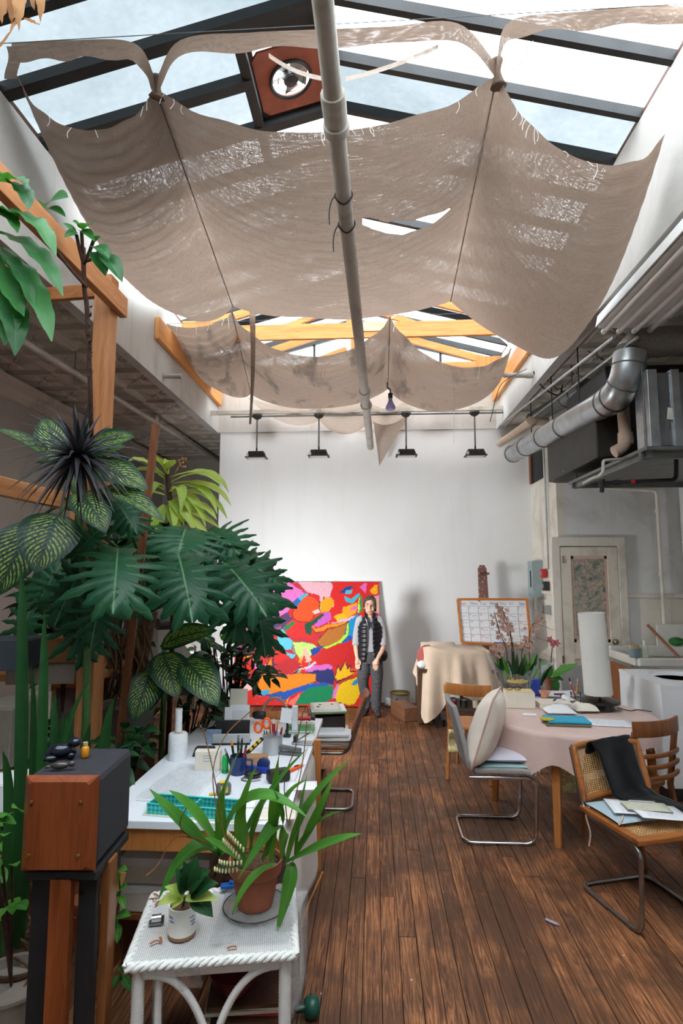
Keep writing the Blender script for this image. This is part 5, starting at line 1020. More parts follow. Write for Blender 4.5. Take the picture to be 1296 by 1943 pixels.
m = MB(); m.grid(garm, 18, 50); o = m.build('black_garment', cloth('black_knit', C(14, 14, 17), .2), smooth=180, solid=.008, loc=(1.5, 3.6, .5), offset=0); tag(o, 'black knit garment thrown over the cane chair back', 'garment')
cushion('seat_pad', RC @ Vector((-.05, .06, .500)), .36, .30, .032, cloth('pale_blue_cloth', C(170, 192, 200), .08), 'pale blue cotton pad on the cane seat', (0, 0, .285), None, 'seat pad')
for k, pts in enumerate(([(-.21, .18, .495), (-.235, .19, .44), (-.225, .17, .35), (-.23, .18, .27)], [(-.16, -.03, .515), (-.20, -.07, .512), (-.235, -.09, .497)])):
    o = MB().tube([RC @ Vector(p) for p in spline(pts, 5)], .005, 6).build('tie_ribbon', plain('floral_ribbon', C(206, 176, 160), .9, 0, .4, 160)); tag(o, ['long floral tie ribbon hanging from the seat pad', 'short floral tie ribbon lying over the cane seat edge'][k], 'ribbon')
t = NT('printed_page'); sp = t.add('ShaderNodeSeparateXYZ'); t.link(t.coords('UV'), sp.inputs[0]); ln = t.math('GREATER_THAN', t.math('SINE', t.math('MULTIPLY', sp.outputs[1], 150)), .25); wn_ = t.noise(t.coords('UV', (70, 24, 1)), 1.0, 2)
inb = t.math('MULTIPLY', t.math('LESS_THAN', t.math('ABSOLUTE', t.math('SUBTRACT', sp.outputs[0], .5)), .42), t.math('LESS_THAN', t.math('ABSOLUTE', t.math('SUBTRACT', sp.outputs[1], .45)), .38))
t.link(t.mix(t.math('MULTIPLY', t.math('MULTIPLY', t.math('MULTIPLY', ln, t.math('GREATER_THAN', wn_, .46)), inb), .45), C(232, 234, 238), C(70, 76, 90)), t.p.inputs['Base Color']); t.p.inputs['Roughness'].default_value = .7
plain('paper_white', C(236, 237, 240), .7, 0, .02); plain('paper_cream', C(226, 218, 202), .8, 0, .05); plain('card_olive', C(196, 196, 176), .7, 0, .12, 30)
def sheet(name, c, w, h, rz, mat, label, tilt=(0, 0), th=.002, cat='paper', curl=.0, n=6, group=None):
    m = MB(); E = Euler((tilt[0], tilt[1], rz)).to_matrix()
    m.grid(lambda u, v: E @ Vector(((u-.5)*w, (v-.5)*h, curl*(2*u-1)**2+curl*.7*(2*v-1)**2*(u > .3))), n, n); o = m.build(name, mat, smooth=180, solid=th, offset=1); o.location = c; return tag(o, label, cat, group)
sheet('printed_sheet', RC @ Vector((-.04, .02, .530)), .20, .28, .285+1.2, 'printed_page', 'printed sheet with blue heading lying furthest back on the cane chair')
sheet('printed_sheet', RC @ Vector((.03, -.08, .536)), .20, .28, .285+1.35, 'printed_page', 'printed sheet lying nearest the front edge of the cane chair', (.08, 0))
sheet('patterned_card', RC @ Vector((.0, -.02, .545)), .12, .24, .285+1.25, 'card_olive', 'pale olive patterned card lying on the printed sheets', (.03, 0), .003, 'card')
# ---------------------------------------------------------------- round table
TC = Vector((1.49, 4.66, 0)); TR = .645; TZ = .75
rt = thing('round_table', 'round dining table with tapered honey wooden legs under a pink cloth', 'table', TC)
MB().lathe([(0, TZ-.03), (TR-.01, TZ-.03), (TR, TZ-.02), (TR, TZ-.004), (0, TZ-.004)], seg=48).build('table_top', 'honey_wood', rt, smooth=40)
MB().lathe([(.46, TZ-.11), (.47, TZ-.03)], seg=32).build('apron', 'honey_wood', rt, smooth=40)
g = G(1058, 1612, 0)-TC; a0 = math.atan2(g.y, g.x)
for k in range(4):
    a = a0+k*math.pi/2; d_ = Vector((math.cos(a), math.sin(a), 0)); e_ = Vector((-d_.y, d_.x, 0)); m = MB(); vs = []
    for r_, z_, s_ in ((.585, 0, .022), (.55, TZ-.03, .033)): vs += [d_*r_+d_*(i*s_)+e_*(j*s_)+Vector((0, 0, z_)) for i, j in ((-1, -1), (1, -1), (1, 1), (-1, 1))]
    m.add(vs, [(3, 2, 1, 0), (4, 5, 6, 7), (0, 1, 5, 4), (1, 2, 6, 5), (2, 3, 7, 6), (3, 0, 4, 7)]).build('leg', 'honey_wood', rt, bevel=.005)
cloth('pink_canvas', C(214, 186, 176), .06, 300); tb = thing('tablecloth', 'dusty pink canvas cloth with a frayed hem over the round table', 'tablecloth', TC+Vector((0, 0, TZ)))
def hang(th):
    d1 = math.cos(th-math.radians(-125)); return .02+.24*max(0, d1)**1.2*(1+.18*math.sin(th*7))+.02*math.sin(th*13)*(d1 > 0)
def tcl(u, v):
    th = u*2*math.pi; r = min(v/.7, 1)*(TR+.006); hg = max(0, (v-.7)/.3); L = hang(th); fold = .022*math.sin(th*11+.5)*hg*min(1, L*6)
    rr = r+hg*.015+fold; return TC+Vector((rr*math.cos(th), rr*math.sin(th), TZ+.002-hg*L-.004*(r > TR-.01)))
m = MB(); m.grid(tcl, 120, 30); m.build('drape', 'pink_canvas', tb, smooth=180, world=True)
rg = random.Random(4)
for k in range(46):
    th = math.radians(-125+rg.uniform(-75, 75)); p = tcl((th/(2*math.pi)) % 1, 1); MB().tube([p, p+Vector((rg.uniform(-.01, .01), rg.uniform(-.01, .01), -.014-.012*rg.random()))], .0016, 4).build('fringe_thread', 'thread_white', tb, world=True)
ZT = TZ+.004
def onT(px, py, dz=0): p = G(px, py, ZT); p.z = ZT+dz; return p
# lamp
p = onT(1140, 1346); lm = thing('table_lamp', 'tall white cylinder shade lamp on a black disc base', 'lamp', p)
MB().lathe([(.10, 0), (.105, .005), (.10, .045), (.08, .05), (.145, .052), (.15, .062), (.148, .075), (.03, .085), (0, .085)], seg=36).build('base', plain('lamp_black', C(34, 32, 32), .2, 0, .1), lm, smooth=40)
MB().cyl((0, 0, .08), (-.03, 0, .2), .009, 8).build('stem', 'charcoal_metal', lm, smooth=50)
axl = Vector((-.045, 0, 1)).normalized()
MB().lathe([(.108, 0), (.103, .645), (.100, .645), (.105, .0)], (-.012, 0, .12), 40, axis=axl).build('shade', cloth('shade_white', C(240, 238, 232), .02, 300, .8, .3), lm, smooth=40)
o = MB().tube(spline([p+Vector((.12, -.02, .02)), p+Vector((.2, -.06, .006)), p+Vector((.28, -.02, .006)), p+Vector((.36, -.08, .006))], 6), .004, 6).build('power_cable', 'black_plastic', lm, world=True)
# cream box with glasses on it
p = onT(985, 1340); bx_ = thing('storage_box', 'cream cardboard box with yellow lid edge on the round table', 'box', p, -.08)
MB().box((0, 0, .06), (.23, .16, .12)).build('case', plain('cream_card', C(228, 220, 204), .7, 0, .03), bx_, bevel=.003); MB().box((0, 0, .123), (.225, .155, .006)).build('lid', plain('manila', C(226, 204, 150), .7), bx_)
gl = thing('eyeglasses', 'black eyeglasses lying on the cream box', 'glasses', p+Vector((-.04, 0, .128)), -.08)
for s_ in (-1, 1): MB().tube([(s_*.032+.026*math.cos(a), .0, .018+.017*math.sin(a)) for a in [k*math.pi/8 for k in range(16)]], .003, 6, closed=True).build('rim', 'black_plastic', gl, smooth=60); MB().tube([(s_*.06, 0, .022), (s_*.058, .06, .01), (s_*.05, .1, .004)], .003, 6).build('temple_arm', 'black_plastic', gl)
MB().cyl((-.006, 0, .022), (.006, 0, .022), .003, 6).build('bridge', 'black_plastic', gl)
p = onT(1005, 1357); o = MB().box((0, 0, .005), (.10, .05, .01)).build('white_eraser', 'paper_white', bevel=.002); o.location = p; o.rotation_euler = (0, 0, -.1); tag(o, 'small white card block before the cream box', 'card')
# paper pile, folder, towels
p = onT(1052, 1338); sheet('handwritten_sheet', onT(1062, 1328, .045), .30, .22, -.05, 'printed_page', 'handwritten white sheets fanned on the round table', (0, 0), .004, 'paper', .01)
o = MB().box((0, 0, .02), (.27, .2, .04)).build('magazine_stack', 'paper_cream', bevel=.003); o.location = onT(1050, 1340); tag(o, 'low stack of cream booklets under the handwritten sheets', 'booklets')
fo = MB().box((0, 0, .006), (.30, .20, .012)).build('turquoise_folder', plain('turquoise_card', C(30, 160, 196), .45), bevel=.002); fo.location = onT(1075, 1370, .012); fo.rotation_euler = (0, 0, -.06); tag(fo, 'turquoise folder under the white towels', 'folder')
o = MB().box((0, 0, .005), (.31, .21, .010)).build('brown_clipboard', plain('clip_brown', C(110, 96, 70), .6), bevel=.002); o.location = onT(1072, 1372, .0); o.rotation_euler = (0, 0, -.06); tag(o, 'thin brown clipboard lying under the turquoise folder', 'clipboard')
o = MB().lathe([(0, 0), (.05, 0), (.052, .004), (.05, .009), (0, .01)], seg=24, sx=1, sy=.7).build('yellow_disc', plain('mustard', C(196, 176, 40), .5), smooth=50); o.location = onT(1038, 1372, .024); tag(o, 'mustard yellow oval lid on the turquoise folder', 'lid')
def towel(name, px, py, w, d, h, label, seed, mat, dz=.024):
    m = MB(); m.grid(lambda u, v: Vector(((u-.5)*w, (v-.5)*d, h*max(0, 1-(2*u-1)**4)*max(0, 1-(2*v-1)**4)*(.75+.5*mnoise.noise(Vector((u*3, v*3, seed)))))), 18, 14); o = m.build(name, mat, smooth=180, loc=None); o.location = onT(px, py, dz); tag(o, label, 'towel'); return o
cloth('white_towel', C(232, 232, 232), .05, 500); cloth('cream_towel', C(226, 220, 204), .05, 500)
towel('white_towel', 1062, 1355, .22, .16, .05, 'folded white towel on the turquoise folder', 1, 'white_towel'); towel('cream_towel', 1110, 1350, .18, .16, .06, 'crumpled cream towel beside the lamp base', 5, 'cream_towel', .02)
pt = thing('paint_tube', 'white squeezed paint tube with black cap on the towels', 'paint tube', onT(1072, 1350, .09), .2)
m = MB(); m.grid(lambda u, v: Vector((lerp(.028, .034, v)*math.cos(u*6.283), -.13*v, .02+lerp(.024, .002, v)*math.sin(u*6.283))), 18, 8); m.build('tube_body', plain('tube_foil', C(224, 226, 228), .3, .2, .05), pt, smooth=180); MB().lathe([(.026, 0), (.02, .02), (.018, .035), (0, .036)], (0, 0, .02), 14, axis=(0, 1, .1)).build('cap', 'black_plastic', pt, smooth=50)
for k, (px, py, mt, lab) in enumerate(((1056, 1345, 'ink_blue', 'blue capped pen on the white towel'),)):
    pn = thing('pen', lab, 'pen', onT(px, py, .075), .9); MB().cyl((-.035, 0, 0), (.03, 0, .01), .008, 8).build('barrel', plain('pen_blue', C(30, 110, 180), .3), pn, smooth=50); MB().cyl((-.05, 0, -.002), (-.03, 0, 0), .006, 8).build('tip', 'black_plastic', pn)
p = onT(1034, 1333, .045); pot = thing('peach_pot', 'tiny peach clay pot on the paper stack', 'pot', p); MB().lathe([(.028, 0), (.034, .03), (.043, .032), (.044, .05), (.036, .05), (.03, .01)], seg=20).build('pot', plain('peach_clay', C(206, 146, 118), .8), pot, smooth=50)
o = MB().box((0, 0, .012), (.09, .03, .02)).build('maroon_box', plain('maroon', C(120, 36, 44), .5), bevel=.003); o.location = onT(1062, 1331, .045); tag(o, 'small maroon case on the handwritten sheets', 'case')
sheet('white_sheet', onT(1158, 1372, .002), .30, .21, -.12, 'printed_page', 'white printed sheet lying before the lamp at the table edge')
o = MB().box((0, 0, .075), (.085, .02, .15)).build('blue_card', plain('royal_blue', C(30, 58, 150), .5), bevel=.012); o.location = onT(1017, 1321); o.rotation_euler = (-.1, 0, -.1); tag(o, 'royal blue card standing between the two orchids', 'card')
jar = thing('brush_jar', 'clear glass jar holding brushes beside the lamp', 'jar', onT(1093, 1335)); t = NT('clear_glass'); g_ = t.add('ShaderNodeBsdfGlossy', i_Roughness=.04); tp_ = t.add('ShaderNodeBsdfTransparent', i_Color=(.88, .92, .92, 1)); fr_ = t.add('ShaderNodeFresnel', i_IOR=1.25); mx = t.add('ShaderNodeMixShader'); t.link(fr_.outputs[0], mx.inputs[0]); t.link(tp_.outputs[0], mx.inputs[1]); t.link(g_.outputs[0], mx.inputs[2]); t.link(mx.outputs[0], t.out.inputs[0])
MB().lathe([(.0, .003), (.04, .003), (.042, .01), (.042, .095), (.039, .095), (.039, .012), (0, .01)], seg=22).build('glass', 'clear_glass', jar, smooth=50)
for k, (dx, dy, L, mt, lab) in enumerate(((-.05, 0, .20, 'alarm_red', 'red handled brush in the glass jar'), (.03, .02, .19, plain('pencil_orange', C(220, 130, 40), .4), 'orange brush in the glass jar'), (-.02, .03, .15, 'mid_brown_wood', 'brown brush in the glass jar'))):
    b0 = onT(1093, 1335, .014); br_ = thing('paint_brush', lab, 'brush', b0); e_ = Vector((dx, dy, L)); MB().tube([(-dx*.2, -dy*.2, 0), e_*.72], [.004, .0055], 8).build('handle', mt, br_, smooth=50); MB().cyl(e_*.72, e_*.84, .006, 8).build('ferrule', 'chrome', br_); MB().tube([e_*.84, e_*.92, e_], [.006, .007, .001], 8).build('bristles', 'black_plastic' if k < 1 else 'sponge_tan', br_)
# floral cloth hanging under the far side of the table
for k, (px, py, D, lab) in enumerate(((866, 1405, 5.35, 'yellow patterned cloth pad tied under the far wooden chair'), (1078, 1480, 4.9, 'yellow patterned cloth hanging behind the front table leg'))):
    c_ = W(px, py, D); o = MB().grid(lambda u, v: Vector(((u-.5)*.14, .03*math.sin(v*5), (v-.5)*.2)), 8, 8).build('patterned_cloth', plain('yellow_floral', C(216, 206, 150), .9, 0, .35, 26), smooth=180, solid=.012); o.location = c_; tag(o, lab, 'cloth')
# ---------------------------------------------------------------- desk chair loaded with papers
dk = cantilever('desk_chair', 'brown plywood tube chair loaded with papers at the end of the desk', (-.43, 4.84, 0), math.radians(-90), .40, None, 'worn_chrome', .0125, .43, True, .23, .24, .10, .80)
m = MB(); m.grid(lambda u, v: Vector(((u-.5)*.40, -.22+v*.43, .445+.01*(2*u-1)**2)), 8, 8); m.build('seat', 'chair_brown', dk, smooth=180, solid=.022, bevel=.006, offset=1)
m = MB(); m.grid(lambda u, v: Vector(((u-.5)*.42*(1-.12*v**6), .225+.12*v+.03*(1-(2*u-1)**2), .50+.36*v)), 12, 10); m.build('backrest', 'chair_brown', dk, smooth=180, solid=.018, bevel=.006, offset=0)
def pile(name, c, w, d, h, rz, mat, label, cat='papers', jag=.02, n=None, seed=1):
    t = thing(name, label, cat, c, rz); rg = random.Random(seed); n = n or 5
    for k in range(n):
        o = MB().box((rg.uniform(-jag, jag), rg.uniform(-jag, jag), h*(k+.5)/n), (w*rg.uniform(.93, 1), d*rg.uniform(.93, 1), h/n*.92)).build('sheaf', mat if isinstance(mat, str) else mat[k % len(mat)], t, bevel=.001); o.rotation_euler = (0, 0, rg.uniform(-.06, .06))
    return t
pile('paper_pile', (-.39, 4.80, .472), .36, .30, .10, .1, ('paper_white', 'paper_cream', 'paper_white'), 'sagging pile of loose papers on the desk chair seat', n=6)
sheet('printed_sheet', (-.41, 4.78, .58), .30, .24, .15, 'printed_page', 'printed form on top of the loose papers on the desk chair', (.15, 0))
o = MB().box((0, 0, .045), (.28, .24, .09)).build('black_box_file', plain('dark_brown_box', C(38, 26, 22), .7), bevel=.004); o.location = (-.40, 4.92, .585); o.rotation_euler = (.05, 0, .1); tag(o, 'dark brown box file on the papers of the desk chair', 'box file')
pile('magazine_pile', (-.42, 4.92, .685), .30, .26, .035, .16, (plain('mag_red', C(190, 60, 60), .5), plain('mag_green', C(110, 150, 90), .5), 'paper_white'), 'stack of red and green magazines on the box file', 'magazines', n=3, seed=5)
sheet('sketch_pad', (-.42, 4.91, .725), .24, .22, .2, 'paper_cream', 'sketch pad with small ink marks topping the magazine stack', (.05, 0), .006, 'pad')
for k, (dx, dy) in enumerate(((-.05, .03), (-.06, -.04), (.05, .05))): o = MB().sph((0, 0, 0), .012, 8, 6, (1.3, .7, .2)).build('ink_mark', 'ink_black', bpy.data.objects['sketch_pad'], smooth=180); o.location = (dx, dy, .009)
wb_ = thing('waste_box', 'dark brown open box under the desk chair', 'box', (-.52, 4.62, 0)); 
for c_, d_ in (((0, -.11, .14), (.24, .015, .28)), ((0, .11, .14), (.24, .015, .28)), ((-.115, 0, .14), (.015, .22, .28)), ((.115, 0, .14), (.015, .22, .28)), ((0, 0, .01), (.22, .2, .015))): MB().box(c_, d_).build('side', 'dark_board', wb_)
# ---------------------------------------------------------------- white desk and everything on it
DX0, DX1, DY0, DY1, DZ = -1.265, -.40, 2.60, 4.42, .75
ds = thing('work_desk', 'long white topped desk with honey wooden apron and legs', 'desk', ((DX0+DX1)/2, (DY0+DY1)/2, 0))
MB().box(((DX0+DX1)/2, (DY0+DY1)/2, DZ-.0175), (DX1-DX0, DY1-DY0, .035)).build('desk_top', plain('white_laminate', C(228, 232, 238), .35, 0, .03, 4), ds, world=True, bevel=.003)
MB().box(((DX0+DX1)/2, DY0+.03, DZ-.085), (DX1-DX0-.03, .025, .10)).build('apron', 'honey_wood', ds, world=True, bevel=.003)
for x in (DX0+.04, DX1-.05): MB().box((x, (DY0+DY1)/2, DZ-.085), (.025, DY1-DY0-.08, .1)).build('apron', 'honey_wood', ds, world=True)
for x, y in ((DX0+.06, DY0+.06), (DX0+.06, DY1-.06), (DX1-.07, DY1-.06)): MB().box((x, y, (DZ-.04)/2), (.05, .05, DZ-.04)).build('leg', 'honey_wood', ds, world=True, bevel=.004)
MB().box((DX1+.028, 3.74, .395), (.045, .04, .79)).build('side_batten', 'honey_wood', ds, world=True, bevel=.004)
# raw canvas hanging over the right edge
hc = thing('hanging_canvas', 'raw grey canvas hanging over the right edge of the desk to the floor', 'canvas', (DX1+.01, 3.1, DZ)); cloth('raw_grey_canvas', C(196, 188, 180), .07, 260)
m = MB(); m.grid(lambda u, v: Vector((DX1-.03+.045*min(1, v*9)+.035*math.sin(u*9)*v**1.5+.03*v*(1-u), lerp(2.50, 3.70, u)+.02*math.sin(v*4), DZ+.004-v*(lerp(.72, .64, u)))), 40, 20); m.build('drape', 'raw_grey_canvas', hc, smooth=180, world=True, solid=.003)
film = NT('clear_film'); g_ = film.add('ShaderNodeBsdfGlossy', i_Roughness=.12); tp_ = film.add('ShaderNodeBsdfTransparent', i_Color=(.93, .95, .96, 1)); df = film.add('ShaderNodeBsdfDiffuse', i_Color=(.9, .92, .94, 1)); n = film.noise(film.coords(), 30, 3, .6, .5)
bmp = film.add('ShaderNodeBump', i_Strength=1.0, i_Distance=.01); film.link(n, bmp.inputs['Height']); film.link(bmp.outputs[0], g_.inputs['Normal'])
m1 = film.add('ShaderNodeMixShader', i_0=.5); film.link(g_.outputs[0], m1.inputs[1]); film.link(df.outputs[0], m1.inputs[2]); m2 = film.add('ShaderNodeMixShader'); film.link(film.ramp(n, [(.35, (.14,.14,.14,1)), (.7, (.46,.46,.46,1))]), m2.inputs[0]); film.link(tp_.outputs[0], m2.inputs[1]); film.link(m1.outputs[0], m2.inputs[2]); film.link(m2.outputs[0], film.out.inputs[0])
m = MB(); m.grid(lambda u, v: Vector((DX1+.06+.03*math.sin(u*14+v*3), lerp(2.45, 2.75, u), lerp(.42, .04, v)+.02*math.sin(u*9))), 16, 12); o = m.build('plastic_wrap', 'clear_film', smooth=180, loc=(DX1+.06, 2.6, .04)); tag(o, 'crumpled clear plastic hanging beside the canvas near the wicker table', 'plastic')
def onD(px, py, dz=0): p = G(px, py, DZ); p.z = DZ+.001+dz; return p
def put(o, p, rz=0): o.location = p; o.rotation_euler = (0, 0, rz); return o
# stretch wrap rolls
p = onD(337, 1440); t = thing('wrap_roll', 'fat white roll of stretch wrap standing on the desk', 'roll', p); plain('wrap_white', C(226, 230, 232), .3, 0, .05, 40); MB().lathe([(.055, 0), (.057, .01), (.056, .14), (.05, .148), (.02, .148)], seg=28).build('film', 'wrap_white', t, smooth=50); MB().lathe([(.02, .13), (.02, .155), (.0, .155)], seg=16).build('core', 'tan_pipe', t)
t = thing('cardboard_tube', 'slim white tube standing on top of the fat wrap roll', 'tube', p+Vector((0, 0, .157))); MB().lathe([(.02, 0), (.021, .13), (.016, .13), (.015, .02), (0, .02)], seg=20).build('wall', 'wrap_white', t, smooth=50); MB().lathe([(.0185, .1315), (.0165, .132)], seg=20).build('rim', 'tan_pipe', t)
# plastic sleeve with paper
t = thing('plastic_sleeve', 'clear plastic sleeve holding white paper on the desk', 'sleeve', onD(325, 1490)); q = [onD(258, 1520, .006), onD(362, 1525, .006), onD(420, 1465, .006), onD(345, 1452, .006)]
MB().poly([p_-Vector((0, 0, .005)) for p_ in q], .004).build('paper', 'paper_white', t, world=True); m = MB(); m.grid(lambda u, v: q[0].lerp(q[1], u).lerp(q[3].lerp(q[2], u), v)+Vector((0, 0, .008+.012*abs(mnoise.noise(Vector((u*4, v*4, 2)))))), 16, 16); m.build('film', 'clear_film', t, smooth=180, world=True)
for k in range(14): a = q[0].lerp(q[1], .15+.05*k)+Vector((0, .03+.008*(k % 3), .004)); 
# turquoise two part tray
a, b_ = onD(284, 1543), onD(443, 1556); c_ = (a+b_)/2+Vector((0, .045, 0)); L = (b_-a).length; ang = math.atan2((b_-a).y, (b_-a).x)
ty = thing('turquoise_tray', 'turquoise lattice patterned tray with two brown compartments on the desk edge', 'tray', c_, ang)
t = NT('turquoise_lattice'); v = t.coords(scale=(70, 70, 70), rot=(0, .785, 0)); ck = t.add('ShaderNodeTexChecker', i_Scale=1.0); t.link(v, ck.inputs[0]); ck.inputs[1].default_value = C(70, 196, 188); ck.inputs[2].default_value = C(24, 146, 148); t.link(ck.outputs[0], t.p.inputs['Base Color']); t.p.inputs['Roughness'].default_value = .4
for c2, d2 in (((0, -.055, .022), (L, .008, .044)), ((0, .055, .022), (L, .008, .044)), ((-L/2, 0, .022), (.008, .11, .044)), ((L/2, 0, .022), (.008, .11, .044)), ((.01, 0, .022), (.012, .11, .042))): MB().box(c2, d2).build('tray_wall', 'turquoise_lattice', ty)
MB().box((0, 0, .004), (L, .11, .006)).build('tray_floor', plain('tray_brown', C(84, 58, 50), .7), ty)
for s_ in (-1, 1): MB().box((0, s_*.055, .046), (L+.008, .01, .003)).build('tray_rim', plain('turq_rim', C(60, 200, 190), .4), ty)
MB().box((0, -.005, .001), (L+.03, .14, .002)).build('felt_base', 'card_olive', ty)
# tape measure
t = thing('tape_measure', 'grey and yellow tape measure beside the turquoise tray', 'tape measure', onD(424, 1508), .2); MB().box((0, 0, .03), (.075, .04, .058)).build('case', plain('grey_rubber', C(92, 96, 98), .5), t, bevel=.016); MB().box((.005, -.021, .03), (.035, .004, .03)).build('badge', plain('badge_yellow', C(232, 196, 40), .4), t, bevel=.002); MB().box((0, 0, .06), (.04, .03, .004)).build('top_badge', 'badge_yellow', t); MB().box((-.05, 0, .006), (.04, .02, .002)).build('blade', 'badge_yellow', t)
# cream card box, blue mug holding tools, green lighter
t = thing('card_box', 'cream box of cards with faint lettering standing on the desk', 'box', onD(395, 1462), .05); MB().box((0, 0, .055), (.14, .05, .11)).build('case', 'cream_card', t, bevel=.003)
for k in range(3): MB().box((0, -.0255, .085-.014*k), (.05, .001, .003)).build('print_line', 'ink_grey', t)
t = thing('green_bottle', 'bright green slim bottle beside the blue mug', 'bottle', onD(427, 1466)); MB().lathe([(.017, 0), (.018, .01), (.018, .075), (.014, .09), (.006, .095), (0, .096)], seg=18).build('body', plain('bright_green', C(24, 176, 84), .3), t, smooth=50); MB().lathe([(.0185, .0), (.0185, .02)], seg=18).build('base_band', plain('deep_green', C(16, 130, 64), .3), t, smooth=50)
mg = thing('blue_mug', 'navy blue mug crammed with knives and pens', 'mug', onD(452, 1468)); MB().lathe([(.042, 0), (.046, .01), (.046, .095), (.042, .095), (.04, .012), (0, .01)], seg=24).build('body', plain('navy_glaze', C(28, 52, 108), .2), mg, smooth=50); MB().tube([(.045, 0, .078), (.075, 0, .07), (.075, 0, .03), (.045, 0, .02)], .007, 8).build('handle', 'navy_glaze', mg, smooth=60)
def stick(name, label, cat, base, top, r, body, tip, tl=.2):
    t = thing(name, label, cat, base); e_ = Vector(top)-Vector(base); MB().cyl((0, 0, 0), e_*(1-tl), r, 8).build('barrel', body, t, smooth=50); MB().tube([e_*(1-tl), e_*(1-tl*.4), e_], [r*.95, r*.8, r*.35], 8).build('tip', tip, t, smooth=50); return t
b0 = onD(452, 1468, .02)
for k, (dx, dy, L, bd, tp2, lab) in enumerate(((-.03, .0, .16, 'black_plastic', 'pencil_orange', 'black pliers handle with orange end in the blue mug'), (-.005, .01, .18, 'charcoal_metal', 'chrome', 'grey craft knife in the blue mug'), (.015, -.005, .17, 'black_plastic', 'black_plastic', 'black marker in the blue mug'), (.03, .01, .14, 'mag_red', 'black_plastic', 'dark red pen in the blue mug'), (-.05, -.02, .12, 'charcoal_metal', 'chrome', 'thin grey spatula leaning out of the blue mug'))):
    stick('tool', lab, 'tool', b0+Vector((dx*.5, dy, 0)), b0+Vector((dx*1.4, dy*1.5, L)), .007, bd, tp2)
# grey cup with scissors and pens
cp = onD(517, 1428); t = thing('grey_cup', 'pale grey cylinder cup holding scissors and pencils', 'cup', cp); MB().lathe([(.058, 0), (.06, .005), (.06, .105), (.056, .105), (.055, .01), (0, .008)], seg=28).build('body', plain('cup_grey', C(184, 188, 190), .3, .3, .05), t, smooth=50); MB().lathe([(.061, .098), (.062, .108), (.056, .108)], seg=28).build('rim', 'galvanised', t, smooth=50)
sc = thing('scissors', 'scissors with bright orange handles in the grey cup', 'scissors', cp+Vector((-.03, -.01, .02))); plain('orange_plastic', C(238, 92, 22), .35)
for s_ in (-1, 1):
    c2 = Vector((-.03+s_*.026, -.01, .145+.012*s_)); MB().tube([c2+Vector((.022*math.cos(a), 0, .03*math.sin(a))) for a in [k*math.pi/8 for k in range(16)]], .0075, 8, closed=True).build('finger_ring', 'orange_plastic', sc, smooth=60); MB().bar((s_*.004, -.005, .01), (-.012+s_*.008, -.008, .115), .004, .014).build('blade', 'chrome', sc)
MB().sph((-.012, -.008, .10), .008, 8, 6).build('pivot', 'chrome', sc)
for k, (dx, dy, L, bd, tp2, lab) in enumerate(((-.02, .02, .19, 'pencil_orange', 'pencil_orange', 'left orange pencil in the grey cup'), (.02, .02, .185, 'pencil_orange', 'pencil_orange', 'right orange pencil in the grey cup'), (.0, .025, .19, 'alarm_red', 'lamp_glass', 'fat red marker with white end in the grey cup'), (.02, -.01, .14, 'ink_blue', 'ink_blue', 'blue pen in the grey cup'), (.045, 0, .15, 'maroon', 'maroon', 'maroon pen leaning right in the grey cup'), (-.0, -.02, .13, 'cup_grey', 'cup_grey', 'pale grey pen in the grey cup'))):
    stick('pencil' if 'pencil' in lab else 'pen', lab, 'pencil' if 'pencil' in lab else 'pen', cp+Vector((dx*.6, dy, .015)), cp+Vector((dx*1.3, dy*1.4, L)), .011 if 'fat' in lab else .006, bd, tp2, .15)
# utility knife, orange cutter, tape dispenser, stapler, mouse like things
t = thing('utility_knife', 'yellow and black utility knife leaning on a small box', 'knife', onD(482, 1438, .03)); MB().bar((-.04, -.03, -.0), (.045, .03, .075), .028, .018).build('handle', 'black_plastic', t, bevel=.006)
for k in range(3): f = Vector((-.04, -.03, 0)).lerp(Vector((.045, .03, .075)), .3+.25*k); MB().box(f+Vector((0, -.012, .006)), (.02, .012, .018), (0, -.6, .5)).build('grip_inset', 'badge_yellow', t, bevel=.003)
o = put(MB().box((0, 0, .02), (.12, .08, .04)).build('kraft_box', plain('kraft', C(170, 130, 90), .8), bevel=.003), onD(488, 1447), .1); tag(o, 'low kraft box under the yellow utility knife', 'box')
t = thing('orange_cutter', 'orange snap blade cutter lying on the white desk', 'cutter', onD(558, 1462), 1.0); MB().box((0, 0, .009), (.13, .022, .016)).build('handle', 'orange_plastic', t, bevel=.005); MB().box((.02, 0, .018), (.03, .012, .006)).build('slider', 'black_plastic', t); MB().box((.075, 0, .008), (.03, .01, .001)).build('blade', 'chrome', t)
t = thing('tape_dispenser', 'blue and black tape dispenser on the desk', 'tape dispenser', onD(490, 1466), -.1); MB().lathe([(.035, -.012), (.036, 0), (.035, .012)], (.03, 0, .045), 20, axis=(0, 1, 0)).build('tape_roll', 'navy_glaze', t, smooth=40); MB().box((-.01, 0, .018), (.15, .04, .034)).build('base', plain('blue_plastic', C(30, 54, 150), .3), t, bevel=.01); MB().box((-.085, 0, .03), (.015, .03, .03)).build('cutter_edge', 'chrome', t)
t = thing('black_mouse', 'rounded black gadget in front of the tape dispenser', 'gadget', onD(480, 1476), .2); MB().sph((0, 0, .02), .04, 16, 10, (1.2, .8, .5)).build('shell', 'black_plastic', t, smooth=180); MB().tube(spline([(-.04, 0, .01), (-.06, -.03, .004), (-.02, -.06, .004), (.04, -.05, .004)], 5), .003, 6).build('cable', 'dull_galvanised', t)
o = put(MB().box((0, 0, .03), (.12, .07, .06)).build('black_camera_case', 'black_plastic', bevel=.015), onD(528, 1482), .5); tag(o, 'soft black case lying behind the orchid leaves', 'case')
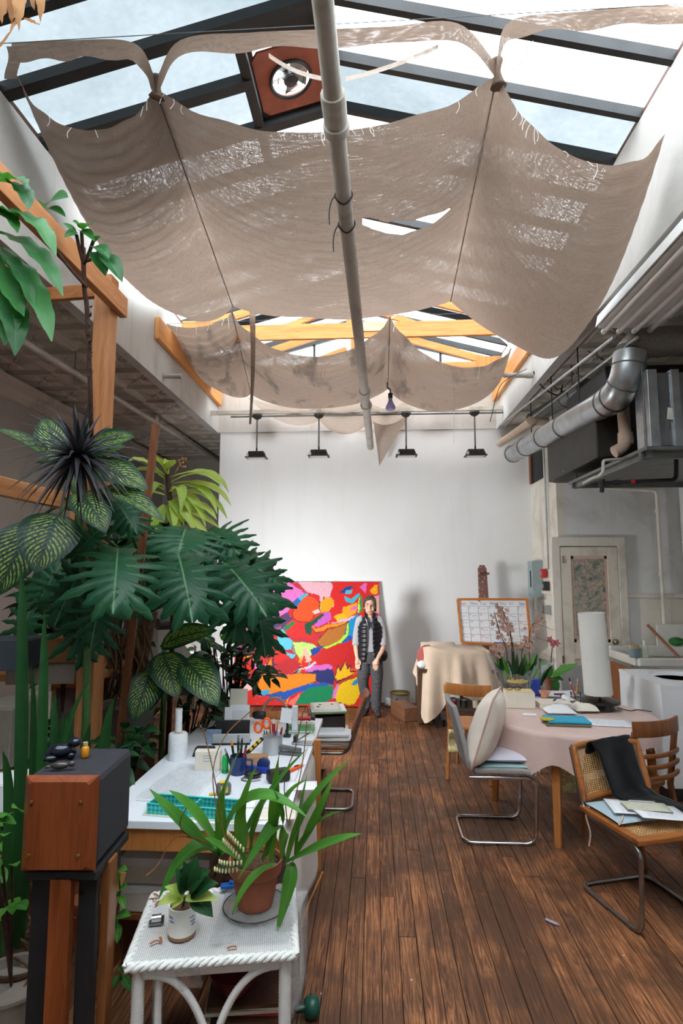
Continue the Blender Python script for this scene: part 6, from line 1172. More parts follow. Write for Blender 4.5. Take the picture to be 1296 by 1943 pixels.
t = thing('stapler', 'grey metal stapler near the pencil cup', 'stapler', onD(548, 1432), -.2); MB().box((0, 0, .008), (.16, .04, .014)).build('base', 'grey_rubber', t, bevel=.004); MB().box((.0, 0, .036), (.155, .032, .026), (0, .1, 0)).build('arm', 'grey_rubber', t, bevel=.006); MB().box((-.07, 0, .02), (.02, .03, .03)).build('hinge', 'charcoal_metal', t)
t = thing('hole_punch', 'chrome hole punch behind the stapler', 'hole punch', onD(575, 1412), -.1); MB().box((0, 0, .008), (.14, .06, .014)).build('base', 'galvanised', t, bevel=.004); MB().bar((-.04, 0, .02), (.05, 0, .075), .04, .008).build('lever', 'chrome', t, bevel=.003); MB().box((-.05, 0, .03), (.02, .05, .045)).build('punch_head', 'charcoal_metal', t, bevel=.003)
# letter rack with papers and calendars
lr = thing('letter_rack', 'black letter rack holding envelopes and photos on the desk', 'letter rack', onD(440, 1410), .1); MB().box((0, .03, .07), (.22, .012, .13), (-.15, 0, 0)).build('back_plate', 'black_plastic', lr, bevel=.004); MB().box((0, -.03, .035), (.24, .012, .06), (-.1, 0, 0)).build('front_plate', 'cup_grey', lr, bevel=.004); MB().box((0, 0, .005), (.24, .09, .01)).build('base', 'black_plastic', lr)
for k, (px, py, w, h, mt, lab, dy) in enumerate(((448, 1398, .12, .30, 'paper_cream', 'tall cream card standing at the back of the letter rack', .05), (452, 1402, .13, .21, 'printed_page', 'calendar card with a grid standing in the letter rack', .03), (430, 1404, .05, .20, 'paper_white', 'narrow white card at the left of the letter rack', .025), (405, 1412, .10, .09, plain('photo_blue', C(140, 156, 186), .4, 0, .3, 12), 'small blue landscape photo propped on the desk', 0.0))):
    c2 = onD(px, py, h/2); m = MB(); m.grid(lambda u, v: Vector(((u-.5)*w, .1*(v-.5)*h, (v-.5)*h)), 2, 2); o = m.build('card', mt, solid=.002); o.location = c2+Vector((0, dy, 0)); tag(o, lab, 'card')
o = put(MB().add([(-.07, -.03, 0), (.07, -.03, 0), (.07, .03, 0), (-.07, .03, 0), (-.055, -.01, .05), (.055, -.01, .05), (.055, .03, .05), (-.055, .03, .05)], [(3, 2, 1, 0), (4, 5, 6, 7), (0, 1, 5, 4), (1, 2, 6, 5), (2, 3, 7, 6), (3, 0, 4, 7)]).build('desk_calculator', 'charcoal_metal', bevel=.005), onD(388, 1434)); tag(o, 'dark wedge shaped calculator behind the cream box', 'calculator')
# far end: wooden handle tool, red tube, books, card on clip, bent cane hoop
t = thing('wooden_mallet', 'turned wooden handle with black and steel ends across the desk', 'mallet', onD(560, 1378, .09)); a, b_ = W(505, 1357, 4.25)-onD(560, 1378, .09), W(598, 1361, 4.25)-onD(560, 1378, .09); dr = (b_-a); Lr = dr.length; MB().lathe([(.018, 0), (.028, Lr*.1), (.03, Lr*.4), (.024, Lr*.55), (.03, Lr*.75), (.024, Lr*.85)], a, 16, axis=dr).build('handle', 'honey_wood', t, smooth=50); MB().lathe([(.026, Lr*.85), (.028, Lr*.9), (.022, Lr*.92), (.024, Lr), (0, Lr)], a, 16, axis=dr).build('steel_end', 'charcoal_metal', t, smooth=50); MB().lathe([(.016, -.1), (.03, -.08), (.03, -.01), (.018, 0)], a, 16, axis=dr).build('black_end', 'black_plastic', t, smooth=50)
o = MB().cyl(onD(535, 1384, .075), onD(590, 1384, .075), .014, 12).build('red_tube', 'alarm_red', smooth=50); tag(o, 'red tube lying under the wooden mallet', 'tube')
for k, (dz, mt, lab, w) in enumerate(((0, 'paper_cream', 'cream binder at the bottom of the desk book stack', .2), (.022, 'deep_green', 'green book on top of the desk book stack', .18))):
    t = thing('book', lab, 'book', onD(570, 1392, dz), .03); MB().box((0, 0, .010), (w, .14, .016)).build('pages', 'paper_white', t); MB().box((0, 0, .019), (w+.01, .15, .003)).build('cover', mt, t); MB().box((0, 0, .0015), (w+.01, .15, .003)).build('cover', mt, t); MB().box((-w/2-.004, 0, .010), (.003, .15, .02)).build('spine', mt, t)
t = thing('clip_stand', 'black clip stand holding a blank white card', 'clip stand', onD(545, 1398)); MB().box((0, 0, .008), (.05, .05, .016)).build('base', 'black_plastic', t, bevel=.004); MB().cyl((0, 0, .01), (.0, 0, .12), .008, 8).build('post', 'black_plastic', t); MB().box((-.005, -.012, .14), (.075, .003, .095), (0, .12, 0)).build('card', 'paper_white', t); MB().box((.05, .01, .12), (.04, .02, .16)).build('plastic_box', 'tube_foil', t, bevel=.004)
P = [W(500, 1372, 4.35)]+bez(W(498, 1345, 4.35), W(525, 1300, 4.35), W(548, 1350, 4.35), 8)+[W(550, 1385, 4.35)]
o = MB().tube(P, .010, 8).build('basket_hoop', plain('pale_cane', C(178, 160, 138), .6), smooth=60); tag(o, 'pale bent cane hoop handle at the far end of the desk', 'hoop')
for k, (px, py, w, h, rz, mt, lab) in enumerate(((572, 1492, .16, .12, .1, 'paper_white', 'blank white sheet at the right desk edge near the orchid'), (520, 1545, .2, .13, .1, 'paper_cream', 'folded cream paper with a red logo at the near desk edge'), (455, 1525, .16, .1, .0, 'paper_white', 'white sheet beside the turquoise tray'))): sheet('loose_sheet', onD(px, py, .002), w, h, rz, mt, lab)
# ---------------------------------------------------------------- wicker side table with its pots
WT = Vector((-.615, 2.335, 0)); wz = .50; RZ = .17
wk = thing('wicker_table', 'white painted wicker side table with braided rim and arched braces', 'table', WT, RZ)
t = NT('white_wicker'); br_ = t.add('ShaderNodeTexBrick', i_Scale=1.0, offset=.5); t.link(t.coords(scale=(60, 110, 1)), br_.inputs[0]); br_.inputs['Color1'].default_value = C(226, 226, 222); br_.inputs['Color2'].default_value = C(236, 236, 234); br_.inputs['Mortar'].default_value = C(92, 92, 98)
br_.inputs['Mortar Size'].default_value = .06; br_.inputs['Brick Width'].default_value = .9; br_.inputs['Row Height'].default_value = .5
dn = t.noise(t.coords(), 7, 4); base = t.mix(t.ramp(dn, [(.55, (0,0,0,1)), (.75, (.4,.4,.4,1))]), br_.outputs[0], C(190, 170, 144)); t.link(base, t.p.inputs['Base Color']); t.p.inputs['Roughness'].default_value = .55; t.bump(br_.outputs[1], -.6, .004)
plain('wicker_white', C(228, 228, 224), .55, 0, .06, 30); HX, HY = .29, .22
MB().box((0, 0, wz-.012), (2*HX-.01, 2*HY-.01, .024)).build('woven_top', 'white_wicker', wk, bevel=.006)
for ax_, s_ in (('x', -1), ('x', 1), ('y', -1), ('y', 1)):
    ln = HX if ax_ == 'x' else HY
    for ph in range(3):
        P = []
        for k in range(int(ln*220)+1):
            u = -ln+2*ln*k/int(ln*220); a = u*75+ph*2.094; off1, off2 = .010*math.cos(a), .010*math.sin(a)
            P.append((u, s_*HY+s_*off1, wz-.008+off2) if ax_ == 'x' else (s_*HX+s_*off1, u, wz-.008+off2))
        MB().tube(P, .0085, 6).build('braid_strand', 'wicker_white', wk, smooth=60)
def wrapped(P, r, nm='leg'):
    P = [Vector(p) for p in P]; L = sum((P[i+1]-P[i]).length for i in range(len(P)-1)); n = max(8, int(L/.006)); Q = []; acc = [0]
    for i in range(len(P)-1): acc.append(acc[-1]+(P[i+1]-P[i]).length)
    rs = []
    for k in range(n+1):
        s = L*k/n; i = max(j for j in range(len(acc)) if acc[j] <= s+1e-9); i = min(i, len(P)-2); Q.append(P[i].lerp(P[i+1], (s-acc[i])/(acc[i+1]-acc[i]))); rs.append(r*(1+.10*(k % 2)))
    MB().tube(Q, rs, 10).build(nm, 'wicker_white', wk, smooth=60)
for sx_ in (-1, 1):
    for sy_ in (-1, 1): wrapped([(sx_*(HX-.035), sy_*(HY-.03), wz-.03), (sx_*(HX-.035), sy_*(HY-.03), 0)], .021)
    wrapped([(sx_*(HX-.10), -HY+.055, wz-.03), (sx_*(HX-.10), -HY+.055, 0)], .013, 'inner_leg') if sx_ < 0 else None
    for sy_ in (-1, 1): wrapped(bez((sx_*(HX-.06), sy_*(HY-.03), wz-.055), (sx_*.09, sy_*(HY-.03), wz-.05), (sx_*.02, sy_*(HY-.03), wz-.26), 10)+[Vector((sx_*.014, sy_*(HY-.03), .03))], .013, 'arched_brace')
for sy_ in (-1, 1): MB().box((0, sy_*(HY-.03), wz-.045), (2*HX-.06, .02, .04)).build('apron', 'wicker_white', wk, bevel=.006)
for sx_ in (-1, 1): MB().box((sx_*(HX-.035), 0, wz-.045), (.02, 2*HY-.06, .04)).build('apron', 'wicker_white', wk, bevel=.006)
zW = wz+.006
def onW(px, py, dz=0): p = G(px, py, zW); p.z = zW+dz; return p
m = MB(); q = [G(395, 1800, zW), G(545, 1790, zW), G(585, 1695, zW), G(430, 1690, zW)]
m.grid(lambda u, v: q[0].lerp(q[1], u).lerp(q[3].lerp(q[2], u), v)+Vector((0, 0, .012+.006*mnoise.noise(Vector((u*6, v*6, 3))))), 24, 20); o = m.build('plastic_sheet', 'clear_film', smooth=180, loc=(q[0]+q[2])/2); tag(o, 'clear plastic sheet lying under the orchid pot', 'plastic')
q2 = [G(333, 1838, zW+.004), G(382, 1832, zW+.004), G(388, 1868, .41), G(343, 1876, .41)]
m = MB(); m.grid(lambda u, v: q2[0].lerp(q2[1], u).lerp(q2[3].lerp(q2[2], u), v)+Vector((0, -.012-.006*math.sin(u*9), 0)), 8, 8); o = m.build('plastic_corner', 'clear_film', smooth=180, loc=q2[0]); tag(o, 'corner of clear plastic hanging over the front braid of the wicker table', 'plastic')
# terracotta pot on glass saucer
plain('terracotta', C(150, 84, 58), .8, 0, .25, 9, .2)
pp = onW(484, 1722); PO = thing('orchid_plant', 'strap leaved orchid with a drooping cream flower spike in a terracotta pot', 'plant', pp+Vector((0, 0, .016)))
sc_ = thing('glass_saucer', 'dark rimmed glass saucer under the terracotta pot', 'saucer', pp); MB().lathe([(0, .002), (.10, .002), (.125, .012), (.128, .014), (.122, .012), (.098, .006), (0, .006)], seg=36).build('dish', plain('saucer_glass', C(150, 150, 144), .12, 0, .1), sc_, smooth=60); MB().tube([(.127*math.cos(a*math.pi/18), .127*math.sin(a*math.pi/18), .013) for a in range(36)], .002, 6, closed=True).build('rim', 'charcoal_metal', sc_)
MB().lathe([(.07, 0), (.095, .125), (.105, .127), (.109, .172), (.101, .172), (.096, .135), (.065, .02), (0, .015)], seg=32).build('pot', 'terracotta', PO, smooth=45)
MB().lathe([(.098, .155), (.05, .164), (0, .168)], seg=20).build('bark_mix', plain('bark', C(92, 66, 44), .95, 0, .5, 60, .9), PO, smooth=180)
# mug with a little plant
pm_ = onW(345, 1772); mgp = thing('mug_plant', 'broad leaved seedling growing in a white printed mug', 'plant', pm_)
MB().lathe([(.045, 0), (.05, .004), (.05, .105), (.046, .105), (.045, .01), (0, .008)], seg=28).build('mug', plain('mug_white', C(228, 224, 216), .3, 0, .05), mgp, smooth=50)
MB().lathe([(.046, .095), (0, .098)], seg=18).build('soil', 'bark', mgp)
MB().lathe([(.0505, 0), (.0508, .006), (.0505, .012)], seg=28).build('stain_ring', plain('stain_brown', C(140, 104, 76), .8), mgp, smooth=50)
for k, (a0, z0) in enumerate(((-.7, .075), (-.62, .06), (-.55, .048), (-2.4, .08), (-2.3, .066))):
    MB().tube([(.0508*math.cos(a0+j*.09), .0508*math.sin(a0+j*.09), z0+.004*math.sin(j*2.4)) for j in range(6)], .0016, 4).build('print_line', 'ink_blue', mgp)
t = thing('metal_trinket', 'small steel cylinder trinket on the wicker top', 'trinket', onW(298, 1752), .3); MB().box((-.005, 0, .004), (.05, .03, .008)).build('plate', 'dull_galvanised', t); MB().cyl((-.02, 0, .018), (.015, 0, .018), .014, 14).build('cylinder', 'chrome', t, smooth=50); MB().cyl((.02, -.02, .012), (.02, .02, .012), .006, 8).build('pin', 'charcoal_metal', t)
for k, (px, py) in enumerate(((290, 1708), (300, 1715), (296, 1700), (293, 1790), (305, 1785), (440, 1800))):
    o = MB().grid(lambda u, v: Vector(((u-.5)*.035, (v-.5)*.008, .004*math.sin(u*3))), 4, 1).build('dry_petal', plain('dry_brown', C(160, 92, 60), .8), solid=.001); put(o, onW(px, py, .004), k*1.3); tag(o, ('middle dry brown petal near the far left wicker corner', 'nearest of three dry petals at the far left wicker corner', 'farthest of three dry petals at the far left wicker corner', 'left dry brown petal before the white mug', 'right dry brown petal before the white mug', 'lone dry petal on the wicker before the terracotta pot')[k], 'petal', 'dry petal scraps on the wicker table')
t = thing('blue_clip', 'bright blue plastic clip beside the orchid pot', 'clip', onW(432, 1690, .012), .2); MB().box((0, 0, .008), (.06, .03, .014)).build('jaw', plain('clip_blue', C(30, 96, 180), .3), t, bevel=.004); MB().box((.02, .0, .018), (.03, .02, .008), (0, .4, 0)).build('jaw', 'clip_blue', t)
# below the wicker table
pile('magazine_stack', (-.52, 2.46, 0), .30, .24, .20, .1, ('paper_cream', 'dark_board', 'mag_red', 'card_olive'), 'old stack of magazines on the floor under the wicker table', 'magazines', .02, 14, 8)
t = thing('maroon_bowl', 'dark maroon bowl on the magazines under the wicker table', 'bowl', (-.56, 2.40, .205)); MB().lathe([(.05, 0), (.09, .05), (.10, .09), (.094, .09), (.05, .015), (0, .012)], seg=24).build('bowl', plain('dark_maroon', C(80, 18, 34), .3), t, smooth=50); MB().lathe([(.1, .086), (.104, .092), (.098, .096)], seg=24).build('rim', 'dark_maroon', t, smooth=50)
p = G(562, 1936, 0); t = thing('dumbbell', 'dark green dumbbell on the floor beside the wicker table', 'dumbbell', (p.x, p.y, 0), .25); plain('green_vinyl', C(14, 74, 58), .35)
for s_ in (-1, 1): MB().lathe([(.0, -.03), (.03, -.03), (.042, -.015), (.042, .015), (.03, .03), (0, .03)], (s_*.065, 0, .042), 18, axis=(1, 0, 0)).build('weight', 'green_vinyl', t, smooth=50)
MB().cyl((-.05, 0, .042), (.05, 0, .042), .015, 10).build('grip', 'green_vinyl', t, smooth=50)
o = MB().tube([G(x, y, .008) for x, y in ((545, 1905), (553, 1850), (565, 1780), (585, 1715), (612, 1655))], .007, 8).build('cane_stick', plain('cane_orange', C(176, 116, 60), .5), smooth=60); tag(o, 'thin orange cane lying curved on the floor beside the desk', 'cane')
p = G(1046, 1749, .008); o = MB().cyl((-.03, 0, 0), (.03, 0, 0), .008, 8).cyl((.03, 0, 0), (.045, 0, 0), .004, 8).build('crayon_stub', plain('lilac_pen', C(160, 150, 170), .4), smooth=50); put(o, p, -.7); tag(o, 'short lilac pen stub lying on the floor', 'pen')
# ---------------------------------------------------------------- loudspeaker on its stand
sp0 = W(108, 1570, 1.95); spk = thing('loudspeaker', 'walnut fronted black loudspeaker standing at the left foreground', 'loudspeaker', (sp0.x, 1.95, W(108, 1660, 1.95).z), .06)
wood('walnut', C(104, 48, 22), C(146, 76, 38), 'Z', 7, .3); hW, hH, dp = .126, .31, .32; ch = .03
plain('speaker_cloth', C(46, 46, 52), .95, 0, .15, 200, .3)
def octp(y, w, h, c): return [(-w+c, y, 0), (w-c, y, 0), (w, y, c), (w, y, h-c), (w-c, y, h), (-w+c, y, h), (-w, y, h-c), (-w, y, c)]
m = MB(); A_, B_ = octp(0, hW-.025, hH-.03, .01), octp(.025, hW, hH, .0); A_ = [(x, y, z+.015) for x, y, z in A_]; m.add(A_+B_, [tuple(range(7, -1, -1))]+[(i, (i+1) % 8, 8+(i+1) % 8, 8+i) for i in range(8)]+[tuple(range(8, 16))]); m.build('wooden_panel', 'walnut', spk, smooth=15)
MB().box((0, .025+dp/2, hH/2), (2*hW-.004, dp, hH-.004)).build('cabinet', 'speaker_cloth', spk, bevel=.022)
for x in (-.09, .075):
    for z in (.06, hH-.08): MB().lathe([(.007, 0), (.006, .004), (0, .005)], (x, -.001, z), 10, axis=(0, -1, 0)).build('screw', plain('brass', C(170, 130, 70), .35, .9), spk, smooth=40)
zs = spk.location.z; ss = thing('speaker_stand', 'tall dark wooden stand carrying the loudspeaker', 'stand', (sp0.x, 2.12, 0), .06)
MB().box((0, 0, zs-.015), (.24, .3, .03)).build('top_plate', 'black_sheet', ss, bevel=.004); MB().box((-.0, -.13, zs/2), (.07, .04, zs-.03)).build('front_post', 'walnut', ss, bevel=.004)
for x in (-.085, .075): MB().box((x, -.09, zs/2), (.06, .03, zs-.03)).build('side_panel', 'black_sheet', ss)
MB().box((.115, -.02, zs/2), (.03, .07, zs-.03)).build('rear_post', 'mid_brown_wood', ss, bevel=.004); MB().box((0, 0, .015), (.34, .4, .03)).build('base', 'black_sheet', ss, bevel=.005)
zt_ = zs+hH
t = thing('glass_vial', 'tiny corked vial of yellow oil on the loudspeaker', 'vial', W(160, 1460, 2.16)*1); t.location.z = zt_; MB().lathe([(.012, .001), (.014, .004), (.014, .035), (.008, .042)], seg=16).build('glass', plain('amber_oil', C(216, 140, 30), .1, 0, .2), t, smooth=50); MB().lathe([(.009, .042), (.009, .055), (0, .056)], seg=12).build('cork', 'sponge_tan', t, smooth=50)
t = thing('dark_figurine', 'small dark blue glass frog figurine on the loudspeaker', 'figurine', W(112, 1466, 2.14)*1, .4); t.location.z = zt_; gm = plain('dark_glass_blue', C(26, 30, 44), .12)
for nm, c2, r_, s3 in (('body', (0, 0, .03), .035, (1.3, .9, .75)), ('head', (.05, 0, .055), .022, (1.1, 1, .8)), ('leg', (-.03, -.03, .012), .016, (1.6, .8, .7)), ('leg', (-.03, .03, .012), .016, (1.6, .8, .7)), ('leg', (.04, -.025, .012), .012, (1.2, .7, 1)), ('leg', (.04, .025, .012), .012, (1.2, .7, 1))): MB().sph(c2, r_, 12, 8, s3).build(nm, gm, t, smooth=180)
t = thing('dark_figurine', 'clear smoky glass animal lying before the frog on the loudspeaker', 'figurine', W(112, 1478, 2.02)*1, .2); t.location.z = zt_
for nm, c2, r_, s3 in (('body', (0, 0, .016), .016, (2.0, .8, .8)), ('head', (.04, 0, .02), .01, (1.2, 1, 1)), ('tail', (-.04, 0, .012), .007, (2, .6, .6))): MB().sph(c2, r_, 12, 8, s3).build(nm, plain('smoky_glass', C(70, 62, 62), .15), t, smooth=180)
# ---------------------------------------------------------------- timber plant rack at the left
wood('rack_pine_z', C(150, 92, 52), C(196, 134, 86), 'Z', 7, .5); wood('rack_pine_y', C(170, 106, 62), C(208, 146, 98), 'Y', 7, .5); wood('rack_pine_x', C(150, 92, 52), C(196, 134, 86), 'X', 7, .5)
RX, RY = W(196, 700, 3.35).x, 3.35; rk = thing('plant_rack', 'rough pine timber rack with a tall post holding the plants', 'rack', (RX, RY, 0))
ztp = W(200, 528, 3.35).z
MB().box((RX, RY, ztp/2), (.105, .105, ztp)).build('post', 'rack_pine_z', rk, world=True, bevel=.004)
zb = W(215, 556, 3.3).z
MB().bar((RX+.07, RY+.10, zb-.03), (RX+.05, .9, zb-.03), .05, .13).build('beam', 'rack_pine_y', rk, world=True, bevel=.004)
MB().bar((RX-.02, RY+.07, W(190, 548, 3.4).z), (XL+.1, RY+.25, W(120, 545, 3.5).z), .04, .09).build('cross_beam', 'rack_pine_x', rk, world=True, bevel=.004)
MB().bar((XL+.04, 3.0, W(120, 545, 3.5).z-.02), (XL+.04, 3.75, W(120, 545, 3.5).z-.02), .04, .09).build('cross_beam', 'rack_pine_y', rk, world=True, bevel=.004)
MB().bar((RX-.07, RY, W(165, 958, 3.3).z), (RX-.07, .8, W(165, 958, 3.3).z), .04, .09).build('rail', 'rack_pine_y', rk, world=True, bevel=.004)
MB().box((RX-.6, RY+.9, 1.3), (.09, .09, 2.6)).build('post', 'rack_pine_z', rk, world=True, bevel=.004)
a = G(185, 1275, 1.2); MB().bar((RX-.1, RY+.6, W(190, 1280, 3.5).z), (RX-1.9, RY+.1, W(0, 1345, 3.0).z), .04, .10).build('shelf_rail', 'rack_pine_x', rk, world=True, bevel=.004)
b_ = W(172, 1390, 3.5); MB().box((b_.x, 3.5, b_.z/2+.25), (.12, .05, b_.z+.5)).build('post', 'rack_pine_z', rk, world=True, bevel=.004)
MB().box((-2.3, 3.75, .62), (1.4, .6, .04)).build('shelf', 'rack_pine_x', rk, world=True, bevel=.004); MB().box((-2.35, 3.75, 1.2), (1.3, .6, .04)).build('shelf', 'rack_pine_x', rk, world=True, bevel=.004)
# leaning brown strip
a, b_ = W(256, 1075, 3.5), W(296, 806, 3.5); o = MB().bar(Vector((a.x-.12, 3.5, .0)), b_, .045, .02).build('leaning_strip', wood('dark_strip', C(92, 52, 30), C(128, 78, 48), 'Z', 8)); tag(o, 'long brown wooden strip standing upright among the plants', 'strip')
# stored boxes and frames on the rack
def bx(name, px, py, D, w, d, h, mat, label, cat='box', rz=0):
    p = W(px, py, D); t = thing(name, label, cat, p, rz); MB().box((0, 0, h/2), (w, d, h)).build('carton', mat, t, bevel=.004); MB().box((0, -.0, h+.002), (w*.96, d*.96, .004)).build('flap', mat, t); return t
plain('carton_tan', C(150, 106, 66), .85, 0, .1)
bx('cardboard_box', 105, 1252, 3.5, .28, .25, .14, 'carton_tan', 'tan cardboard box on the upper shelf behind the snake plant', 'box', .2)
o = MB().cyl(W(80, 1262, 3.45), W(152, 1246, 3.5), .035, 14).build('paper_roll', 'paper_cream', smooth=50); tag(o, 'rolled white paper lying under the tan cardboard box', 'paper roll')
bx('storage_case', 95, 1290, 3.55, .4, .3, .12, plain('grey_case', C(150, 140, 130), .7), 'grey flat case on the rack under the paper roll', 'case', .15)
bx('device_case', 12, 1440, 2.9, .22, .3, .28, plain('taupe_plastic', C(112, 104, 94), .5), 'rounded taupe plastic appliance at the left edge', 'appliance')
bx('white_carton', 8, 1535, 2.7, .2, .2, .14, 'paper_white', 'white carton with red edge low at the left edge', 'box', .3)
bx('printer_box', 18, 1265, 3.3, .3, .3, .16, plain('dark_case_blue', C(60, 70, 80), .5), 'dark grey blue machine on the shelf at the left edge', 'machine')
for k, (px, py, D, w, h, lab) in enumerate(((132, 1370, 3.55, .2, .45, 'orange framed picture leaning in the rack'), (62, 1400, 3.4, .16, .5, 'white framed picture leaning behind the snake plant'))):
    p = W(px, py, D); t = thing('framed_picture', lab, 'picture', p, .2); fmm = 'orange_frame' if k == 0 else 'paper_cream'
    for c2, d2 in (((-w/2, 0, 0), (.03, .025, h)), ((w/2, 0, 0), (.03, .025, h)), ((0, 0, h/2), (w+.03, .025, .03)), ((0, 0, -h/2), (w+.03, .025, .03))): MB().box(c2, d2).build('frame', fmm, t)
    MB().box((0, .005, 0), (w, .01, h)).build('backing', plain('backing_mauve', C(120, 104, 104), .8), t)
for k, (px, mt, lab) in enumerate(((222, 'alarm_red', 'red and white magazine standing behind the roots'), (232, 'paper_white', 'white board standing behind the roots'))):
    p = W(px, 1200, 4.6); o = MB().box((0, 0, 0), (.10, .02, .5), (0, -.12, 0)).build('magazine', mt); o.location = p; tag(o, lab, 'magazine')
# low shelf with white boxes behind the speaker, bamboo pole
o = MB().box((-1.02, 2.95, .24), (.5, .32, .03)).build('low_shelf', 'mid_brown_wood', bevel=.004); tag(o, 'low brown shelf plank under the white desk', 'shelf')
for s_ in (-1, 1): MB().box((s_*.23, 0, -.13), (.03, .3, .23)).build('side_support', 'mid_brown_wood', o)
for c2 in bpy.data.objects['low_shelf'].children: c2.location += Vector((-1.02, 2.95, .24))
for k, (dz, lab) in enumerate(((0, 'lower white carton on the shelf under the desk'), (.125, 'upper white carton on the shelf under the desk'))):
    t = thing('white_box', lab, 'box', (-1.0, 2.93, .257+dz)); MB().box((0, 0, .055), (.42, .26, .108)).build('tray', 'paper_cream', t, bevel=.003); MB().box((0, 0, .10), (.43, .27, .035)).build('lid', 'paper_white', t, bevel=.003)
o = MB().cyl(W(212, 1740, 2.35), W(232, 1655, 2.4), .016, 10).build('bamboo_pole', plain('bamboo', C(150, 106, 56), .5), smooth=50); tag(o, 'short bamboo pole leaning under the desk edge', 'pole')
t = thing('brick_block', 'red brown speckled block at the lower left corner', 'block', (G(20, 1925, .12).x, G(20, 1925, .12).y, 0)); MB().box((0, 0, .06), (.3, .2, .12)).build('block', plain('speckle_brick', C(110, 70, 62), .9, 0, .5, 30), t, bevel=.006)
# ---------------------------------------------------------------- plants
leafmat('philodendron_green', C(20, 62, 42), C(38, 92, 60), C(96, 140, 96), .22, .35, C(40, 96, 30)); leafmat('strap_green', C(48, 110, 44), C(92, 158, 60), C(110, 160, 80), .3, .35, C(110, 170, 40)); leafmat('lime_green', C(146, 184, 76), C(206, 224, 128), C(206, 222, 136), .45, .4, C(196, 216, 80))
leafmat('fern_green', C(30, 84, 46), C(58, 122, 60), C(70, 130, 70), .28, .35, C(70, 140, 40)); leafmat('dusky_dracaena', C(26, 44, 40), C(58, 52, 60), None, .15, .4); leafmat('dark_foliage', C(16, 46, 26), C(34, 78, 40), C(50, 100, 56), .2, .4); leafmat('snake_green', C(24, 64, 34), C(46, 96, 48), None, .15, .4); leafmat('young_green', C(44, 112, 44), C(96, 160, 60), C(120, 180, 90), .3, .4); leafmat('dry_leaf', C(150, 100, 62), C(196, 150, 104), None, .3, .8)
t = NT('dieffenbachia_leaf'); sp = t.add('ShaderNodeSeparateXYZ'); t.link(t.coords('UV'), sp.inputs[0]); d = t.math('ABSOLUTE', t.math('SUBTRACT', sp.outputs[0], .5)); nz = t.noise(t.coords('UV', (13, 11, 1)), 1.4, 3, .6)
w = t.math('SINE', t.math('ADD', t.math('MULTIPLY', t.math('SUBTRACT', sp.outputs[1], t.math('MULTIPLY', d, .75)), 84), t.math('MULTIPLY', nz, 5.0)))
mask = t.math('MULTIPLY', t.ramp(w, [(.0, (0,0,0,1)), (.4, (1,1,1,1))]), t.math('MULTIPLY', t.ramp(d, [(.02, (0,0,0,1)), (.06, (1,1,1,1)), (.30, (1,1,1,1)), (.40, (0,0,0,1))]), t.ramp(nz, [(.41, (0,0,0,1)), (.5, (1,1,1,1))])))
mask = t.math('MULTIPLY', mask, t.ramp(sp.outputs[1], [(.03, (0,0,0,1)), (.12, (1,1,1,1)), (.88, (1,1,1,1)), (.97, (0,0,0,1))]))
base = t.mix(mask, C(26, 68, 50), C(160, 188, 84)); t.link(base, t.p.inputs['Base Color']); t.p.inputs['Roughness'].default_value = .35; t.bump(w, .2, .006); tr = t.add('ShaderNodeBsdfTranslucent'); t.link(t.mix(mask, C(30, 96, 20), C(190, 214, 70)), tr.inputs[0]); mx = t.add('ShaderNodeMixShader', i_0=.3); t.link(t.p.outputs[0], mx.inputs[1]); t.link(tr.outputs[0], mx.inputs[2]); t.link(mx.outputs[0], t.out.inputs[0])
plain('green_stem', C(60, 96, 48), .5, 0, .2); plain('brown_stem', C(74, 48, 36), .9, 0, .4, 40, .8); plain('root_brown', C(96, 72, 50), .95, 0, .4, 30)
def leaf_mesh(name, mat, ratio, prof, bend=.12, fold=.18, nu=8, nv=14, wav=.0):
    m = MB()
    def f(u, v):
        a = 2*u-1; w_ = ratio*.5*prof(v); return Vector((a*w_, v, bend*(-(v-.35)**2*1.6+.2)+fold*abs(a)*w_+wav*math.sin(v*22)*abs(a)*w_))
    m.grid(f, nu, nv); me = m.build(name, mat, None, smooth=180); COL.objects.unlink(me); return me
ovalp = lambda v: max(.02, math.sin(math.pi*min(1, v**.8))**.75); lance = lambda v: max(.02, math.sin(math.pi*v**.7)**.9); heart = lambda v: max(.03, (1-v)**.55*min(1, (v+.02)*7)**.5)*1.1
LM = {'dief': leaf_mesh('leaf', 'dieffenbachia_leaf', .62, ovalp, .22, .12, 10, 16), 'diefn': leaf_mesh('leaf', 'dieffenbachia_leaf', .36, ovalp, .3, .3, 10, 16), 'oval': leaf_mesh('leaf', 'young_green', .55, ovalp, .2, .2, 6, 8), 'ovald': leaf_mesh('leaf', 'dark_foliage', .42, lance, .3, .2, 6, 8), 'rub': leaf_mesh('leaf', 'fern_green', .6, ovalp, .2, .25, 6, 8), 'hosta': leaf_mesh('leaf', 'lime_green', .5, ovalp, .4, .3, 6, 8)}
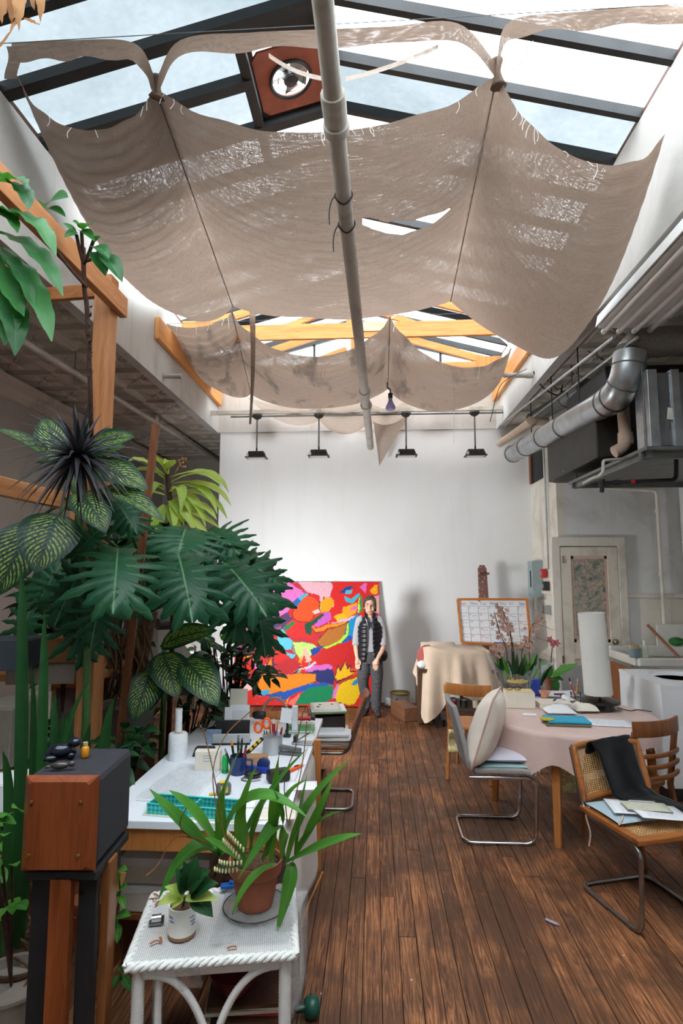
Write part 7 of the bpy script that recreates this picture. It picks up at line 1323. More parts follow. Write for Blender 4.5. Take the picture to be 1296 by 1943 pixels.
def split_leaf(name, mat):     # deeply lobed philodendron blade, length 1 along +Y
    m = MB(); NL = 7
    m.grid(lambda u, v: Vector(((u-.5)*(.40*math.sin(math.pi*min(1, .2+v*.8))**.7+.02), -.02+v*.98, .05*(1-(2*u-1)**2)-.25*(v-.3)**2)), 6, 14)
    for s_ in (-1, 1):
        for k in range(NL):
            y0 = .02+.80*k/NL; ang = math.radians(lerp(160, 24, (k/(NL-1))**.8)); L = .50*math.sin(math.pi*(.36+.52*k/NL))**.6*(1+.16*((k*7+(s_ > 0)) % 3-1)); w_ = (.125, .105, .12)[(k+(s_ > 0)) % 3] if k else .17
            d_ = Vector((s_*math.sin(ang), math.cos(ang), 0)); n_ = Vector((-d_.y, d_.x, 0))
            def f(u, v):
                a = 2*u-1; ww = w_*.5*(1.25-.5*min(v, .5) if v < .6 else max(.10, (1-((v-.6)/.4)**2.2)))*(1+.22*math.sin(v*19+k*2+a)*(v > .3)); p = Vector((s_*.02, y0, 0))+d_*(L*v)+n_*(a*ww)+Vector((0, -.04*v*v, 0))
                p.z = .04-.22*L*v*v*1.6-.25*(p.y-.3)**2+.02*math.cos(a*2.2)+.004*k*s_; return p
            m.grid(f, 4, 8)
    m.uv = {i: (.5+max(-.5, min(.5, 2.6*p.x)), p.y) for i, p in enumerate(m.v)}
    me = m.build(name, mat, None, smooth=180); COL.objects.unlink(me); return me
LM['split'] = split_leaf('leaf', 'philodendron_green')
def place(kind, root, base, tip, nrm=None, ws=1.0, nm='leaf'):
    base, tip = Vector(base), Vector(tip); y = tip-base; L = y.length; y.normalize(); mid = (base+tip)/2
    n_ = Vector(nrm) if nrm else (CAM-mid).normalized()*.75+Vector((0, 0, .55)); z = n_-y*n_.dot(y); z.normalize(); x = y.cross(z)
    M = Matrix((x*L*ws, y*L, z*L)).transposed().to_4x4(); M.translation = base-wloc(root); return child(LM[kind], nm, root, M)
def strap(root, P, w, mat, prof=None, fold=.25, n=12, up=None, wave=0.0, nm='leaf', tw=0.0):
    P = [Vector(p) for p in P]; Q = bez(*P, n) if len(P) == 3 else spline(P, max(2, n//(len(P)-1))); N = len(Q); prof = prof or (lambda v: max(.04, min(1, .45+v*1.6)*(1-v**3.2))); m = MB(); vs = []; uv = []
    for i, p in enumerate(Q):
        t_ = (Q[min(i+1, N-1)]-Q[max(i-1, 0)]).normalized(); u_ = Vector(up) if up else Vector((0, 0, 1))+(CAM-p).normalized()*.6; x = t_.cross(u_); x = x.normalized() if x.length > 1e-4 else t_.orthogonal().normalized()
        if tw: x = Matrix.Rotation(tw*i/N, 3, t_) @ x
        z = x.cross(t_); v = i/(N-1); hw = w*.5*prof(v)
        for k in range(5): a = (k-2)/2; vs.append(p+x*(a*hw)+z*(abs(a)*hw*fold+wave*hw*math.sin(v*26+(a > 0))*abs(a))); uv.append((k/4, v))
    m.add(vs, [(i*5+k, i*5+k+1, i*5+k+6, i*5+k+5) for i in range(N-1) for k in range(4)], uv); return m.build(nm, mat, root, smooth=180, world=True)
def stemtube(root, P, r, mat, nm='stem', seg=8): return MB().tube(spline(P, 5) if len(P) > 2 else P, r, seg).build(nm, mat, root, smooth=60, world=True)
def pot(root, c, r, h, mat): MB().lathe([(r*.75, 0), (r, h*.95), (r*1.06, h*.95), (r*1.06, h), (r*.94, h), (r*.9, h*.86), (0, h*.86)], Vector(c)-wloc(root), 24).build('pot', mat, root, smooth=45)
# --- speckled dieffenbachia, tall, at the rack post
rg = random.Random(8)
d1 = thing('dieffenbachia', 'tall dieffenbachia with yellow speckled leaves growing past the rack post', 'plant', (W(150, 1200, 3.1).x, 3.15, 0)); pot(d1, (d1.location.x, 3.15, 0), .17, .3, 'terracotta')
top = W(150, 960, 3.1); stemtube(d1, [(d1.location.x, 3.15, .25), (d1.location.x+.05, 3.12, 1.2), top], .022, 'green_stem')
for kd, b_, e_, ws, D0, D1, nr in (('dief', (112, 975), (68, 1078), 1.25, 3.0, 2.75, None), ('dief', (112, 880), (86, 786), .95, 3.1, 3.15, None), ('dief', (165, 855), (249, 822), .85, 3.1, 3.0, None), ('dief', (160, 872), (232, 842), .95, 3.15, 3.1, None), ('dief', (165, 885), (276, 916), .75, 3.1, 2.95, None), ('dief', (150, 935), (199, 999), .9, 3.05, 2.85, None), ('diefn', (192, 930), (306, 972), .8, 3.05, 2.9, None), ('diefn', (98, 872), (-4, 806), .7, 3.1, 2.9, None), ('dief', (62, 992), (-6, 1125), 1.0, 3.1, 2.9, None), ('dief', (130, 880), (60, 868), .7, 3.2, 3.3, None), ('dief', (60, 940), (-10, 925), .6, 3.0, 2.8, (0, -.3, 1)), ('dief', (150, 945), (165, 985), .8, 3.3, 3.35, None)):
    a = W(*b_, D0); place(kd, d1, a, W(*e_, D1), nr, ws); stemtube(d1, [top, top.lerp(a, .5)+Vector((0, 0, .04)), a], .008, 'green_stem', 'petiole', 6)
# --- second dieffenbachia low behind the desk
d2 = thing('dieffenbachia', 'lower dieffenbachia with bright striped leaves behind the desk', 'plant', (W(300, 1290, 3.85).x, 3.95, 0)); pot(d2, (d2.location.x, 3.95, 0), .16, .28, 'grey_case'); top2 = W(315, 1245, 3.85); stemtube(d2, [(d2.location.x, 3.95, .22), (d2.location.x, 3.95, .7), top2], .02, 'green_stem')
for kd, b_, e_, ws, D0, D1 in (('dief', (305, 1226), (405, 1190), .72, 3.8, 3.7), ('dief', (308, 1238), (336, 1318), 1.15, 3.7, 3.5), ('dief', (350, 1250), (413, 1332), .95, 3.7, 3.5), ('dief', (288, 1272), (254, 1364), 1.05, 3.65, 3.45), ('dief', (300, 1262), (284, 1345), .9, 3.85, 3.7), ('dief', (290, 1255), (245, 1300), .8, 3.95, 3.9), ('dief', (345, 1275), (390, 1320), .9, 3.9, 3.85)):
    a = W(*b_, D0); place(kd, d2, a, W(*e_, D1), None, ws); stemtube(d2, [top2, top2.lerp(a, .5)+Vector((0, 0, .03)), a], .008, 'green_stem', 'petiole', 6)
# --- split leaf philodendron
ph = thing('split_leaf_philodendron', 'huge split leaf philodendron spreading dark lobed leaves before the white wall', 'plant', (W(240, 1330, 3.9).x, 3.9, 0)); pot(ph, (ph.location.x, 3.9, .62), .19, .34, plain('concrete_pot', C(130, 128, 122), .8, 0, .1)); MB().box((0, 0, .31), (.3, .3, .62)).build('plinth', 'dark_board', ph)
crown = W(285, 1160, 3.85); stemtube(ph, [(ph.location.x, 3.9, .9), (ph.location.x+.08, 3.9, 1.2), crown], .05, 'root_brown', 'trunk', 10)
for b_, e_, ws, D0, D1 in (((223, 1052), (214, 1160), 1.35, 3.0, 2.7), ((341, 1064), (366, 1176), 1.38, 3.5, 3.2), ((432, 1076), (508, 1165), 1.35, 3.8, 3.5), ((462, 1128), (440, 1222), 1.15, 3.9, 3.75), ((487, 1140), (505, 1250), 1.1, 4.0, 3.85), ((352, 1005), (338, 1052), 2.2, 3.9, 3.6), ((402, 1012), (456, 1048), 1.8, 4.1, 3.95), ((470, 1068), (545, 1120), 1.2, 4.0, 3.95), ((222, 955), (262, 1012), 1.2, 3.2, 3.1), ((305, 1015), (272, 1050), 1.5, 3.9, 3.8), ((150, 1090), (100, 1190), 1.1, 3.1, 3.0), ((110, 1080), (60, 1165), 1.1, 3.8, 3.7), ((195, 1120), (170, 1235), 1.2, 3.1, 3.0), ((255, 1110), (262, 1200), 1.0, 4.2, 4.1), ((395, 1100), (402, 1190), 1.0, 4.3, 4.2), ((445, 1050), (500, 1075), 1.5, 4.2, 4.15), ((185, 1010), (130, 1065), 1.3, 3.1, 3.0), ((300, 1065), (260, 1130), 1.0, 4.0, 3.9), ((140, 1150), (170, 1260), 1.1, 3.2, 3.1), ((60, 1150), (30, 1240), 1.0, 4.2, 4.1)):
    a = W(*b_, D0); place('split', ph, a, W(*e_, D1), None, ws*.95); stemtube(ph, [crown, crown.lerp(a, .5)+Vector((0, 0, .10)), a], .009, 'green_stem', 'petiole', 6)
for k in range(34):
    a = W(rg.uniform(205, 275), rg.uniform(1150, 1230), 3.8+rg.uniform(-.15, .1)); stemtube(ph, [a, a+Vector((rg.uniform(-.1, .08), rg.uniform(-.08, .05), -.18)), a+Vector((rg.uniform(-.14, .12), rg.uniform(-.1, .06), -.3-.2*rg.random()))], .004+.006*rg.random(), 'root_brown', 'aerial_root', 6)
# --- corn plant, pale arching leaves
cp_ = thing('corn_plant', 'corn plant with pale yellow green arching leaves against the white wall edge', 'plant', (W(325, 1200, 4.5).x, 4.5, 0)); pot(cp_, (cp_.location.x, 4.5, 0), .17, .3, 'terracotta'); stemtube(cp_, [(cp_.location.x, 4.5, .25), W(330, 1080, 4.5), W(318, 900, 4.5)], .022, 'brown_stem')
for P in (((315, 905), (265, 860), (242, 876)), ((315, 912), (285, 880), (247, 896)), ((318, 905), (300, 862), (284, 866)), ((325, 915), (385, 880), (421, 923)), ((326, 905), (410, 875), (434, 936)), ((325, 935), (400, 920), (431, 984)), ((325, 948), (390, 950), (411, 986)), ((325, 952), (380, 975), (416, 1002)), ((322, 935), (355, 900), (342, 976)), ((330, 945), (362, 935), (367, 996)), ((318, 950), (340, 955), (349, 998)), ((312, 925), (288, 905), (281, 952)), ((312, 958), (300, 975), (284, 1028)), ((312, 940), (265, 922), (226, 938)), ((312, 930), (270, 905), (240, 925)), ((320, 900), (330, 860), (310, 880)), ((318, 960), (330, 990), (345, 1025)), ((314, 965), (295, 985), (297, 1030)), ((326, 925), (395, 905), (412, 975)), ((326, 940), (372, 925), (390, 1000)), ((324, 955), (350, 960), (372, 1015)), ((326, 918), (410, 905), (438, 960)), ((322, 950), (336, 950), (330, 1010)), ((326, 960), (370, 990), (398, 1020))):
    strap(cp_, [W(*P[0], 4.5), W(*P[1], 4.35+rg.uniform(-.1, .1)), W(*P[2], 4.25+rg.uniform(-.15, .15))], .10, 'lime_green', lambda v: max(.05, min(1, .25+v*1.8)*(1-v**3)), .3, 14, None, .10)
for k in range(10): a = W(332+rg.uniform(0, 24), 862+rg.uniform(0, 32), 4.45); stemtube(cp_, [W(330, 900, 4.48), W(340, 885, 4.46), a], .004, 'dry_leaf', 'flower_stalk', 5); MB().sph(a-wloc(cp_), .012, 6, 5).build('seed_head', 'dry_leaf', cp_)
# --- spiky dracaena marginata
dm = thing('dragon_tree', 'spiky dragon tree rosette with thin purple green leaves', 'plant', (W(140, 1200, 3.6).x, 3.6, 0)); c0 = W(148, 868, 2.55); pot(dm, (dm.location.x, 3.6, .0), .14, .25, 'terracotta'); stemtube(dm, [(dm.location.x, 3.6, .2), (dm.location.x, 3.5, 1.3), W(150, 950, 3.05), c0-Vector((0, 0, .02))], .014, 'brown_stem')
for k in range(96):
    z_ = 1-2*((k+.5)/96)*.97; a = k*2.39996; r_ = math.sqrt(max(0, 1-z_*z_)); d_ = Vector((r_*math.cos(a), r_*math.sin(a), z_)).normalized(); L = rg.uniform(.24, .34)
    strap(dm, [c0+d_*.01, c0+d_*L*.55+Vector((0, 0, .02)), c0+d_*L+Vector((0, 0, -.08*r_))], .028, 'dusky_dracaena', lambda v: max(.04, 1-v**1.6), .35, 5)
# --- tall climber with oval leaves at the beam
tc = thing('tall_climber', 'bare thorny stem with oval leaves at its top beside the pine post', 'plant', (W(172, 1100, 3.7).x, 3.7, 0)); pot(tc, (tc.location.x+.03, 3.7, .0), .12, .2, 'concrete_pot'); stemtube(tc, [(tc.location.x+.03, 3.7, .15), W(172, 960, 3.4), W(173, 800, 2.85), W(166, 600, 2.75), W(160, 545, 2.72), W(158, 470, 2.7)], .012, 'brown_stem')
for a, b_ in (((158, 500), (145, 445)), ((158, 490), (155, 440)), ((160, 500), (178, 455)), ((165, 495), (190, 480)), ((110, 480), (86, 400)), ((165, 545), (110, 480))): stemtube(tc, [W(*a, 2.7), W((a[0]+b_[0])/2, (a[1]+b_[1])/2+2, 2.68), W(*b_, 2.65)], .009, 'brown_stem', 'branch', 7)
for k in range(26): a = W(171+rg.uniform(-3, 3), rg.uniform(560, 760), 2.75); MB().lathe([(.006, 0), (0, .022)], a-wloc(tc), 5, axis=(rg.uniform(-1, 1), rg.uniform(-1, .2), .3)).build('thorn', 'brown_stem', tc)
for b_, e_, ws in (((86, 396), (60, 380), .9), ((87, 393), (124, 368), 1.25), ((90, 396), (123, 406), .6), ((86, 396), (64, 402), 1), ((145, 442), (121, 422), .8), ((146, 440), (122, 448), .7), ((152, 438), (178, 452), .6), ((155, 436), (140, 418), 1), ((158, 436), (172, 420), .9), ((178, 468), (206, 484), .7), ((180, 478), (200, 518), .8), ((188, 475), (212, 500), .7), ((195, 485), (231, 526), .6), ((176, 460), (190, 448), 1)):
    place('rub', tc, W(*b_, 2.66), W(*e_, 2.6+rg.uniform(-.06, .06)), None, ws)
# --- wavy strap fern hanging at the upper left
sf = thing('wavy_fern', 'broad wavy strap leaves hanging from the beam at the upper left', 'plant', W(-30, 470, 2.0)); c1 = W(-40, 450, 2.05); 
MB().lathe([(.08, 0), (.11, .14), (.115, .14), (.105, .12), (0, .11)], c1-wloc(sf)+Vector((-.06, 0, -.16)), 18).build('pot', 'terracotta', sf, smooth=45)
for P, w_ in ((((-20, 415), (70, 380), (106, 488)), .075), (((-20, 440), (75, 450), (119, 562)), .075), (((-10, 468), (40, 500), (66, 584)), .05), (((0, 470), (75, 540), (98, 648)), .075), (((-25, 500), (30, 560), (8, 655)), .10), (((-20, 540), (40, 570), (28, 675)), .085), (((-20, 350), (20, 325), (52, 350)), .08), (((15, 345), (48, 350), (54, 398)), .06), (((-15, 395), (20, 400), (33, 442)), .05), (((-15, 405), (15, 390), (32, 410)), .07), (((-20, 470), (20, 560), (45, 600)), .06)):
    strap(sf, [W(*P[0], 2.05), W(*P[1], 1.98), W(*P[2], 1.95)], w_*1.4, 'fern_green', lambda v: max(.05, min(1, .35+v*2)*(1-v**4)), .25, 16, None, .16)
# dry curled leaves at the top left
dl = thing('dry_leaf_bunch', 'bunch of dry curled brown leaves hanging at the upper left corner', 'dry leaves', W(5, -20, 2.0))
for P, w_ in ((((30, -40), (45, 20), (36, 60)), .055), (((60, -40), (90, 10), (75, 48)), .04), (((75, 48), (60, 42), (44, 34)), .02), (((0, -30), (8, 20), (4, 45)), .06), (((35, 30), (22, 70), (-8, 95)), .02), (((18, -20), (30, 30), (22, 48)), .04), (((64, -20), (60, 10), (66, 20)), .02)):
    strap(dl, [W(*P[0], 2.0), W(*P[1], 1.98), W(*P[2], 2.0)], w_, 'dry_leaf', None, .5, 10, None, .3, tw=1.2)
# --- snake plants
def snake(label, loc, blades, potm):
    t = thing('snake_plant', label, 'plant', loc); pot(t, loc, .13, .24, potm)
    for P, w_ in blades: strap(t, P, w_, 'snake_green', lambda v: max(.03, (.7+.3*math.sin(v*3))*(1-v**6)), .3, 10, (0, -1, .2))
b0 = lambda x, D: Vector((W(x, 1480, D).x, D, .3))
snake('tall snake plant blades rising at the left edge behind the loudspeaker', (W(60, 1500, 2.5).x, 2.5, .0), [([b0(48, 2.45), W(52, 1300, 2.45), W(40, 1065, 2.45)], .062), ([b0(85, 2.5), W(88, 1320, 2.5), W(84, 1160, 2.5)], .05), ([b0(78, 2.5), W(95, 1400, 2.48), W(171, 1288, 2.45)], .03), ([b0(60, 2.5), W(75, 1400, 2.5), W(60, 1260, 2.5)], .035), ([b0(110, 2.55), W(118, 1400, 2.55), W(122, 1352, 2.55)], .04), ([b0(105, 2.55), W(108, 1380, 2.5), W(104, 1312, 2.5)], .045), ([b0(20, 2.4), W(35, 1480, 2.35), W(5, 1425, 2.3)], .05)], 'dark_board')
snake('short snake plant fanning out below the grey pot', (W(190, 1480, 3.0).x, 3.0, .0), [([b0(180, 3.0), W(190, 1400, 3.0), W(218, 1322, 2.95)], .055), ([b0(190, 3.0), W(198, 1420, 3.0), W(212, 1370, 2.95)], .05), ([b0(165, 3.0), W(160, 1400, 3.0), W(172, 1370, 3.0)], .04), ([b0(160, 3.0), W(150, 1430, 3.0), W(172, 1372, 2.95)], .04), ([b0(200, 3.0), W(230, 1410, 3.0), W(262, 1408, 2.95)], .04), ([b0(150, 3.0), W(140, 1400, 3.0), W(128, 1350, 3.0)], .05)], 'terracotta')
# --- bushy foliage plants
def bush(name, label, loc, regions, n, kind, seed, size, D, potm='terracotta', ps=.14):
    t = thing(name, label, 'plant', loc); rg = random.Random(seed); pot(t, loc, ps, ps*1.7, potm); cc = Vector(loc)+Vector((0, 0, ps*1.5))
    for k in range(n):
        x0, y0, x1, y1 = regions[k % len(regions)]; b_ = W(rg.uniform(x0, x1), rg.uniform(y0, y1), D+rg.uniform(-.22, .22)); o_ = (b_-cc); o_.z *= .3; o_.normalize(); e_ = b_+(o_*rg.uniform(.3, 1)+Vector((rg.uniform(-.7, .7), rg.uniform(-.9, .2), rg.uniform(-.9, .25)))).normalized()*rg.uniform(*size)
        place(kind, t, b_, e_, (CAM-b_).normalized()*.5+Vector((rg.uniform(-.3, .3), 0, 1)), rg.uniform(.8, 1.3))
        if k % 3 == 0: stemtube(t, [cc, cc.lerp(b_, .5)+Vector((0, 0, .05)), b_], .005, 'brown_stem', 'twig', 5)
    return t
bush('umbrella_bush', 'bushy dark oval leaved plant beside the painting', (W(430, 1330, 4.55).x, 4.75, 0), [(385, 1215, 470, 1300), (400, 1230, 500, 1330), (440, 1240, 520, 1290)], 120, 'ovald', 21, (.09, .17), 4.75, 'terracotta', .16)
bush('young_shrub', 'brighter green leaved shrub in front of the softbox stand', (W(410, 1330, 4.9).x, 5.15, 0), [(370, 1205, 440, 1260)], 36, 'oval', 22, (.08, .13), 5.15, 'concrete_pot', .14)
bush('leafy_ground_plant', 'dark leafy plant growing behind the left edge of the desk', (W(300, 1400, 4.0).x+.1, 4.2, 0), [(350, 1330, 425, 1395), (250, 1350, 310, 1430), (300, 1300, 420, 1365)], 90, 'ovald', 23, (.10, .18), 4.2, 'terracotta', .16)
bush('leafy_ground_plant', 'low dark leafy plant between the loudspeaker and the desk', (W(250, 1450, 3.3).x-.1, 3.35, 0), [(195, 1400, 262, 1500), (225, 1380, 270, 1440)], 40, 'ovald', 24, (.10, .18), 3.3, 'concrete_pot', .13)
bush('trailing_plant', 'green leafy plant at the lower left edge behind the speaker stand', (W(0, 1720, 2.25).x, 2.35, 0), [(-20, 1620, 30, 1700), (-20, 1540, 40, 1620), (-10, 1690, 40, 1760)], 34, 'oval', 25, (.07, .12), 2.3, 'grey_case', .15)
bush('added_thicket', 'dark mass of leaves added to darken the corner behind the loudspeaker', (W(60, 1420, 3.3).x-.2, 3.25, 0), [(0, 1440, 150, 1560), (20, 1380, 170, 1500), (150, 1400, 230, 1470)], 60, 'ovald', 26, (.10, .2), 3.2, 'terracotta', .15)  # leaf mass added to block light and keep the speaker corner dark
bush('back_foliage', 'dense dark foliage packed behind the split leaf philodendron to darken the corner', (W(180, 1300, 4.6).x, 4.6, 0), [(40, 1040, 260, 1180), (60, 1100, 270, 1260), (170, 1000, 330, 1120), (90, 1150, 240, 1290)], 250, 'ovald', 27, (.14, .26), 4.6, 'terracotta', .18)  # packed with extra dark leaves so the zone behind the plants reads darker
dr = thing('dry_root_tangle', 'tangle of dry brown roots and twigs at the lower left corner', 'roots', G(40, 1900, 0))
for k in range(40):
    a = G(rg.uniform(-30, 75), rg.uniform(1820, 1960), .01); a.y += rg.uniform(-.1, .25); stemtube(dr, [a, a+Vector((rg.uniform(-.12, .12), rg.uniform(-.1, .1), rg.uniform(.1, .25))), a+Vector((rg.uniform(-.2, .2), rg.uniform(-.1, .1), rg.uniform(.15, .5)))], rg.uniform(.002, .006), 'root_brown' if k % 4 else 'dry_leaf', 'root', 5)
# vine beside the wicker table
vn = thing('climbing_vine', 'thin vine with pointed leaves hanging beside the bamboo pole', 'plant', G(232, 1830, 0)); vp = [W(222, 1645, 2.3), W(228, 1690, 2.3), W(222, 1740, 2.32), W(230, 1790, 2.33), G(232, 1830, 0)]; stemtube(vn, vp, .004, 'green_stem')
for b_, e_ in (((223, 1650), (214, 1640)), ((224, 1652), (240, 1648)), ((225, 1655), (218, 1680)), ((226, 1690), (240, 1680)), ((227, 1692), (208, 1708)), ((228, 1700), (236, 1722)), ((222, 1738), (246, 1735)), ((222, 1742), (212, 1762)), ((224, 1750), (206, 1752)), ((224, 1752), (222, 1790)), ((232, 1852), (250, 1880)), ((230, 1850), (205, 1878)), ((232, 1850), (225, 1835))): place('oval', vn, W(*b_, 2.3), W(*e_, 2.26), None, .9)
# --- orchid leaves on the wicker table
for P, w_ in ((((418, 1610), (415, 1500), (461, 1411)), .052), (((414, 1612), (455, 1440), (584, 1552)), .062), (((440, 1615), (505, 1500), (583, 1421)), .045), (((420, 1605), (372, 1530), (321, 1500)), .055), (((415, 1610), (340, 1560), (284, 1497)), .055), (((425, 1605), (360, 1570), (301, 1706)), .06), (((498, 1620), (560, 1490), (452, 1668)), .055), (((540, 1625), (620, 1595), (686, 1582)), .045), (((545, 1620), (570, 1520), (665, 1441)), .055), (((555, 1622), (600, 1560), (631, 1478)), .04), (((560, 1615), (572, 1540), (583, 1468)), .04), (((548, 1625), (565, 1640), (521, 1784)), .05), (((525, 1625), (468, 1650), (440, 1738)), .03), (((515, 1620), (520, 1520), (530, 1430)), .04), (((462, 1625), (448, 1540), (487, 1454)), .055), (((478, 1615), (480, 1560), (506, 1514)), .045), (((505, 1610), (530, 1500), (583, 1480)), .042), (((560, 1600), (600, 1550), (650, 1539)), .035), (((535, 1615), (545, 1560), (520, 1500)), .04), (((455, 1618), (410, 1600), (388, 1590)), .04)):
    strap(PO, [W(P[0][0], P[0][1]+14, 2.33), W(*P[1], 2.27+rg.uniform(-.05, .05)), W(*P[2], 2.22+rg.uniform(-.08, .08))], w_*1.18, 'strap_green', lambda v: max(.05, min(1, .3+v*1.7)*(1-v**3.4)), .32, 14)
for k, (a, b_, c2) in enumerate((((470, 1632), (440, 1600), (428, 1588)), ((470, 1640), (430, 1650), (412, 1642)))):
    P = bez(W(*a, 2.25), W(*b_, 2.18), W(*c2, 2.16), 9); MB().tube(P, .003, 6).build('flower_stalk', 'green_stem', PO, world=True)
    for i, p in enumerate(P[2:]):
        for s_ in (-1, 1): MB().sph(p-wloc(PO)+Vector((s_*.008, 0, s_*.013)), .0065, 8, 6, (.7, .8, 1.5)).build('floret', plain('cream_floret', C(216, 214, 160), .5), PO, smooth=180)
for P in (((396, 1600), (350, 1580), (342, 1560), (354, 1532)), ((396, 1600), (335, 1588), (300, 1640), (277, 1662)), ((415, 1560), (404, 1470), (425, 1400), (480, 1345)), ((545, 1560), (540, 1480), (560, 1420), (575, 1350)), ((426, 1590), (412, 1500), (390, 1400), (380, 1376)), ((548, 1560), (570, 1470), (580, 1400), (582, 1368))): stemtube(PO, [W(x, y, 2.28-.03*i) for i, (x, y) in enumerate(P)], .0022, 'dry_leaf', 'dry_twig', 5)
# mug seedling
cm = pm_+Vector((0, 0, .1))
for b_, e_, kd, ws in (((345, 1700), (300, 1712), 'hosta', 1), ((350, 1700), (318, 1680), 'hosta', 1), ((352, 1705), (408, 1700), 'hosta', .8), ((348, 1705), (325, 1722), 'hosta', .9), ((355, 1690), (338, 1650), 'ovald', 1.6), ((358, 1685), (392, 1650), 'ovald', 1.6), ((356, 1690), (370, 1632), 'ovald', 1.7), ((362, 1695), (408, 1672), 'ovald', 1.4), ((365, 1700), (404, 1736), 'ovald', 1.6), ((352, 1690), (345, 1665), 'ovald', 1.5), ((360, 1680), (352, 1640), 'ovald', 1.6)): place(kd, mgp, W(*b_, 2.16), W(*e_, 2.12), None, ws)
for k in range(5): stemtube(mgp, [cm, W(350+3*k, 1700, 2.17)], .004, 'green_stem')
# --- orchids on the round table in their clear wrap
oc = onT(985, 1322)+Vector((0, .10, 0)); OR = thing('wrapped_orchids', 'pink flowering orchids in clear plastic wrap on the round table', 'plant', oc); Dq = oc.y
MB().lathe([(.08, 0), (.10, .12), (.095, .12), (0, .11)], seg=24).build('pot', plain('brown_basket', C(70, 48, 36), .8, 0, .4, 30), OR, smooth=45)
MB().lathe([(.103, .115), (.107, .125), (.102, .135)], seg=28).build('ribbon', 'badge_yellow', OR, smooth=50)
for k in range(34):
    x0 = rg.uniform(950, 1030); a = W(x0, rg.uniform(1290, 1308), Dq+rg.uniform(-.06, .06)); b_ = W(x0+(x0-988)*rg.uniform(.2, .7)+rg.uniform(-14, 14), rg.uniform(1232, 1275), Dq+rg.uniform(-.1, .1)); strap(OR, [a, a.lerp(b_, .5)+Vector((0, 0, .04)), b_], .04, 'strap_green' if k % 3 == 0 else 'dark_foliage', None, .3, 8)
plain('orchid_pink', C(186, 148, 132), .6, 0, .2, 60); plain('orchid_red', C(190, 96, 100), .6, 0, .2, 60)
fl_ = MB()
for k in range(5):
    a = 2*math.pi*k/5; d_ = Vector((math.cos(a), math.sin(a), .25)); e_ = Vector((-d_.y, d_.x, 0)); fl_.add([(0, 0, 0), d_*.5+e_*.32, d_, d_*.5-e_*.32], [(0, 1, 2, 3)])
fl_.sph((0, 0, .12), .22, 6, 5); fl_ = fl_.build('flower', 'orchid_pink'); COL.objects.unlink(fl_)
for P in (((958, 1300), (962, 1240), (948, 1200), (938, 1162)), ((982, 1295), (972, 1220), (960, 1185), (945, 1150)), ((972, 1290), (970, 1210), (960, 1175), (952, 1153)), ((1008, 1290), (1004, 1230), (1008, 1190), (1030, 1172)), ((992, 1285), (990, 1240), (996, 1222), (1000, 1214)), ((945, 1290), (945, 1250), (940, 1235), (938, 1230))):
    Q = spline([W(x, y, Dq+.02*i) for i, (x, y) in enumerate(P)], 8); MB().tube(Q, .004, 6).build('flower_stalk', 'brown_stem', OR, world=True)
    for i, p in enumerate(Q[9:]):
        for j in range(1+i % 2):
            q_ = p+Vector((rg.uniform(-.05, .05), rg.uniform(-.04, .02), rg.uniform(-.03, .03))); d_ = Vector((rg.uniform(-.6, .6), -1, rg.uniform(-.3, .5))).normalized(); M = Vector((0, 0, 1)).rotation_difference(d_).to_matrix().to_4x4() @ Matrix.Scale(rg.uniform(.016, .027), 4); M.translation = q_-wloc(OR); child(fl_, 'flower', OR, M)
def wrapf(u, v):
    th = u*2*math.pi; r = lerp(.11, .20, v**1.3)*(1+.16*math.sin(th*3+1)*v+.05*math.sin(th*11)*(1-v*.5)); zz = .0+.26*v+.07*v*math.cos(th*2+.6)+.05*v*max(0, math.cos(th-math.pi))
    return oc+Vector((r*math.cos(th)*1.15+.02*v-.08*v*max(0, -math.cos(th))**2+.10*v*max(0, math.cos(th))**3, r*math.sin(th)*.8, zz+.01*math.sin(th*17)))
m = MB(); m.grid(wrapf, 72, 16); m.build('plastic_wrap', 'clear_film', OR, smooth=180, world=True)
o2 = onT(1046, 1308); O2 = thing('potted_orchid', 'single orchid with two red pink blooms in a small terracotta pot', 'plant', o2); pot(O2, o2, .055, .10, 'terracotta')
for b_, e_, ws in (((1045, 1285), (1025, 1250), .9), ((1048, 1285), (1095, 1258), .55), ((1048, 1285), (1058, 1315), 1.0), ((1050, 1285), (1070, 1290), .9), ((1043, 1285), (1010, 1283), .6)): place('rub' if ws > .8 else 'oval', O2, W(*b_, o2.y-.03), W(*e_, o2.y-.08), None, ws)
MB().tube(spline([W(1044, 1285, o2.y), W(1046, 1250, o2.y), W(1048, 1226, o2.y)], 6), .004, 6).build('flower_stalk', 'brown_stem', O2, world=True)
fr_ = bpy.data.meshes.new_from_object(fl_); fr_.materials.clear(); fr_.materials.append(MATS['orchid_red'])
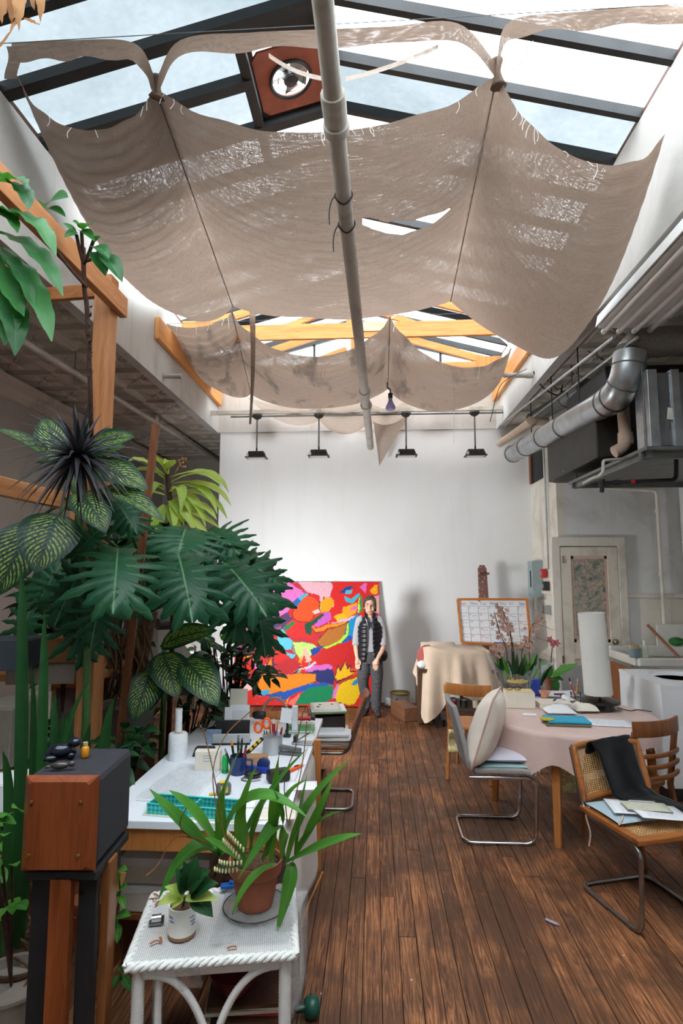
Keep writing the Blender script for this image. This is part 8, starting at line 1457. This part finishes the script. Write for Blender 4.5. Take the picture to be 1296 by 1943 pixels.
for x, y in ((1043, 1214), (1056, 1220), (1049, 1222)): M = Vector((0, 0, 1)).rotation_difference(Vector((.2, -1, .2))).to_matrix().to_4x4() @ Matrix.Scale(.04, 4); M.translation = W(x, y, o2.y-.02)-wloc(O2); q_ = bpy.data.objects.new('flower', fr_); COL.objects.link(q_); q_.parent = O2; q_.matrix_basis = M
# ---------------------------------------------------------------- nest sub-parts under the part they belong to
SUBS = [('door_1', ('door_knob', 'lock_plate', 'hinge', 'faded_print', 'print_border', 'door_rail'), 'door_leaf'), ('washing_machine', ('dial',), 'control_panel'), ('washing_machine', ('drum_ring',), 'drum'), ('flood_lamp', ('cooling_fin', 'rim', 'lens', 'junction_knob'), 'housing'), ('loudspeaker', ('screw',), 'wooden_panel'), ('linen_canopy', ('loose_thread', 'seam', 'torn_strip', 'torn_edge'), 'cloth'), ('person', ('eye', 'eyebrow', 'lips'), 'body'), ('person', ('zip_edge', 'vest_collar'), 'vest'), ('person', ('shirt_collar', 'shirt_placket'), 'shirt'), ('tablecloth', ('fringe_thread',), 'drape'), ('calendar_whiteboard', ('grid_line', 'scribble', 'lettering'), 'board'), ('mug_plant', ('print_line', 'stain_ring', 'soil'), 'mug'), ('card_box', ('print_line',), 'case'), ('exhaust_fan', ('guard_wire',), 'shroud_ring'), ('air_handler', ('paper_sticker',), 'main_cabinet'), ('air_handler', ('louvre',), 'louvre_box'), ('tape_measure', ('badge', 'top_badge'), 'case'), ('round_duct', ('duct_ring',), 'duct_run'), ('strip_light', ('reflector_edge',), 'tray'), ('blue_mug', ('handle',), 'body'), ('fuse_box', ('lever_slot',), 'lid'), ('orchid_plant', ('bark_mix',), 'pot'), ('utility_knife', ('grip_inset',), 'handle'), ('wrapped_orchids', ('ribbon',), 'pot'), ('tall_climber', ('thorn',), 'stem'), ('split_leaf_philodendron', ('aerial_root',), 'trunk')]
roots = [o for o in bpy.data.objects if o.parent is None and o.name in COL.objects]
base_ = lambda o: o.name.split('.')[0]
for r in roots:
    for rn, cs, pn in SUBS:
        if base_(r) != rn: continue
        ch = [c for c in r.children]; par = [c for c in ch if base_(c) == pn]
        if par:
            for c in ch:
                if base_(c) in cs: c.parent = par[0]
